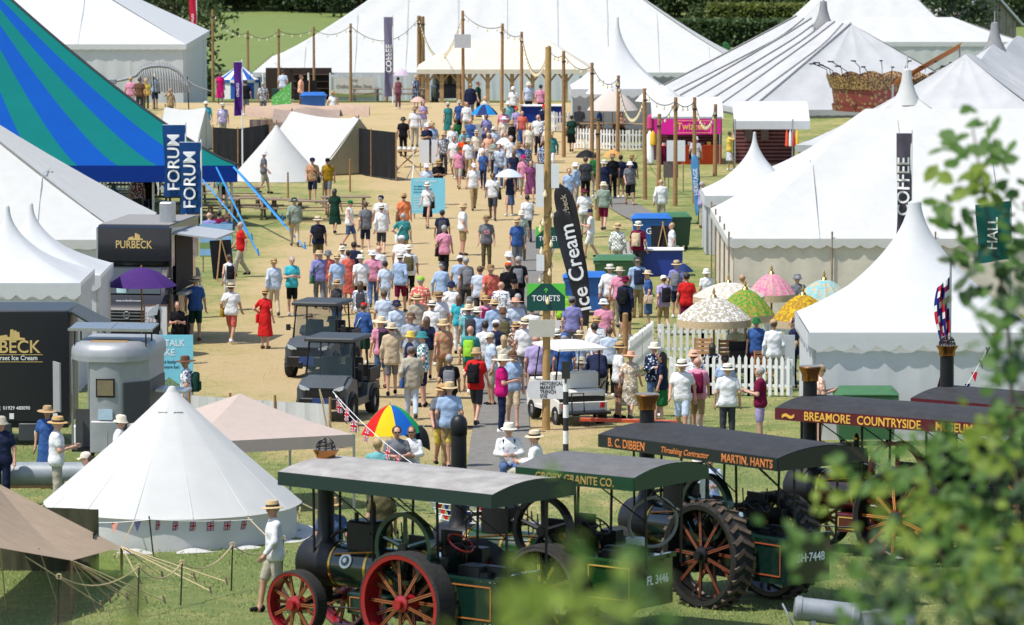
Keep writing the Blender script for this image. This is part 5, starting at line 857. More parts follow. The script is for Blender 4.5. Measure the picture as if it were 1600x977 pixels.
for a in ((-.72, -.7, 1.4, 1.95), (.9, .92, 1.4, 1.95), (-.7, .9, 1.4, 1.42), (-.7, .9, 1.93, 1.95)): q = MB(); q.box(a[0], a[1], -.09, -.075, a[2], a[3]); q.build('banner_line', mat('banner_gold', ()), bn, smooth=0)
q = MB(); wallgrid(q, (-1.6, 2.5, 0), (1.5, 2.5, 0), 0, 2.2, .03, 4); q.build('back_cloth', mat('stripe_cloth', (.16, .05, .05), .8, pat='hstripe', col2=(.05, .02, .025), pscale=4), t); q = MB(); wallgrid(q, (-1.3, .25, 0), (-.5, .25, 0), 0, .8, .03, 3); q.build('maroon_cloth', mat('cloth_maroon', (.14, .005, .035), .8), t); q = MB(); wallgrid(q, (-.5, .3, 0), (1.4, .3, 0), 0, .8, .03, 5); q.build('red_cloth', mat('cloth_red_orange', (.6, .07, .02), .8), t); q = MB(); q.box(-1.3, 1.4, .25, 1.0, .8, .83); q.build('table_top', mat('cloth_red_orange', ()), t, smooth=0)
for k in range(9): q = MB(); q.bbox(-1.2+k*.28, -1.03+k*.28, .4, .6, .83, .93+.05*(k % 3), .02); q.build('goods', cmat('goods%d' % (k % 4), ((230, 220, 210), (200, 80, 90), (90, 60, 70), (220, 170, 60))[k % 4]), t)
for x in (-1.45, 1.3): q = MB(); q.tube((x, 0, 0), (x, 0, 2.1), .03); q.build('leg', METAL, t)
q = MB(); q.lathe([(.02, 1.5), (.14, 1.3), (.2, .1), (.1, .0)], 10, Matrix.Translation((-1.75, .1, 0))); q.build('hanging_robe', WHITEP, t); q = MB(); q.lathe([(.02, 2.2), (.14, 2.1), (.16, 1.6), (.05, 1.5)], 10, Matrix.Translation((-1.72, .3, 0))); q.build('pink_blouse', mat('blouse_pink', (.55, .06, .2), .8), t)
q = MB(); q.lathe([(.02, 1.5), (.12, 1.35), (.13, .9), (.05, .85)], 10, Matrix.Translation((-1.62, -.05, 0))); q.build('yellow_garment', mat('garment_yellow', (.7, .4, .03), .8), t)
p = gnd(1195, 262); t = thing('market_stall', 'white stall with dark red striped back cloth and hung scarves', 'stall', p); q = MB(); q.grid(lambda u, v: (-1.35+u*3.3, v*2.6, 2.0+.75*math.sin(v*1.57)), 8, 6); q.build('roof', CAN2, t); q = MB(); q.grid(lambda u, v: (-1.35+u*3.3, -.02, 2.02-.36*v), 6, 1); q.build('valance', CAN2, t)
q = MB(); wallgrid(q, (-1.3, 1.8, 0), (1.4, 1.8, 0), 0, 2.1, .03, 4); q.build('back_cloth', mat('stripe_cloth2', (.2, .08, .08), .8, pat='hstripe', col2=(.045, .018, .02), pscale=3.2), t)
for k, c in enumerate(((225, 80, 50), (235, 235, 230), (190, 40, 40), (235, 190, 50))): q = MB(); q.lathe([(.01, 1.65), (.05, 1.5), (.08, .95), (.03, .9)], 8, Matrix.Translation((.95+k*.15, 0, 0))); q.build('scarf', cmat('scarf%d' % k, c), t)
for x in (-1.3, 1.2): q = MB(); q.tube((x, 0, 0), (x, 0, 2.1), .035); q.build('leg', METAL, t)
for k in range(2): q = MB(); q.bbox(-.8+k*.7, -.45+k*.7, 1.55, 1.65, 1.1, 1.75, .04); q.build('hung_jacket', cmat('jacket_taupe', (90, 75, 75)), t)
# ---- coffee marquee front: wall panels, banner, shelves, counters
YB = 290.
def cx(px): return (px-800)/FPX*YB
z0 = -2.35; t = thing('coffee_shop_front', 'coffee shop counter, shelves and banner under the marquee eave', 'shop front', (cx(500), YB, z0)); ox = cx(500)
for a, b_ in ((515, 575), (575, 640), (640, 720), (720, 800), (800, 905)): q = MB(); wallgrid(q, (cx(a)-ox, .1, 0), (cx(b_)-ox, .1, 0), 0, 2.0, .04, 3); q.build('wall_panel', CAN2, t)
q = MB(); q.grid(lambda u, v: (cx(521)-ox+u*(cx(585)-cx(521)), -.06, .62+v*1.25+.06*math.sin(u*3.1)*(1-v)), 10, 4); bn = q.build('banner', mat('banner_cream', (.62, .56, .5), .7), t); text('Chalke Coffee Shop', .27, 'lettering', mat('banner_grey_text', (.25, .2, .18), .6), bn, RM('Z', 0, ((cx(521)+cx(585))/2-ox, -.08, 1.3))@FACE, 1.0); text('Wild', .2, 'lettering', mat('banner_grey_text', ()), bn, RM('Z', 0, ((cx(521)+cx(585))/2-ox, -.08, 1.66))@FACE, 1.); q = MB(); q.prism([(cx(521)-ox, .66), (cx(585)-ox, .66), (cx(585)-ox, .95), (cx(560)-ox, .76), (cx(521)-ox, .9)], .07, .085, FACE); q.build('banner_leaves', mat('banner_leaf', (.25, .28, .1), .7), bn)
shm = mat('shelf_brown', (.09, .055, .04), .8)
for k in range(5): q = MB(); q.box(cx(455)-ox, cx(516)-ox, 2., 2.4, .2+k*.42, .24+k*.42); q.build('shelf', shm, t, smooth=0)
q = MB(); q.box(cx(412)-ox, cx(516)-ox, 2.4, 2.46, 0, 2.3); q.build('shelf_back', mat('shelf_dark', (.05, .035, .028), .9), t, smooth=0); q = MB(); q.box(cx(425)-ox, cx(452)-ox, -.3, .2, 0, 1.15); q.build('dark_counter', mat('counter_green', (.012, .05, .045), .6), t, smooth=0); q = MB(); q.box(cx(460)-ox, cx(500)-ox, -.4, -.35, .1, 1.1); q.build('black_panel', BLACKC, t, smooth=0)
for a in (411, 482, 516): q = MB(); q.tube((cx(a)-ox, 0, 0), (cx(a)-ox, 0, 2.1), .05); q.build('pole', WHITEP, t)
# ---- timber pavilion with cream roof
Y0 = 262.; zz = zg(Y0); t = thing('timber_pavilion', 'timber pavilion with cream hipped roof and braced posts', 'pavilion', ((787-800)/FPX*Y0, Y0, zz)); k_ = Y0/FPX; hw = 136*k_; ez = 12.8-332*k_-zz; rz_ = 12.8-290*k_*1.01-zz+.15
def fn(u, v):
    w = hw-(hw*.5)*v; return ((u*2-1)*w, v*3., ez+(rz_-ez)*v)
q = MB(); q.grid(fn, 20, 6); q.add([(-hw, 0, ez), (-hw*.5, 3, rz_), (-hw*.5, 3.2, rz_), (-hw, 6, ez)], [(0, 1, 2, 3)]); q.add([(hw, 0, ez), (hw, 6, ez), (hw*.5, 3.2, rz_), (hw*.5, 3, rz_)], [(0, 1, 2, 3)]); q.add([(-hw, 6, ez), (-hw*.5, 3, rz_), (hw*.5, 3, rz_), (hw, 6, ez)], [(0, 1, 2, 3)]); q.build('roof', CREAM, t); q = MB(); q.grid(lambda u, v: ((u*2-1)*hw, -.01, ez-.25*v), 10, 1); q.build('valance', CREAM, t)
for px in (668, 690, 716, 734, 762, 800, 832, 858, 884):
    x = (px-787)*k_; q = MB(); q.box(x-.11, x+.11, .2, .42, 0, ez); q.build('post', OAK, t, smooth=0)
    for s in (-1, 1): q = MB(); q.tube((x, .3, ez-.75), (x+s*.55, .3, ez-.05), .06, n=6); q.build('brace', OAK, t)
q = MB(); q.box(-hw*.97, hw*.97, .22, .4, ez-.2, ez); q.build('beam', OAK, t, smooth=0)
p = gx(703, 176); tt = thing('dark_blue_truck', 'dark blue small truck parked under the timber pavilion', 'truck', p, .1); q = MB(); q.bbox(-.8, .8, 0, 3, .35, 1.0, .1); q.bbox(-.72, .72, .9, 3, 1.0, 1.75, .12); q.build('body', mat('truck_navy', (.01, .02, .045), .35), tt); q = MB(); q.box(-.6, .6, .88, .9, 1.1, 1.6); q.build('windscreen', GLASS, tt)
for sx in (-1, 1):
    q = MB(); q.lathe([(.08, 0), (0, .02)], 12, RM('X', math.pi/2, (sx*.55, -.01, .75))); q.build('headlight', mat('headlamp', ()), tt)
    for y in (.5, 2.4): q = MB(); q.lathe([(0, -.1), (.32, -.1), (.32, .1), (0, .1)], 16, RM('Y', math.pi/2, (sx*.72, y, .32))); q.build('wheel', RUBBER, tt)
p = gnd(850, 192); t = thing('terrace_counter', 'blue skirted drinks counter on the terrace', 'counter', p); q = MB(); wallgrid(q, (-1.1, 0, 0), (1.0, 0, 0), 0, .8, .02, 4); q.build('skirt', mat('skirt_blue', (.01, .03, .2), .7), t); q = MB(); q.bbox(-1.15, 1.05, -.1, .6, .8, .86, .02); q.build('top', SIGNW, t)
for x in (-1, .9): q = MB(); q.tube((x, .5, 0), (x, .5, .8), .03); q.build('leg', METAL, t)
# ---- carousel rounding boards, striped awning, skeleton, craft table
c0 = at(1385, 172, 150); t = thing('carousel_top', 'ornate brown carousel rounding boards with lamp brackets', 'carousel', (c0.x, c0.y, zg(c0.y))); zb = c0.z-zg(c0.y); Rr = 3.5*.72; gl = [mat('carved_red', (.2, .04, .03), .5, pat='floral', col2=(.3, .2, .08), pscale=5), mat('carved_gold', (.42, .27, .1), .5, pat='leopard', col2=(.12, .06, .03), pscale=9)]
for k in range(16):
    a0, a1 = 2*math.pi*k/16, 2*math.pi*(k+1)/16
    for (za, zb_, ra, rb, m, nm) in ((0, .28, 1.0, 1.02, gl[0], 'lower_board'), (.28, 1.05, .98, 1.02, gl[0], 'picture_panel'), (1.05, 1.55, 1.05, 1.12, gl[1], 'crest_board')):
        q = MB(); q.grid(lambda u, v: (Rr*(ra+(rb-ra)*v)*math.cos(a0+(a1-a0)*u), Rr*(ra+(rb-ra)*v)*math.sin(a0+(a1-a0)*u), zb+za+(zb_-za)*v+(.16*math.sin(u*3.14)*v if nm == 'crest_board' else 0)), 6, 2); q.build(nm, m, t)
    q = MB(); q.path([(Rr*1.08*math.cos(a0), Rr*1.08*math.sin(a0), zb+1.4), (Rr*1.12*math.cos(a0), Rr*1.12*math.sin(a0), zb+1.9), (Rr*1.35*math.cos(a0), Rr*1.35*math.sin(a0), zb+2.15)], .02, 5); q.build('lamp_bracket', DARKM, t); q = MB(); q.bbox(-.16, .16, -.07, .07, 0, .06, .02, RM('Z', a0, (Rr*1.38*math.cos(a0), Rr*1.38*math.sin(a0), zb+2.13))); q.build('lamp_head', DARKM, t)
q = MB(); q.lathe([(.2, 0), (.2, zb+1.2)], 12); q.build('centre_pole', gl[1], t); q = MB(); q.lathe([(Rr*.98, zb+1.0), (.2, zb+1.3)], 24); q.build('top_disc', gl[0], t)
A, B = at(1395, 132, 145), at(1500, 72, 155); t = thing('striped_awning', 'orange and maroon striped sloping awning between the white tents', 'awning', (A.x, A.y, zg(A.y)))
for k in range(6): q = MB(); d = Vector((0, .5, -.09)); q.add([A-t.location+d*(k-3), B-t.location+d*(k-3), B-t.location+d*(k-2), A-t.location+d*(k-2)], [(0, 1, 2, 3)]); q.build('stripe_panel', (mat('awning_orange', (.7, .3, .02), .7), mat('awning_maroon', (.25, .03, .03), .7))[k % 2], t)
for P in (A, B): q = MB(); q.tube(Vector((P.x, P.y, zg(P.y)))-t.location, P-t.location, .05); q.build('post', METAL, t)
p = gnd(292, 172); s_ = spx(172); t = thing('skeleton_sculpture', 'grey dinosaur skeleton sculpture arching beside the frame marquee', 'sculpture', p); bm_ = mat('bone_grey', (.26, .27, .28), .6, var=.2, scale=5)
def SP(px, py, y=0): return Vector(((px-292)/s_, y, (172-py)/s_))
arc = [SP(*q) for q in ((176, 128), (195, 124), (213, 118), (222, 108), (235, 104), (250, 103), (265, 105), (278, 112), (290, 124), (300, 132), (315, 138), (332, 143))]
q = MB(); q.path(arc, [.06, .09, .1, .1, .1, .1, .09, .08, .07, .05, .04, .02], 7); q.build('spine', bm_, t)
for k in range(22):
    f = 2.5+k*.28; i = int(f); c = arc[i].lerp(arc[i+1], f-i); ln = .35+1.0*math.sin((k+1)/23*3.14)
    for s in (-1, 1): q = MB(); q.path([c, c+Vector((.05, s*.35, -ln*.4)), c+Vector((.1, s*.3, -ln))], .022, 4); q.build('rib', bm_, t)
    q = MB(); q.tube(c, c+Vector((-.03, 0, .2)), .03, .012, 5); q.build('vertebra', bm_, t)
q = MB(); q.bbox(-.55, .2, -.15, .15, -.12, .15, .06, Matrix.Translation(arc[0])); q.build('skull', bm_, t)
for x in (220, 240, 293): q = MB(); q.tube(SP(x, 120), SP(x+2, 172), .03); q.build('support_leg', DARKM, t)
q = MB(); q.path([SP(292, 128, -.2), SP(297, 142, -.3), SP(300, 152, -.25)], [.09, .07, .02], 6); q.build('flipper', bm_, t)
p = gnd(637, 262); t = thing('craft_table', 'craft table with white bowls beside the black screen', 'table', p); q = MB(); q.box(-.45, .5, -.3, .3, .7, .74); q.build('top', OAK, t, smooth=0)
for x in (-.4, .45): q = MB(); q.tube((x, -.25, 0), (-x, .25, .7), .03); q.build('leg', WOOD, t)
for k in range(4): q = MB(); q.lathe([(.05, .74), (.1, .8), (.08, .9), (.06, .9)], 10, Matrix.Translation((-.35+k*.22, random.uniform(-.15, .15), 0))); q.build('bowl', WHITEP, t)
# tripod lamp stand, posts, chairs, white windbreak
p = gnd(646, 282); t = thing('tripod_stand', 'white tripod stand below the craft table', 'stand', p); q = MB(); q.tube((0, 0, .5), (0, 0, 1.3), .025); q.build('stem', WHITEP, t)
for k in range(3): q = MB(); q.tube((0, 0, .6), (.4*math.cos(k*2.1+.4), .4*math.sin(k*2.1+.4), 0), .022); q.build('leg', WHITEP, t)
for i, (x, a, b_) in enumerate(((977, 490, 558), (450, 270, 312), (505, 285, 322), (547, 250, 300))): p = gnd(x, b_); t = thing('timber_post', ('stout timber post between the backpack wearers', 'thin timber stake below the pyramid tent', 'thin timber stake by the picnic benches', 'slim pole propping the cream ridge tent')[i], 'post', p); q = MB(); r = .09 if i == 0 else .04; q.tube((0, 0, -.1), (0, 0, hgt(a, b_)), r, r*.9, 10); q.build('shaft', WOOD, t); q = MB(); q.lathe([(r*.9, 0), (r*.5, .03), (0, .035)], 10, Matrix.Translation((0, 0, hgt(a, b_)))); q.build('cap', WOOD, t)
def chair(label, px, py, rz, m, z=.45):
    p = gnd(px, py); t = thing('slatted_chair', label, 'chair', p, rz)
    for k in range(4): q = MB(); q.box(-.24, .24, -.22+k*.115, -.13+k*.115, z, z+.025); q.build('seat_slat', m, t, smooth=0)
    for k in range(4): q = MB(); q.box(-.24, .24, .24, .265, z+.15+k*.11, z+.23+k*.11); q.build('back_slat', m, t, smooth=0)
    for sx in (-1, 1):
        for a, b_ in (((sx*.22, -.2, 0), (sx*.22, .2, z)), ((sx*.22, .25, 0), (sx*.22, -.18, z)), ((sx*.22, .22, z), (sx*.22, .26, z+.58))): q = MB(); q.tube(a, b_, .02, n=6); q.build('leg', m, t)
PINE = mat('pine_slat', (.5, .25, .12), .7, var=.2); chair('pale pine slatted chair inside the parasol garden', 1100, 588, 3.0, PINE); chair('dark slatted chair beside the pale pine chair', 1135, 590, 3.2, mat('dark_slat', (.14, .07, .04), .7)); chair('wooden chair next to the man in blue polo', 1198, 612, .4, PINE)
for i, (x, y) in enumerate(((1115, 606), (1162, 600))): p = gnd(x, y); t = thing('garden_table', ('low wooden table under the scrollwork parasol', 'dark wooden table near the man in blue polo')[i], 'table', p); q = MB(); q.box(-.4, .4, -.35, .35, .55, .59); q.build('top', OAK, t, smooth=0); [MBl.build('leg', OAK, t) for MBl in [MB().tube((sx*.33, sy*.28, 0), (sx*.33, sy*.28, .56), .025) for sx in (-1, 1) for sy in (-1, 1)]]
p = gnd(1165, 603); t = thing('black_case', 'open black case standing on the garden table', 'case', (p.x, p.y+.2, p.z+.6)); q = MB(); q.bbox(-.42, .42, -.2, .2, 0, .28, .03); q.build('case_body', DARKM, t); q = MB(); q.box(-.42, .42, .18, .21, .28, .5); q.build('case_lid', DARKM, t, smooth=0)
sheet_fence('windbreak', 'white crumpled canvas windbreak behind the beige gazebo', [(296, 690), (360, 694), (430, 698), (516, 702)], 1.05, CAN, 'windbreak')
p = gnd(520, 712); t = thing('bunting_pole', 'pale bamboo pole with guy lines at the windbreak end', 'pole', p); q = MB(); q.tube((0, 0, -.1), (-.28, 0, hgt(607, 712)), .02); q.build('pole', ROPE, t); q = MB(); q.tube((-.28, 0, hgt(607, 712)), (.2, -.3, 0), .008, n=4); q.build('guy_rope', ROPE, t)
# blackish hedge of cars, barn
def car(label, px, py, rz, col, van_=False):
    p = at(px, py, 235); z = zg(p.y); t = thing('parked_car', label, 'car' if not van_ else 'van', (p.x, p.y, z), rz); h = 1.45 if not van_ else 2.0; m = mat('car_'+label.split()[0], col, .3, coat=.5); M = FACE
    prof = [(-2.1, .35), (2.05, .35), (2.1, .75), (1.3, .9), (.7, h), (-1.3, h), (-1.9, .95), (-2.12, .85)] if not van_ else [(-2.2, .35), (2.1, .35), (2.15, .9), (1.6, 1.1), (1.1, h), (-2.1, h), (-2.2, 1.9)]
    q = MB(); q.prism(prof, -.85, .85, M); q.build('body', m, t); q = MB(); q.prism([(-1.2, .95), (1.1, .95), (.62, h-.08), (-1.1, h-.08)], -.86, .86, M); q.build('side_window', GLASS, t)
    for x in (-1.3, 1.3):
        for s in (-1, 1): q = MB(); q.lathe([(0, -.1), (.33, -.1), (.33, .1), (0, .1)], 14, RM('X', math.pi/2, (x, s*.8, .33))); q.build('wheel', RUBBER, t)
for i, (x, y, c, v) in enumerate(((1378, 52, (.05, .07, .12), 0), (1393, 56, (.3, .42, .45), 0), (1416, 48, (.7, .7, .68), 1), (1428, 56, (.1, .05, .04), 0), (1405, 57, (.4, .4, .42), 0))): car(('dark', 'teal', 'white', 'brown', 'silver')[i]+' vehicle parked by the hedge behind the tents', x, y, random.uniform(-.4, .4)+(1.4 if i % 2 else 0), c, v)
p = at(1540, 75, 230); z = zg(p.y); t = thing('barn', 'weathered timber barn with corrugated grey roof', 'barn', (p.x, p.y, z), R(20)); wd_ = mat('barn_boards', (.33, .29, .24), .9, var=.3, scale=2); ro = mat('corrugated', (.3, .29, .27), .8, var=.25, scale=1.5); e = 3.6; r_ = 6.1
for k in range(18):
    x0_ = -2.4+k*.267; tz = lambda x: e+(r_-e)*(1-abs(x)/2.4); q = MB(); q.add([(x0_+.01, -.02*(k % 2), 0), (x0_+.26, -.02*(k % 2), 0), (x0_+.26, -.02*(k % 2), tz(x0_+.26)), (x0_+.01, -.02*(k % 2), tz(x0_+.01))], [(0, 1, 2, 3)]); q.build('board', wd_, t, smooth=0)
for s in (-1, 1):
    for k in range(24): q = MB(); q.grid(lambda u, v: (s*(2.8*v), -.3+k*.6+u*.6, r_+.08-(r_-e+.37)*v+.05*math.sin(u*6.28*2)), 8, 1); q.build('roof_sheet', ro, t)
q = MB(); q.box(-2.4, -2.3, 0, 14, 0, e); q.build('side_wall', wd_, t); q = MB(); q.box(2.3, 2.4, 0, 14, 0, e); q.build('side_wall', wd_, t)
for s in (-1, 1): q = MB(); q.tube((0, -.33, r_+.1), (s*2.8, -.33, e-.27), .09, n=6); q.build('barge_board', mat('barge_white', (.5, .52, .55), .7), t)
# ================================================================ people
def surf(prims, h, k=.04, cuts=(), pad=.06, wr=0.):
    P = np.array([[*p[0], *p[1], p[2], p[3]] for p in prims], float); r = P[:, 6:8].max(1)
    lo = np.minimum(P[:, :3], P[:, 3:6])-r[:, None]; hi = np.maximum(P[:, :3], P[:, 3:6])+r[:, None]; L = lo.min(0)-pad; H = hi.max(0)+pad; n = np.ceil((H-L)/h).astype(int)+1
    D = np.full(n, 9., np.float32); ax = [L[i]+h*np.arange(n[i]) for i in range(3)]
    for q in range(len(P)):
        a, b = P[q, :3], P[q, 3:6]; ra, rb = P[q, 6], P[q, 7]; m = k+2*h
        s = [slice(max(0, int((lo[q, i]-m-L[i])/h)), min(n[i], int((hi[q, i]+m-L[i])/h)+2)) for i in range(3)]
        X, Y, Z = np.meshgrid(*[ax[i][s[i]] for i in range(3)], indexing='ij'); d = b-a; dd = max(1e-9, d@d)
        t = np.clip(((X-a[0])*d[0]+(Y-a[1])*d[1]+(Z-a[2])*d[2])/dd, 0, 1)
        v = np.sqrt((X-a[0]-t*d[0])**2+(Y-a[1]-t*d[1])**2+(Z-a[2]-t*d[2])**2)-(ra+(rb-ra)*t); o = D[s[0], s[1], s[2]]
        hh = np.maximum(k-np.abs(o-v), 0)/k; D[s[0], s[1], s[2]] = np.minimum(o, v)-hh*hh*k*.25
    if wr:
        X, Y, Z = np.meshgrid(*ax, indexing='ij'); D = D+(wr*(np.sin(X*23+Z*31+np.sin(Z*17+Y*9)*1.3)*.6+np.sin(Z*47-X*29+Y*21)*.4)).astype(np.float32)
    if cuts:
        X, Y, Z = np.meshgrid(*ax, indexing='ij')
        for c in cuts: D = np.maximum(D, c(X, Y, Z))
    S_ = D < 0; c8 = [(i, j, l) for i in (0, 1) for j in (0, 1) for l in (0, 1)]; sub = lambda A, c: A[c[0]:A.shape[0]-1+c[0], c[1]:A.shape[1]-1+c[1], c[2]:A.shape[2]-1+c[2]]
    cnt = sum(sub(S_, c).astype(int) for c in c8); ce = (cnt > 0) & (cnt < 8); idx = -np.ones(ce.shape, int); I = np.argwhere(ce); idx[ce] = np.arange(len(I)); acc = np.zeros((len(I), 3)); w_ = np.zeros(len(I))
    for c in c8:
        for a in range(3):
            if c[a]: continue
            e = list(c); e[a] = 1; d0 = D[tuple((I+c).T)]; d1 = D[tuple((I+e).T)]; m = (d0 < 0) != (d1 < 0); t = np.where(m, d0/np.where(m, d0-d1, 1), 0); p = np.array(c, float)[None, :].repeat(len(I), 0); p[:, a] = t; acc[m] += p[m]; w_[m] += 1
    V = L+h*(I+acc/w_[:, None]); F = []
    for a in range(3):
        b, c = (a+1) % 3, (a+2) % 3; s0 = [slice(None)]*3; s1 = [slice(None)]*3; s0[a] = slice(0, -1); s1[a] = slice(1, None); A0, A1 = S_[tuple(s0)], S_[tuple(s1)]; E = np.argwhere(A0 != A1); E = E[(E[:, b] > 0) & (E[:, c] > 0) & (E[:, b] < n[b]-1) & (E[:, c] < n[c]-1)]
        if not len(E): continue
        q = []
        for db, dc in ((1, 1), (0, 1), (0, 0), (1, 0)): T = E.copy(); T[:, b] -= db; T[:, c] -= dc; q.append(idx[tuple(T.T)])
        q = np.stack(q, 1); fl = A0[tuple(E.T)]; q[~fl] = q[~fl][:, ::-1]; F.append(q)
    return V, np.concatenate(F)
def smesh(name, V, F, mats, mi=None):
    me = bpy.data.meshes.new(name); me.from_pydata(V.tolist(), [], F.tolist())
    for m in mats: me.materials.append(m)
    if mi is not None: me.polygons.foreach_set('material_index', mi)
    me.polygons.foreach_set('use_smooth', [True]*len(me.polygons)); me.update(); return me
SH = .185
def mir(p): return (-p[0], p[1], p[2])
ST_L = ((.1, -.01, .5), (.105, .02, .09)); ST_A = ((.26, .03, 1.15), (.28, -.05, .91))
WF = ((.09, -.15, .52), (.09, -.21, .11)); WB = ((.09, .03, .5), (.09, .25, .15)); AF = ((.25, -.05, 1.16), (.25, -.2, .97)); AB = ((.26, .13, 1.17), (.28, .1, .93)); PH = ((.24, -.04, 1.15), (.09, -.27, 1.2)); FO = ((.25, -.06, 1.16), (-.04, -.2, 1.15))
POSE = {'s': (ST_L, ST_L, ST_A, ST_A), 'w': (WF, WB, AB, AF), 'v': (WB, WF, AF, AB), 'p': (ST_L, ST_L, PH, PH), 'h': (ST_L, ST_L, ((.4, .06, 1.18), (.19, -.06, 1.03)), ST_A), 'r': (ST_L, WF, ST_A, ((.31, -.14, 1.4), (.12, -.15, 1.6))), 'u': (ST_L, WF, ST_A, ((.26, -.09, 1.19), (.17, -.25, 1.36))), 'f': (ST_L, ST_L, FO, FO), 'k': (ST_L, ST_L, ((.27, .12, 1.18), (.07, .18, 1.0)), ((.27, .12, 1.18), (.06, .19, 1.0))), 'c': (WF, WB, PH, AF), 't': (None,)*4, 'b': (ST_L, ST_L, ((.25, -.55, .8), (.2, -.6, .58)), ((.25, -.5, .85), (.2, -.6, .62)))}
def joints(po):
    L = {}
    if po == 't':      # seated
        q = ((.13, -.42, .5), (.14, -.38, .09)); a = ((.25, -.06, .72), (.1, -.28, .72)); J = (q, q, a, a); dz = -.46
    else: J = POSE[po]; dz = 0
    hip = .93+dz
    def tr(p):
        p = Vector(p)
        if po == 'b' and p.z > .96: d = p-Vector((0, 0, .96)); p = Vector((0, 0, .96))+Matrix.Rotation(R(52), 3, 'X')@d
        return tuple(p)
    up = lambda p: tr((p[0], p[1], p[2]+dz))
    L['legs'] = [[(sx*.09, 0, hip), (sx*j[0][0], j[0][1], j[0][2]), (sx*j[1][0], j[1][1], j[1][2])] for sx, j in ((1, J[0]), (-1, J[1]))]
    L['arms'] = [[up((sx*SH, .0, 1.42)), (sx*j[0][0], j[0][1], j[0][2]), (sx*j[1][0], j[1][1], j[1][2])] for sx, j in ((1, J[2]), (-1, J[3]))]
    if po == 'b': L['arms'] = [[up((sx*SH, 0, 1.42)), (sx*j[0][0], j[0][1], j[0][2]), (sx*j[1][0], j[1][1], j[1][2])] for sx, j in ((1, J[2]), (-1, J[3]))]
    L['torso'] = [(up((-.075, .01, .98)), up((.075, .01, .98)), .108), (up((-.05, .0, 1.12)), up((.05, .0, 1.12)), .1), (up((-.075, .0, 1.28)), up((.075, .0, 1.28)), .105), (up((-.12, .015, 1.405)), up((.12, .015, 1.405)), .058), (up((-.05, .01, 1.45)), up((.05, .01, 1.45)), .05), (up((-.068, .005, .98)), up((-.075, .0, 1.3)), .103), (up((.068, .005, .98)), up((.075, .0, 1.3)), .103), (up((0, .0, 1.0)), up((0, .0, 1.36)), .108)]
    L['neck'] = (up((0, .01, 1.44)), up((0, -.01, 1.56))); L['head'] = up((0, -.02, 1.64)); L['dz'] = dz; return L
JC = {}; MC = {}
def J_(po):
    if po not in JC: JC[po] = joints(po)
    return JC[po]
EYE = mat('eye_dark', (.03, .02, .015), .3, var=0); LIP = mat('lips', (.35, .12, .1), .5, var=0)
SKIN = [mat('skin_fair', (.56, .32, .23), .55, var=.1, scale=12), mat('skin_pink', (.52, .27, .19), .55, var=.1, scale=12), mat('skin_tan', (.42, .23, .14), .55, var=.1, scale=12), mat('skin_brown', (.14, .065, .04), .5, var=.1, scale=12)]
def hand(mb, w, e):
    w, e = Vector(w), Vector(e); d = (w-e).normalized(); u, v, _ = basis(d); c = w+d*.06
    for i in range(4): o = v*((i-1.5)*.021); l = (.065, .078, .072, .055)[i]; m = c+d*.02+o; mb.path([w+d*.04+o*.8, c+d*.035+o, c+d*(.035+l*.55)+o+u*.012, c+d*(.035+l)+o+u*.034], [.0105, .0105, .0095, .007], 6)
    mb.path([w+d*.02+v*.025, w+d*.05+v*.055+u*.01, w+d*.085+v*.062+u*.025], [.013, .012, .008], 6)
def body_mesh(po):
    if ('body', po) in MC: return MC['body', po]
    J = J_(po); pr = []
    for a, b, r in J['torso']: pr.append((a, b, r-.012, r-.012))
    for h_, k_, a_ in J['legs']:
        pr += [(h_, k_, .085, .056), (k_, a_, .058, .038), (a_, (a_[0], a_[1]-.02, max(.045, a_[2]-.05)), .04, .04), ((a_[0], a_[1]+.03, a_[2]-.045), (a_[0]*1.06, a_[1]-.13, a_[2]-.055), .036, .03)]
    for s, e, w in J['arms']:
        w_, e_ = Vector(w), Vector(e); d = (w_-e_).normalized(); pr += [(s, e, .052, .04), (e, w, .04, .026), (w, tuple(w_+d*.07), .028, .034)]
    n0, n1 = J['neck']; pr.append((n0, n1, .055, .05)); hd = Vector(J['head']); T = Matrix.Rotation(R(30), 3, 'X') if po == 'b' else Matrix.Identity(3)
    hp = lambda x, y, z: tuple(hd+T@Vector((x, y, z)))
    pr += [(hp(0, .015, .03), hp(0, -.0, .015), .088, .085), (hp(0, -.01, -.02), hp(0, -.035, -.07), .07, .045), (hp(0, -.085, .0), hp(0, -.1, -.025), .01, .014), (hp(.076, .015, -.01), hp(.082, .02, .015), .016, .018), (hp(-.076, .015, -.01), hp(-.082, .02, .015), .016, .018)]
    V, F = surf(pr, .0165, .035); mb = MB()
    for s, e, w in J['arms']: hand(mb, w, e)
    nb = len(V); C = V[F].mean(1); mi = np.zeros(len(F), int)
    for e, m, r in ((hp(.032, -.085, .012), 1, .016), (hp(-.032, -.085, .012), 1, .016), (hp(0, -.085, -.055), 2, .02)): mi[np.linalg.norm(C-np.array(e), axis=1) < r] = m
    me = bpy.data.meshes.new('person_body'); me.from_pydata(V.tolist()+[tuple(p) for p in mb.v], [], F.tolist()+[tuple(i+nb for i in f) for f in mb.f])
    for m in (SKIN[0], EYE, LIP): me.materials.append(m)
    me.polygons.foreach_set('material_index', mi.tolist()+[0]*len(mb.f)); me.polygons.foreach_set('use_smooth', [True]*len(me.polygons)); me.update(); MC['body', po] = me; return me
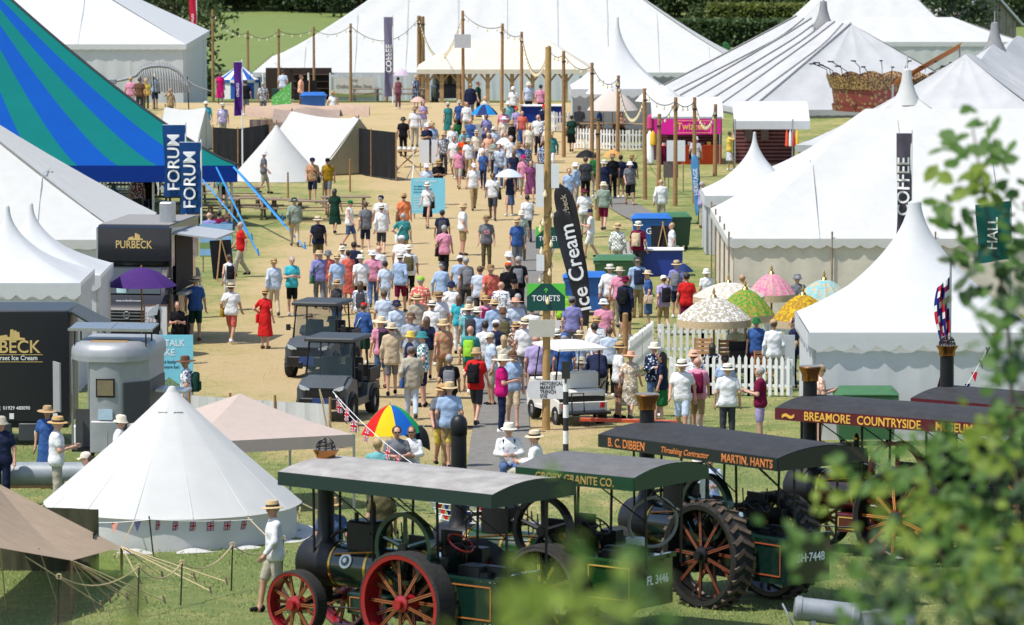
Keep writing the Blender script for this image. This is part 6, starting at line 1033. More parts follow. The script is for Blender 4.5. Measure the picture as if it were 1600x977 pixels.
def top_mesh(po, kind):
    key = ('top', po, kind)
    if key in MC: return MC[key]
    J = J_(po); dz = J['dz']; e_ = .016 if kind != 'j' else .028; pr = [(a, b, r+e_, r+e_) for a, b, r in J['torso']]; pel = J['torso'][0]
    lo = Vector(pel[0])*.5+Vector(pel[1])*.5; hem = .06 if kind in 'tlk' else .14
    if po != 't': pr += [((-.085, .01, lo.z-hem), (.085, .01, lo.z-hem), pel[2]+.03, pel[2]+.03)]
    for s, el, w in J['arms']:
        if kind == 'k': pr.append((s, tuple(Vector(s).lerp(Vector(el), .05)), .045, .045))
        else:
            s_, E, W = Vector(s), Vector(el), Vector(w); pr.append((s, tuple(s_.lerp(E, .62 if kind in 'td' else 1)), .054+e_*.4, (.056 if kind in 'td' else .045)+e_*.3))
            if kind in 'lj': pr.append((el, tuple(E.lerp(W, .92)), .05+e_*.3, .04+e_*.3))
    cuts = []
    if kind == 'd' and po != 't':
        kl = .42; yb = (J['legs'][0][1][1]+J['legs'][1][1][1])/2
        pr += [((-.07, .01, .95), (-.13, yb*.6, kl), .13, .15), ((.07, .01, .95), (.13, yb*.6, kl), .13, .15), ((0, .01, .95), (0, yb*.6, kl), .13, .17)]; cuts.append(lambda X, Y, Z: kl-.04-Z)
    elif po != 'b': zc = lo.z-hem-.08; cuts.append(lambda X, Y, Z: zc-Z)
    V, F = surf(pr, .02, .045, cuts, wr=.003); MC[key] = smesh('garment', V, F, [CAN]); return MC[key]
def bot_mesh(po, kind):
    key = ('bot', po, kind)
    if key in MC: return MC[key]
    J = J_(po); a, b, r = J['torso'][0]; a2 = [(.0, 0, 0)]; pr = [(a, b, r+.01, r+.01)]; cuts = []
    if kind == 'k' and po != 't': pr += [((-.06, .01, .93), (-.1, 0, .5), .12, .13), ((.06, .01, .93), (.1, 0, .5), .12, .13)]; cuts.append(lambda X, Y, Z: .44-Z)
    elif kind == 'm' and po != 't': pr += [((-.06, .01, .93), (-.13, 0, .15), .12, .15), ((.06, .01, .93), (.13, 0, .15), .12, .15)]; cuts.append(lambda X, Y, Z: .08-Z)
    else:
        for h_, k_, an in J['legs']:
            H_, K_, A_ = Vector(h_), Vector(k_), Vector(an)
            if kind in 's' or kind in 'km': pr.append((h_, tuple(H_.lerp(K_, .88)), .1, .085))
            else: pr += [(h_, k_, .098, .074), (k_, tuple(K_.lerp(A_, .93)), .073, .06)]
    V, F = surf(pr, .02, .03, cuts, wr=.0035); MC[key] = smesh('garment', V, F, [CAN]); return MC[key]
def shoe_mesh(po, i):
    key = ('shoe', po, i)
    if key in MC: return MC[key]
    a = J_(po)['legs'][i][2]; V, F = surf([((a[0], a[1]+.035, a[2]-.04), (a[0]*1.06, a[1]-.14, a[2]-.05), .047, .04), ((a[0], a[1]+.02, a[2]-.01), (a[0], a[1]+.02, a[2]-.04), .046, .05)], .02, .02, [lambda X, Y, Z: a[2]-.092-Z]); MC[key] = smesh('shoe', V, F, [DARKM]); return MC[key]
def hair_mesh(kind):
    key = ('hair', kind)
    if key in MC: return MC[key]
    pr = [((0, .02, .035), (0, .005, .03), .101, .097)]
    if kind == 'H': pr += [((-.03, .07, .0), (-.04, .085, -.2), .075, .05), ((.03, .07, .0), (.04, .085, -.2), .075, .05)]
    if kind == 'U': pr += [((0, .1, .05), (0, .12, .07), .05, .045)]
    V, F = surf(pr, .016, .03, [lambda X, Y, Z: -(Y+.055-.5*np.maximum(0, Z-.04)-.0+.9*np.minimum(0, Z+.0)*(-1 if kind != 'H' else -.6))]); MC[key] = smesh('hair', V, F, [DARKM]); return MC[key]
def hat_obj(kind, m, band, parent, loc, tilt):
    key = ('hat', kind)
    if key not in MC:
        q = MB()
        if kind in 'SPW':
            br = {'S': .185, 'P': .165, 'W': .235}[kind]; q.lathe([(br, .03), (br-.005, .036), (.13, .046), (.112, .05), (.106, .11), (.09, .148), (.05, .135), (0, .13)], 24); q.lathe([(.11, .03), (br, .026)], 24)
        elif kind == 'B': q.lathe([(.15, .0), (.152, .006), (.11, .055), (.1, .12), (.07, .145), (0, .15)], 20)
        elif kind == 'C':
            q.lathe([(.108, .03), (.108, .06), (.1, .1), (.07, .135), (0, .15)], 20); q.grid(lambda u, v: ((u-.5)*.17*(1-.25*v), -.095-.085*v*(1-(2*u-1)**2*.5), .045-.02*v-.02*(2*u-1)**2), 8, 3)
        o = q.build('hat', CAN, smooth=50); MC[key] = o.data; bpy.data.objects.remove(o)
        q = MB(); q.lathe([(.1125, .052), (.1115, .085), (.108, .085), (.109, .052)], 24, None, True); o = q.build('band', CAN); MC['band'] = o.data; bpy.data.objects.remove(o)
    o = link('hat', MC[key], parent, loc); o.rotation_euler = (tilt, random.uniform(-.06, .06), 0); setm(o, m)
    if kind in 'SP' and band: b = link('hat_band', MC['band'], o); setm(b, band)
def setm(o, m):
    o.material_slots[0].link = 'OBJECT'; o.material_slots[0].material = m
CLR = dict(white=(240, 240, 240), cream=(232, 222, 200), grey=(120, 122, 128), dkgrey=(66, 68, 74), black=(24, 24, 28), navy=(34, 42, 70), blue=(62, 98, 160), ltblue=(165, 190, 222), paleblue=(200, 214, 232), teal=(60, 140, 140), aqua=(120, 190, 195), turq=(70, 190, 205), red=(215, 40, 40), coral=(222, 112, 98), orange=(240, 140, 90), brorange=(240, 80, 25), pink=(225, 150, 175), magenta=(205, 25, 120), lilac=(180, 165, 210), lavender=(140, 140, 195), mauve=(130, 80, 95), purple=(140, 75, 120), maroon=(115, 35, 45), khaki=(170, 145, 105), olive=(95, 88, 60), beige=(205, 185, 155), stone=(185, 178, 160), tan=(190, 160, 120), brown=(110, 80, 62), green=(35, 110, 60), dkgreen=(25, 62, 50), lime=(150, 205, 60), yellow=(225, 195, 90), mustard=(165, 130, 30), sage=(150, 165, 150), denim=(75, 100, 140), jeans=(90, 115, 160), peach=(240, 180, 150))
PNAME = {'*': 'floral', '#': 'check', '=': 'stripe', '%': 'leopard'}; CN = dict(dkgrey='dark grey', ltblue='light blue', paleblue='pale blue', turq='turquoise', brorange='bright orange', dkgreen='dark green')
ALT = {'*': {'white': 'denim', 'tan': 'coral', 'coral': 'cream', 'navy': 'paleblue', 'denim': 'white'}, '#': {}, '=': {}, '%': {'cream': 'brown'}}
def cloth(code):
    pat = code[-1] if code[-1] in PNAME else None; c = code.rstrip('*#=%'); c2 = None
    if pat: c2 = lin(CLR[ALT[pat].get(c, 'white' if c not in ('white', 'cream', 'paleblue') else 'grey')])
    return mat('cloth_'+c+('_'+PNAME[pat] if pat else ''), tuple(v*.8 for v in lin(CLR[c])), .85, var=.16, scale=7, bump=.5, bscale=9, pat=PNAME[pat] if pat else None, col2=c2, pscale=16)
HAIRC = dict(d=(.018, .012, .009), g=(.33, .32, .31), b=(.09, .05, .028), y=(.42, .29, .14), n=None)
STRAW = [mat('straw_%d' % i, c, .8, var=.2, scale=30) for i, c in enumerate(((.56, .41, .22), (.5, .32, .14), (.62, .52, .36), (.3, .19, .09)))]; PAN = mat('panama', (.74, .69, .58), .8, var=.12, scale=30); BAND = mat('hat_band_black', (.03, .025, .022), .7)
LANDP = [(300, 460, 'by the ice cream van'), (240, 140, 'by the dinosaur skeleton'), (344, 150, 'by the striped pavilion'), (90, 690, 'by the black trailer'), (180, 690, 'at the silver horsebox'), (430, 870, 'beside the bell tent'), (510, 560, 'near the dark buggies'), (885, 610, 'by the white golf cart'), (1130, 600, 'at the parasol garden'), (600, 720, 'under the rainbow umbrella'), (669, 320, 'by the blue board'), (860, 480, 'near the toilets sign'), (1030, 400, 'by the blue bin'), (640, 230, 'near the craft table'), (740, 150, 'before the timber pavilion'), (960, 200, 'by the picket fence'), (1090, 240, 'at the pink stall'), (490, 290, 'by the cream ridge tent'), (440, 120, 'at the coffee shop'), (580, 150, 'outside the coffee marquee'), (300, 300, 'at the forum tent'), (1000, 470, 'beyond the ice cream flags'), (690, 410, 'in the open avenue'), (590, 420, 'behind the buggies crowd'), (720, 500, 'in the dense crowd'), (800, 220, 'on the upper avenue'), (950, 270, 'by the black umbrella'), (1320, 420, 'by the right marquee'), (1280, 620, 'by the green bin'), (820, 700, 'by the chimney'), (1110, 730, 'behind the contractor engine'), (560, 800, 'behind the steam roller')]
seen = {}
FA = dict(T=0., A=math.pi, L=-math.pi/2, R=math.pi/2)
LINES = """622 121 A u k:mauve t:mauve U:d -
650 118 A s d:navy* - S -
661 158 T p k:lilac k:white H:d -
648 167 A s t:white t:stone S:3 -
667 193 T p t:navy t:navy C:white -
676 191 T s t:ltblue t:stone S -
693 206 T s t:grey* t:dkgrey S -
700 160 A w d:teal - P -
718 156 A v t:blue t:black B:stone -
729 160 A s t:white t:stone n:g -
735 131 T s j:navy t:grey h:d sn
747 128 R s t:dkgreen t:black h:b -
707 196 T w l:white t:stone n:g -
735 186 T v t:blue t:grey n:g -
725 200 T s t:aqua t:tan B:tan -
760 179 T u t:lavender s:grey h:d bp:navy
709 214 T w t:white s:khaki h:b -
724 212 T v t:brorange t:dkgrey C:grey -
732 216 T w t:white s:khaki B:stone -
755 223 T w l:white k:white h:b -
780 226 T u l:paleblue* t:jeans h:d -
794 158 T s t:aqua t:paleblue B:white -
787 169 T s t:pink t:stone S:3 -
788 182 T s t:cream t:white W:white -
800 189 A s k:black t:black S:1 -
816 174 T w t:coral m:blue h:b -
805 228 T w t:white* t:stone C:tan -
811 222 T v t:blue s:stone S:3 -
818 242 T w t:pink s:stone C:magenta sb:black
829 252 T w d:purple - H:d -
740 255 T v t:white t:khaki C:white -
770 271 T w t:white s:dkgrey h:d sb:black
797 270 T u k:navy k:denim H:b -
667 256 T s l:paleblue t:stone B:white -
685 249 T p t:black t:white S:1 -
668 285 T w t:white k:black P sb:black
631 302 A s t:orange s:stone S:1 sb:brown
630 334 A h t:teal t:khaki h:g sb:white
691 329 A s t:navy t:dkgrey h:d bp:dkgrey
723 317 R s t:white s:khaki S -
694 353 A w t:pink t:black h:g sb:black
760 337 T s t:grey t:olive S:3 uj
824 306 A w t:white t:dkgrey h:d -
815 329 A s t:sage t:olive B:cream -
808 340 T s t:blue s:grey S -
627 368 A s t:white t:stone C:white -
639 382 A w t:white t:black B:cream bp:olive
428 404 A w l:paleblue t:beige S:1 -
456 402 T p t:turq s:black h:g -
414 452 A h d:red - S:1 sb:red
497 338 A s t:navy s:olive S:2 bp:black
499 391 A w l:lavender t:grey S sb:green
513 391 A s t:coral t:stone B:grey -
527 397 A w t:ltblue t:beige S -
535 384 A s t:white t:stone B:cream -
544 392 A s d:coral - U:d -
553 379 A s t:navy t:dkgrey h:d -
564 398 A w t:white t:black P -
583 391 A v t:pink t:jeans B:white -
592 385 A w t:white s:navy n:g -
602 409 A w t:paleblue t:white* U:d -
625 396 A v l:ltblue s:maroon P -
526 437 A s k:dkgrey t:denim S:1 -
563 440 A s l:white* t:stone H:b bp:dkgrey
568 473 A s l:blue k:dkgreen C:red sb:white
596 495 A s t:pink s:denim W bp:black
612 505 A r j:beige s:grey S:2 -
620 469 A w l:paleblue t:stone B:navy -
657 432 A w t:coral* t:black C:lime -
690 409 A w l:ltblue t:beige C:dkgrey -
719 399 A s t:ltblue t:stone C:white -
728 403 A w t:grey t:dkgrey h:g bp:grey
705 440 A s t:white t:beige B:navy sb:grey
686 456 A s t:white t:brown S:3 -
717 462 A s t:turq t:white H:b -
734 463 A s t:grey* t:stone C:grey -
732 476 A s t:aqua t:olive W bp:dkgrey
759 462 A s t:pink t:dkgrey S:1 bp:maroon
773 468 A s t:ltblue t:stone S -
786 480 A k t:grey t:dkgreen B:brown bp:olive
806 465 A s t:paleblue t:stone W:peach -
796 393 L s l:cream t:olive B:white -
794 410 A s t:black t:black C:brorange -
803 436 T s l:black t:black C:black -
809 460 A s t:grey t:black h:g -
807 503 A s d:cream% - S:1 -
642 489 A s l:paleblue= t:black B:brown -
693 499 A w t:tan* s:khaki S bp:-
600 455 A s t:paleblue t:grey h:b -
640 517 R s t:navy s:denim B:yellow -
661 518 L s t:teal# s:navy B:teal -
643 541 A w j:stone t:paleblue C:grey sb:blue
735 510 A w t:teal s:olive n:d bp:lime
758 503 A w t:white t:grey h:d -
767 519 L s t:paleblue s:stone C:cream -
744 543 A w t:red s:dkgrey B:tan bp:black
784 554 R p t:magenta t:navy W:cream -
801 547 T w t:ltblue s:beige C:brown -
691 600 T w t:grey s:yellow S:1 sb:black
702 597 A s t:ltblue t:khaki S -
675 470 A s t:white t:grey P -
652 460 A s t:stone t:denim S -
745 480 A s l:ltblue t:beige P -
775 500 A s t:navy s:khaki C:white -
820 497 A s t:white s:grey S:2 -
620 668 T t t:grey t:dkgrey h:d sn
643 668 T t l:white t:stone H:b sn
590 687 A t t:aqua t:stone h:y -
795 661 T t l:white t:jeans P bp:navy
837 673 L t l:white t:stone S:2 -
953 413 A w l:white t:khaki P -
968 417 A w t:pink t:stone S:2 -
977 432 A v j:navy s:black S:m bp:black
996 402 A s t:ltblue t:khaki B:dkgrey bp:navy
1013 422 L s t:blue k:denim S:2 sb:beige
1037 430 A w t:lilac s:khaki C:white bp:black
1057 407 A s t:lavender s:navy S bp:grey
1073 428 A s t:red s:maroon h:d -
943 467 A s t:pink t:black B:white sb:tan
932 494 A s t:white t:stone S:1 -
894 463 A s t:lavender t:grey C:grey -
880 448 A s t:lime t:olive h:b bp:lime
882 520 A s t:blue t:navy C:blue -
838 524 A s t:lilac t:dkgrey n:g -
868 515 A s t:denim t:dkgrey P -
906 516 A s t:ltblue t:dkgrey S:2 -
908 558 A t t:grey t:dkgrey B:stone -
929 506 A w t:white t:navy h:d -
952 512 A s t:paleblue t:black h:b -
935 553 A b t:navy t:stone C:red -
967 535 R s t:white s:brown S:1 -
985 549 A w d:beige* - W:peach -
1022 535 T p l:navy* t:jeans P -
1035 551 L r t:navy k:green H:d -
1066 562 T w t:white s:paleblue P -
1090 560 A w t:pink s:khaki n:g bp:maroon
1084 547 A s t:white* t:stone B:peach -
1137 569 A s t:white t:dkgrey P -
1188 575 L p t:maroon s:lilac h:g -
1149 506 A t t:stone t:khaki h:g -
1113 538 A t t:dkgrey* t:black H:d -
1182 496 T s t:blue t:maroon B:green -
1209 499 A s l:white t:stone C:tan -
1240 498 L s t:navy t:black h:d -
1133 555 A t t:ltblue t:stone C:black -
1316 377 T w t:blue t:paleblue S:2 -
1104 420 A s d:white - B:white -
1246 428 A s t:grey t:black B:grey -
1160 430 A s t:beige t:stone n:g -
1033 281 A w l:white t:stone n:g -
1050 349 L s t:white m:grey h:y -
965 349 A s l:sage# t:stone S -
997 346 A s t:maroon t:dkgrey P bp:beige
923 326 L c t:white s:white C:navy -
913 295 A s t:white t:stone S:m -
943 284 A w l:sage s:maroon B:cream -
889 264 T s t:ltblue t:stone h:b -
900 254 L p t:ltblue t:stone B:white -
944 250 A s t:navy t:stone P -
957 240 A s t:black t:black S:3 -
970 243 A s t:navy s:khaki h:d -
984 252 T w t:grey s:black B:white -
987 242 T w t:navy t:black S:3 -
915 246 A s t:dkgrey t:black h:b -
930 240 A s t:green t:stone h:d -
852 189 A s t:grey* t:navy h:g sb:black
893 181 A w t:dkgreen k:black h:d sb:olive
849 221 A s t:denim* t:stone h:b -
905 166 A t t:grey t:khaki h:g -
937 168 L t t:blue t:khaki h:b -
971 176 T t k:peach t:dkgreen H:d -
1087 213 A s t:grey= t:grey* B:white sb:black
1140 206 R r t:yellow k:white* h:b -
1097 285 R s t:lilac t:stone h:g -
412 236 R w t:grey s:stone B:white -
488 246 T w t:tan* s:navy C:navy sb:black
512 247 T w t:mustard s:grey C:black -
460 309 A w l:sage t:beige B:dkgreen sb:khaki
523 296 A w d:dkgreen - H:d -
546 313 R w k:white s:denim C:green -
571 316 A w t:grey s:navy h:b -
596 320 A w l:white s:dkgrey P -
595 305 A s t:white t:beige C:navy -
376 348 L w t:red t:stone h:g -
361 442 A w t:white s:coral S:2 sb:mustard
305 432 A s t:blue s:dkgreen S:2 -
298 402 A s t:grey t:grey S -
358 399 A w k:white s:white U:b bp:black
277 472 T p t:black t:black U:b -
242 115 T s t:ltblue s:navy B:cream sb:black
266 139 T r k:tan t:olive n:b -
208 96 R s t:tan t:khaki B:stone -
194 101 L s t:coral t:stone B:white -
154 97 A s t:white t:stone C:white -
204 121 A s t:pink t:white h:y -
218 122 A s t:brown t:dkgrey h:b -
228 123 A s t:yellow t:olive H:y -
344 113 T w d:magenta - U:d -
322 158 T s t:turq t:stone P -
348 161 T s t:lilac* t:stone P -
384 126 A s t:black s:grey h:d -
442 110 A s t:paleblue t:stone h:d -
411 129 A s t:grey* t:grey h:g -
470 118 R s t:peach t:brown h:b -
520 142 A w k:white k:white S:1 sb:black
556 175 T t t:white t:stone h:b -
214 272 A s t:mauve* t:dkgrey h:b -
232 268 A s j:black t:navy h:d -
347 254 A w t:turq s:black h:b -
327 333 A t t:lavender t:stone n:g -
342 331 A t t:maroon t:stone h:d -
355 334 A t t:denim t:stone B:brown -
291 556 L s t:white* t:stone W:brown bp:dkgreen
2 650 T s t:navy t:navy B:stone -
74 634 T s d:blue - W:tan sn
88 651 R p t:white t:stone S:1 sn
187 648 R s l:white t:stone B:cream -
136 706 L t t:white t:stone C:cream -
428 782 L v l:white s:stone S sn
518 778 A s t:denim t:navy S:1 -
596 752 A s t:olive t:mustard h:b -
1281 570 R p t:peach* s:navy C:tan sn
1110 712 T t t:paleblue t:jeans h:b -
1092 716 L t t:white t:stone P -
862 205 T w l:teal t:white S -
841 180 T s t:white t:navy n:g -
802 135 T s t:white t:navy C:white -
826 128 T s t:paleblue t:navy B:cream -
845 133 A s t:pink t:black h:d -
855 195 T w t:cream k:teal P -
630 183 A s t:black t:black B:black -
672 188 T w t:coral t:stone W -
712 186 A w t:green t:white h:b -
745 203 T s t:cream s:denim S:2 -
772 198 A w t:paleblue s:navy P -
763 208 T w t:peach k:blue H:y -"""
def add_person(line, i):
    f = line.split(); x, y = float(f[0]), float(f[1]); fc, po, top, bot, head, ex = f[2:8]; tk, tc = top.split(':'); bk, bc = bot.split(':') if bot != '-' else ('-', ''); rs = np.random.default_rng(i+11)
    hk, hc = (head.split(':')+[''])[:2]; hat = hk in 'SPWBC'; fem = tk == 'd' or bk in 'km' or hk in 'HU' or tk == 'k'
    H0 = {'t': 1.27, 'b': 1.33}.get(po, 1.735); sc = (rs.uniform(.92, .97) if fem else rs.uniform(.97, 1.04)); g_ = gnd(x, y, (H0+(.05 if hat else .015))*sc)
    ex_px = 800+g_.x/g_.y*FPX
    o = bpy.data.objects.new('person', body_mesh(po)); COL.objects.link(o); o.location = g_; o.rotation_euler = (0, 0, FA[fc]+rs.uniform(-.35, .35)*(1 if po != 't' else .4)); o.scale = (sc*(rs.uniform(.82, .93) if fem else rs.uniform(.87, 1.02)), sc*rs.uniform(.92, 1.12), sc)
    setm(o, SKIN[[0, 0, 1, 1, 2, 0][i % 6] if (x, y) not in ((770, 271), (344, 113), (760, 179)) else 3])
    J = J_(po); hd = Vector(J['head']); tm = cloth(tc)
    c = link({'t': 'shirt', 'l': 'long_sleeved_shirt', 'k': 'vest_top', 'd': 'dress', 'j': 'jacket'}[tk], top_mesh(po, tk), o); setm(c, tm)
    if bk != '-': c = link({'s': 'shorts', 't': 'trousers', 'k': 'skirt', 'm': 'long_skirt'}[bk], bot_mesh(po, bk), o); setm(c, cloth(bc))
    sm = (cloth('white'), cloth('brown'), cloth('black'), cloth('dkgrey'))[i % 4]
    for k in range(2): c = link('shoe', shoe_mesh(po, k), o); setm(c, sm)
    tilt = .5 if po == 'b' else rs.uniform(-.1, .12); hl = hd+Vector((0, .0, -.005)); desc = ''
    hcol = HAIRC[['d', 'b', 'g', 'g', 'b', 'y'][i % 6]] if hat else HAIRC.get(hc or 'b')
    if hk in 'hHU' or hat: c = link('hair', hair_mesh(hk if hk in 'HU' else 'h'), o, hd); setm(c, mat('hair_%.3f' % hcol[0], hcol, .6, var=.2, scale=40)); c.scale = (1, 1, 1) if not hat else (.97, .97, .93)
    if hat:
        if hk == 'S': m = STRAW[int(hc) if hc in '0123' and hc else 0] if hc != 'm' else cloth('maroon'); desc = 'straw hat' if hc != 'm' else 'maroon hat'
        elif hk == 'P': m = PAN; desc = 'pale panama hat'
        elif hk == 'W': m = STRAW[2] if not hc else cloth(hc); desc = 'wide brimmed hat'
        else: m = cloth(hc or 'cream'); desc = CN.get(hc or 'cream', hc or 'cream')+(' cap' if hk == 'C' else ' bucket hat')
        hat_obj(hk, m, BAND if (i % 3 and hc != 'm') else None, o, hl, tilt)
    else: desc = {'d': 'dark', 'g': 'grey', 'b': 'brown', 'y': 'fair', 'n': 'thin'}.get(hc, 'brown')+' hair'; desc = 'bald head' if hk == 'n' else desc
    bag = ''
    if ex.startswith('bp:') and ex != 'bp:-':
        key = ('bag', 'bp')
        if key not in MC: q = MB(); q.bbox(-.15, .15, .11, .27, 1.0, 1.42, .06); q.bbox(-.11, .11, .26, .31, 1.03, 1.22, .03); q.path([(-.1, .1, 1.42), (-.11, -.08, 1.45), (-.11, -.14, 1.3), (-.12, .08, 1.1)], .02, 5); q.path([(.1, .1, 1.42), (.11, -.08, 1.45), (.11, -.14, 1.3), (.12, .08, 1.1)], .02, 5); b = q.build('backpack', CAN, smooth=60); MC[key] = b.data; bpy.data.objects.remove(b)
        c = link('backpack', MC[key], o, (0, .02, J['dz'])); setm(c, cloth(ex[3:])); bag = CN.get(ex[3:], ex[3:])+' backpack'
    elif ex.startswith('sb:'):
        key = ('bag', 'sb')
        if key not in MC: q = MB(); q.bbox(.2, .3, -.14, .16, .78, 1.04, .04); q.path([(.25, .1, 1.03), (.1, .15, 1.3), (-.1, .06, 1.47), (-.08, -.1, 1.42), (.12, -.15, 1.2), (.25, -.1, 1.03)], .012, 5); b = q.build('shoulder_bag', CAN, smooth=60); MC[key] = b.data; bpy.data.objects.remove(b)
        c = link('shoulder_bag', MC[key], o, (0, 0, J['dz'])); setm(c, cloth(ex[3:])); bag = CN.get(ex[3:], ex[3:])+' bag'
    elif ex == 'sn':
        key = ('bag', 'sn')
        if key not in MC: q = MB(); [q.bbox(s*.035-.026, s*.035+.026, -.012, .0, -.016, .016, .006) for s in (-1, 1)]; q.box(-.06, .06, -.008, .0, .01, .016); [q.box(s*.06, s*.065, 0, .1, .008, .016) for s in (-1, 1)]; b = q.build('sunglasses', BLACKP); MC[key] = b.data; bpy.data.objects.remove(b)
        link('sunglasses', MC[key], o, hd+Vector((0, -.098, .01))); bag = 'sunglasses'
    elif ex == 'uj': q = MB(); jack(q, .22, .17, Matrix.Translation((-.11, -.152, 1.33))); q.build('flag_print', UJ, o, smooth=0); bag = 'union jack print'
    col = lambda c_: (PNAME.get(c_[-1], '')+' ' if c_[-1] in PNAME and c_[-1] in '*=%#' else '')+CN.get(c_.rstrip('*#=%'), c_.rstrip('*#=%'))
    pn = {'*': 'floral', '#': 'checked', '=': 'striped', '%': 'leopard print'}
    def cw(c_): b = CN.get(c_.rstrip('*#=%'), c_.rstrip('*#=%')); return (pn[c_[-1]]+' '+b) if c_[-1] in pn else b
    verb = {'t': 'seated', 'w': 'walking', 'v': 'walking', 'c': 'walking', 'b': 'bending over', 'u': 'holding an umbrella', 'r': 'raising a hand'}.get(po, 'standing'); way = {'A': ' facing away', 'T': '', 'L': '', 'R': ''}[fc]
    L1 = 'person in '+cw(tc)+' '+{'t': 'shirt', 'l': 'shirt', 'k': 'vest', 'd': 'dress', 'j': 'jacket'}[tk]
    if bk != '-': L1 += (', ' if (bag or desc) else ' and ')+cw(bc)+' '+{'s': 'shorts', 't': 'trousers', 'k': 'skirt', 'm': 'long skirt'}[bk]
    L1 += ', '+desc+(', '+bag if bag else '')
    lm = min(LANDP, key=lambda q: (q[0]-x)**2+(q[1]-y-60)**2)[2]; lab = L1+', '+lm
    if len(lab.split()) > 16: lab = L1+', '+verb
    if len(lab.split()) > 16: lab = L1
    if lab in seen: lab = L1+', '+verb
    seen[lab] = 1; tag(o, lab, 'person', 'visitors at the fair'); return o
for i, ln in enumerate(LINES.splitlines()): add_person(ln, i)
# buggy passengers
for k, (x, y) in enumerate(((483, 490), (517, 494))): add_person('%d %d T t t:%s t:black %s -' % (x, y, ('dkgrey', 'black')[k], ('S:3', 'B:black')[k]), 500+k)

# more of the crowd where it is densest
rs_ = np.random.default_rng(99); occ = [(float(l.split()[0]), float(l.split()[1])) for l in LINES.splitlines()]; made = 0; tries = 0
TC = ['white', 'paleblue', 'ltblue', 'pink', 'navy', 'white*', 'grey', 'blue', 'cream', 'lilac', 'white', 'denim*', 'sage', 'coral', 'black', 'ltblue=']; BC_ = ['stone', 'khaki', 'beige', 'navy', 'dkgrey', 'denim', 'white', 'black']; HC = ['S:1', 'S:3', 'B:navy', 'C:red', 'h:b', 'h:g', 'h:d', 'C:navy', 'n:g', 'H:b', 'H:y', 'B:olive']
while made < 20 and tries < 4000:
    tries += 1; y = rs_.choice([rs_.uniform(395, 560), rs_.uniform(150, 260)], p=[.62, .38]); x = rs_.uniform(590, 838) if y > 300 else rs_.uniform(690, 850)
    if y > 300 and (x > 830 and y > 520): continue
    if any(abs(x-a) < (13 if y > 300 else 9) and abs(y-b) < (14 if y > 300 else 8) for a, b in occ): continue
    occ.append((x, y)); made += 1; dr_ = rs_.random() < .14
    add_person('%.0f %.0f %s %s %s %s %s %s' % (x, y, 'A' if (y > 300 or rs_.random() < .3) else 'T', rs_.choice(list('swvwp')), ('d:' if dr_ else rs_.choice(['t:', 't:', 'l:']))+rs_.choice(TC), '-' if dr_ else rs_.choice(['t:', 's:', 's:'])+rs_.choice(BC_), rs_.choice(HC), rs_.choice(['-', '-', '-', 'bp:navy', 'sb:tan', 'bp:grey', 'sb:black'])), 700+made)
# ================================================================ trees, hedge, grass, foreground bush
def leafmat(name, c, tr=.35, var=.35, sc=1.):
    return mat(name, c, .6, var=var, scale=sc, trans=tr)
LEAF_T = [leafmat('tree_leaf_dark', (.045, .08, .025), .3), leafmat('tree_leaf_mid', (.07, .115, .032), .3), leafmat('tree_leaf_olive', (.1, .135, .045), .3)]
BARK = mat('bark', (.09, .065, .045), .9, var=.3, scale=6)
def leaves(q, C, s, n, rs):
    P = np.asarray(C); N = len(P); a = rs.normal(size=(N, 3)); a /= np.linalg.norm(a, axis=1)[:, None]; b = np.cross(a, rs.normal(size=(N, 3))); b /= np.linalg.norm(b, axis=1)[:, None]; sz = s*rs.uniform(.6, 1.3, (N, 1)); base = len(q.v)
    V = np.stack([P-a*sz, P+b*sz*.55, P+a*sz, P-b*sz*.55], 1).reshape(-1, 3); q.v += [tuple(v) for v in V]; q.f += [(base+4*i, base+4*i+1, base+4*i+2, base+4*i+3) for i in range(N)]; q.mi += [q.m]*N
TREES = []
def make_tree(seed, h, r, m):
    rs = np.random.default_rng(seed); q = MB(); q.path([(0, 0, -.3), (.1, 0, h*.25), (-.1, .1, h*.55)], [.35, .25, .14], 8)
    cl = []
    for k in range(52):
        a = rs.uniform(0, 6.28); z = rs.uniform(.08, 1)*h; rr = r*math.sqrt(max(.05, 1-((z/h-.5)/.56)**2))*rs.uniform(.45, 1); c = np.array((rr*math.cos(a), rr*math.sin(a), z)); cl.append(c)
        if k % 3 == 0: q.path([(0, 0, z*.45), tuple(c*.5+np.array((0, 0, z*.28))), tuple(c)], [.1, .06, .03], 5)
    tr = q.build('trunk', BARK); cr = MB()
    for c in cl: n = 110; d = rs.normal(size=(n, 3))*np.array((.9, .9, .65))*r*.2; leaves(cr, c+d, .3, n, rs)
    return tr, cr.build('crown', m, smooth=0)
for i, (h, r) in enumerate(((11, 5), (9, 4.2), (13, 5.5))):
    a, b = make_tree(i+3, h, r, LEAF_T[i]); TREES.append((a.data, b.data)); bpy.data.objects.remove(a); bpy.data.objects.remove(b)
def tree(px, Yr, kind, sc, label, group=None):
    x = (px-800)/FPX*Yr; t = thing('tree', label, 'tree', (x, Yr, zg(Yr)), random.uniform(0, 6), group, sc); link('trunk', TREES[kind][0], t); link('crown', TREES[kind][1], t)
tree(262, 335, 2, .8, 'dark leafy tree directly behind the hip roofed marquee'); tree(205, 345, 0, .85, 'broad dark tree behind the frame marquee roof'); tree(1478, 345, 0, .62, 'round green tree beside the timber barn'); tree(1500, 352, 1, .7, 'olive green tree touching the barn gable')
for i, px in enumerate(range(285, 560, 17)): tree(px, 500+random.uniform(-15, 15), i % 3, random.uniform(.7, 1.), 'dark tree in the hedgerow beyond the green field', 'trees beyond the field')
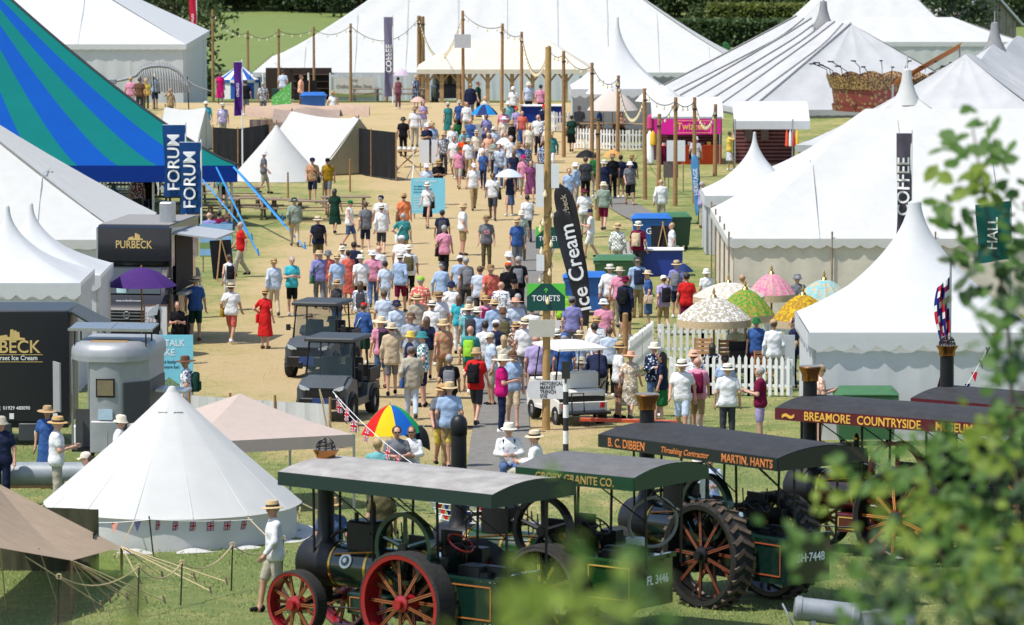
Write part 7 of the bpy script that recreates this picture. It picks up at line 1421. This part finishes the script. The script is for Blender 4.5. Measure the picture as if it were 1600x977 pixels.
for i, px in enumerate(range(1060, 1620, 30)): tree(px, 455+random.uniform(-15, 20), i % 3, random.uniform(.7, 1.), 'dark tree in the belt behind the right hand tents', 'trees behind the right tents')
for i, px in enumerate(range(560, 1060, 45)): tree(px, 480+random.uniform(-15, 15), i % 3, random.uniform(.7, .95), 'dark tree in the belt behind the largest marquee', 'trees behind the largest marquee')
def hedge(label, x0, x1, Yr, h, d, m, s=.18, n=9000):
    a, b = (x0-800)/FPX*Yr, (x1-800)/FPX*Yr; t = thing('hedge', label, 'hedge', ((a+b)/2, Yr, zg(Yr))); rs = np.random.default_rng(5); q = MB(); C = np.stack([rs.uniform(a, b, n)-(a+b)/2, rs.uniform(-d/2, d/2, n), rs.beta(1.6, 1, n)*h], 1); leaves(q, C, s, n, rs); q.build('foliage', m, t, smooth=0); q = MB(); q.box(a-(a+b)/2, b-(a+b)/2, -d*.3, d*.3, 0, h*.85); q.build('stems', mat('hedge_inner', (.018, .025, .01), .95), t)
hedge('clipped yellow green hedge behind the right hand tents', 1105, 1405, 430, 2.6, 2.4, leafmat('hedge_lime', (.16, .19, .035)), .2); hedge('dark hedge below the clipped lime hedge', 1040, 1470, 395, 2.3, 2, LEAF_T[1], .22); hedge('scrubby bushes behind the striped pavilion', 292, 330, 300, 1.6, 2, LEAF_T[1], .18, 2500)
# ---- grass blades and dry straw on the ground (uncountable)
rs = np.random.default_rng(21); bl = MB(); N = 90000; Yb = 68+np.abs(rs.beta(1, 2.2, N))*95; Xb = rs.uniform(-1.08, 1.08, N)*Yb*.1067; V = []; dr = []
for x, y in zip(Xb, Yb):
    d = dryness(x, y); k = random.random(); h = (.025+.03*k)*(1-.6*d); a = random.uniform(0, 6.28); w = .004+.005*k; z = zg(y)+.01; lx, ly = math.cos(a)*h*.8, math.sin(a)*h*.8
    V += [(x-w, y, z), (x+w, y, z), (x+lx, y+ly, z+h)]; dr += [d+random.uniform(-.3, .3)]*3
me = bpy.data.meshes.new('grass_blades'); me.from_pydata(V, [], [(3*i, 3*i+1, 3*i+2) for i in range(N)]); at2 = me.attributes.new('dry', 'FLOAT', 'POINT'); at2.data.foreach_set('value', dr)
gm = bpy.data.materials.new('grass_blade'); gm.use_nodes = True; nn = gm.node_tree.nodes; ll = gm.node_tree.links; an = nn.new('ShaderNodeAttribute'); an.attribute_name = 'dry'; cr_ = nn.new('ShaderNodeValToRGB'); ll.new(an.outputs['Fac'], cr_.inputs[0]); cr_.color_ramp.elements[0].color = (.2, .26, .06, 1); cr_.color_ramp.elements[1].color = (.6, .46, .24, 1); q_ = cr_.color_ramp.elements.new(.45); q_.color = (.34, .34, .11, 1); ll.new(cr_.outputs[0], nn['Principled BSDF'].inputs[0]); nn['Principled BSDF'].inputs['Roughness'].default_value = .8
me.materials.append(gm); tag(link('grass', me), 'short grass and dry straw blades on the showground', 'grass', kind='stuff')
# ---- blurred bush in front of the camera
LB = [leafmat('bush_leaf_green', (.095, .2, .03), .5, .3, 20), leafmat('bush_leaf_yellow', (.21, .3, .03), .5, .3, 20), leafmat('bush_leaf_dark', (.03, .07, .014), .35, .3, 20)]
def bush(label, root, stems, clusters, seed, ls=1., dens=1.):
    rs = np.random.default_rng(seed); t = thing('leafy_bush', label, 'bush', root); R0 = Vector(root)
    for st in stems:
        q = MB(); pts = [R0]+[at(x, y, Y/K) for x, y, Y in st]; q.path([p-R0 for p in pts], [max(.005, .022*(1-i/len(pts))) for i in range(len(pts))], 6); q.build('stem', BARK, t)
    for mi in range(3):
        q = MB()
        for (x, y, rx, ry, n, Y, m) in clusters:
            if m != mi: continue
            C = at(x, y, Y/K)-R0; k = Y/FPX
            for j in range(int(n*dens)):
                p = Vector((C.x+rs.normal()*rx*k*.55, C.y+rs.normal()*.25, C.z+rs.normal()*ry*k*.55)); d = Vector(rs.normal(size=3)).normalized(); nrm = Vector((rs.normal()*.6, -.6+rs.normal()*.4, .9)).normalized(); d = (d-nrm*d.dot(nrm)).normalized(); s = nrm.cross(d); L = rs.uniform(.03, .055)*ls*Y/10; W = L*.62
                q.add([p-d*L*.5, p-d*L*.15+s*W*.5, p+d*L*.25+s*W*.42, p+d*L*.62, p+d*L*.25-s*W*.42, p-d*L*.15-s*W*.5, p+nrm*-.004, p+d*L*.3+nrm*-.003], [(0, 1, 6), (1, 2, 7, 6), (2, 3, 7), (3, 4, 7), (4, 5, 6, 7), (5, 0, 6)])
        if q.v: tag(q.build('foliage', LB[mi], t, smooth=0), kind='stuff')
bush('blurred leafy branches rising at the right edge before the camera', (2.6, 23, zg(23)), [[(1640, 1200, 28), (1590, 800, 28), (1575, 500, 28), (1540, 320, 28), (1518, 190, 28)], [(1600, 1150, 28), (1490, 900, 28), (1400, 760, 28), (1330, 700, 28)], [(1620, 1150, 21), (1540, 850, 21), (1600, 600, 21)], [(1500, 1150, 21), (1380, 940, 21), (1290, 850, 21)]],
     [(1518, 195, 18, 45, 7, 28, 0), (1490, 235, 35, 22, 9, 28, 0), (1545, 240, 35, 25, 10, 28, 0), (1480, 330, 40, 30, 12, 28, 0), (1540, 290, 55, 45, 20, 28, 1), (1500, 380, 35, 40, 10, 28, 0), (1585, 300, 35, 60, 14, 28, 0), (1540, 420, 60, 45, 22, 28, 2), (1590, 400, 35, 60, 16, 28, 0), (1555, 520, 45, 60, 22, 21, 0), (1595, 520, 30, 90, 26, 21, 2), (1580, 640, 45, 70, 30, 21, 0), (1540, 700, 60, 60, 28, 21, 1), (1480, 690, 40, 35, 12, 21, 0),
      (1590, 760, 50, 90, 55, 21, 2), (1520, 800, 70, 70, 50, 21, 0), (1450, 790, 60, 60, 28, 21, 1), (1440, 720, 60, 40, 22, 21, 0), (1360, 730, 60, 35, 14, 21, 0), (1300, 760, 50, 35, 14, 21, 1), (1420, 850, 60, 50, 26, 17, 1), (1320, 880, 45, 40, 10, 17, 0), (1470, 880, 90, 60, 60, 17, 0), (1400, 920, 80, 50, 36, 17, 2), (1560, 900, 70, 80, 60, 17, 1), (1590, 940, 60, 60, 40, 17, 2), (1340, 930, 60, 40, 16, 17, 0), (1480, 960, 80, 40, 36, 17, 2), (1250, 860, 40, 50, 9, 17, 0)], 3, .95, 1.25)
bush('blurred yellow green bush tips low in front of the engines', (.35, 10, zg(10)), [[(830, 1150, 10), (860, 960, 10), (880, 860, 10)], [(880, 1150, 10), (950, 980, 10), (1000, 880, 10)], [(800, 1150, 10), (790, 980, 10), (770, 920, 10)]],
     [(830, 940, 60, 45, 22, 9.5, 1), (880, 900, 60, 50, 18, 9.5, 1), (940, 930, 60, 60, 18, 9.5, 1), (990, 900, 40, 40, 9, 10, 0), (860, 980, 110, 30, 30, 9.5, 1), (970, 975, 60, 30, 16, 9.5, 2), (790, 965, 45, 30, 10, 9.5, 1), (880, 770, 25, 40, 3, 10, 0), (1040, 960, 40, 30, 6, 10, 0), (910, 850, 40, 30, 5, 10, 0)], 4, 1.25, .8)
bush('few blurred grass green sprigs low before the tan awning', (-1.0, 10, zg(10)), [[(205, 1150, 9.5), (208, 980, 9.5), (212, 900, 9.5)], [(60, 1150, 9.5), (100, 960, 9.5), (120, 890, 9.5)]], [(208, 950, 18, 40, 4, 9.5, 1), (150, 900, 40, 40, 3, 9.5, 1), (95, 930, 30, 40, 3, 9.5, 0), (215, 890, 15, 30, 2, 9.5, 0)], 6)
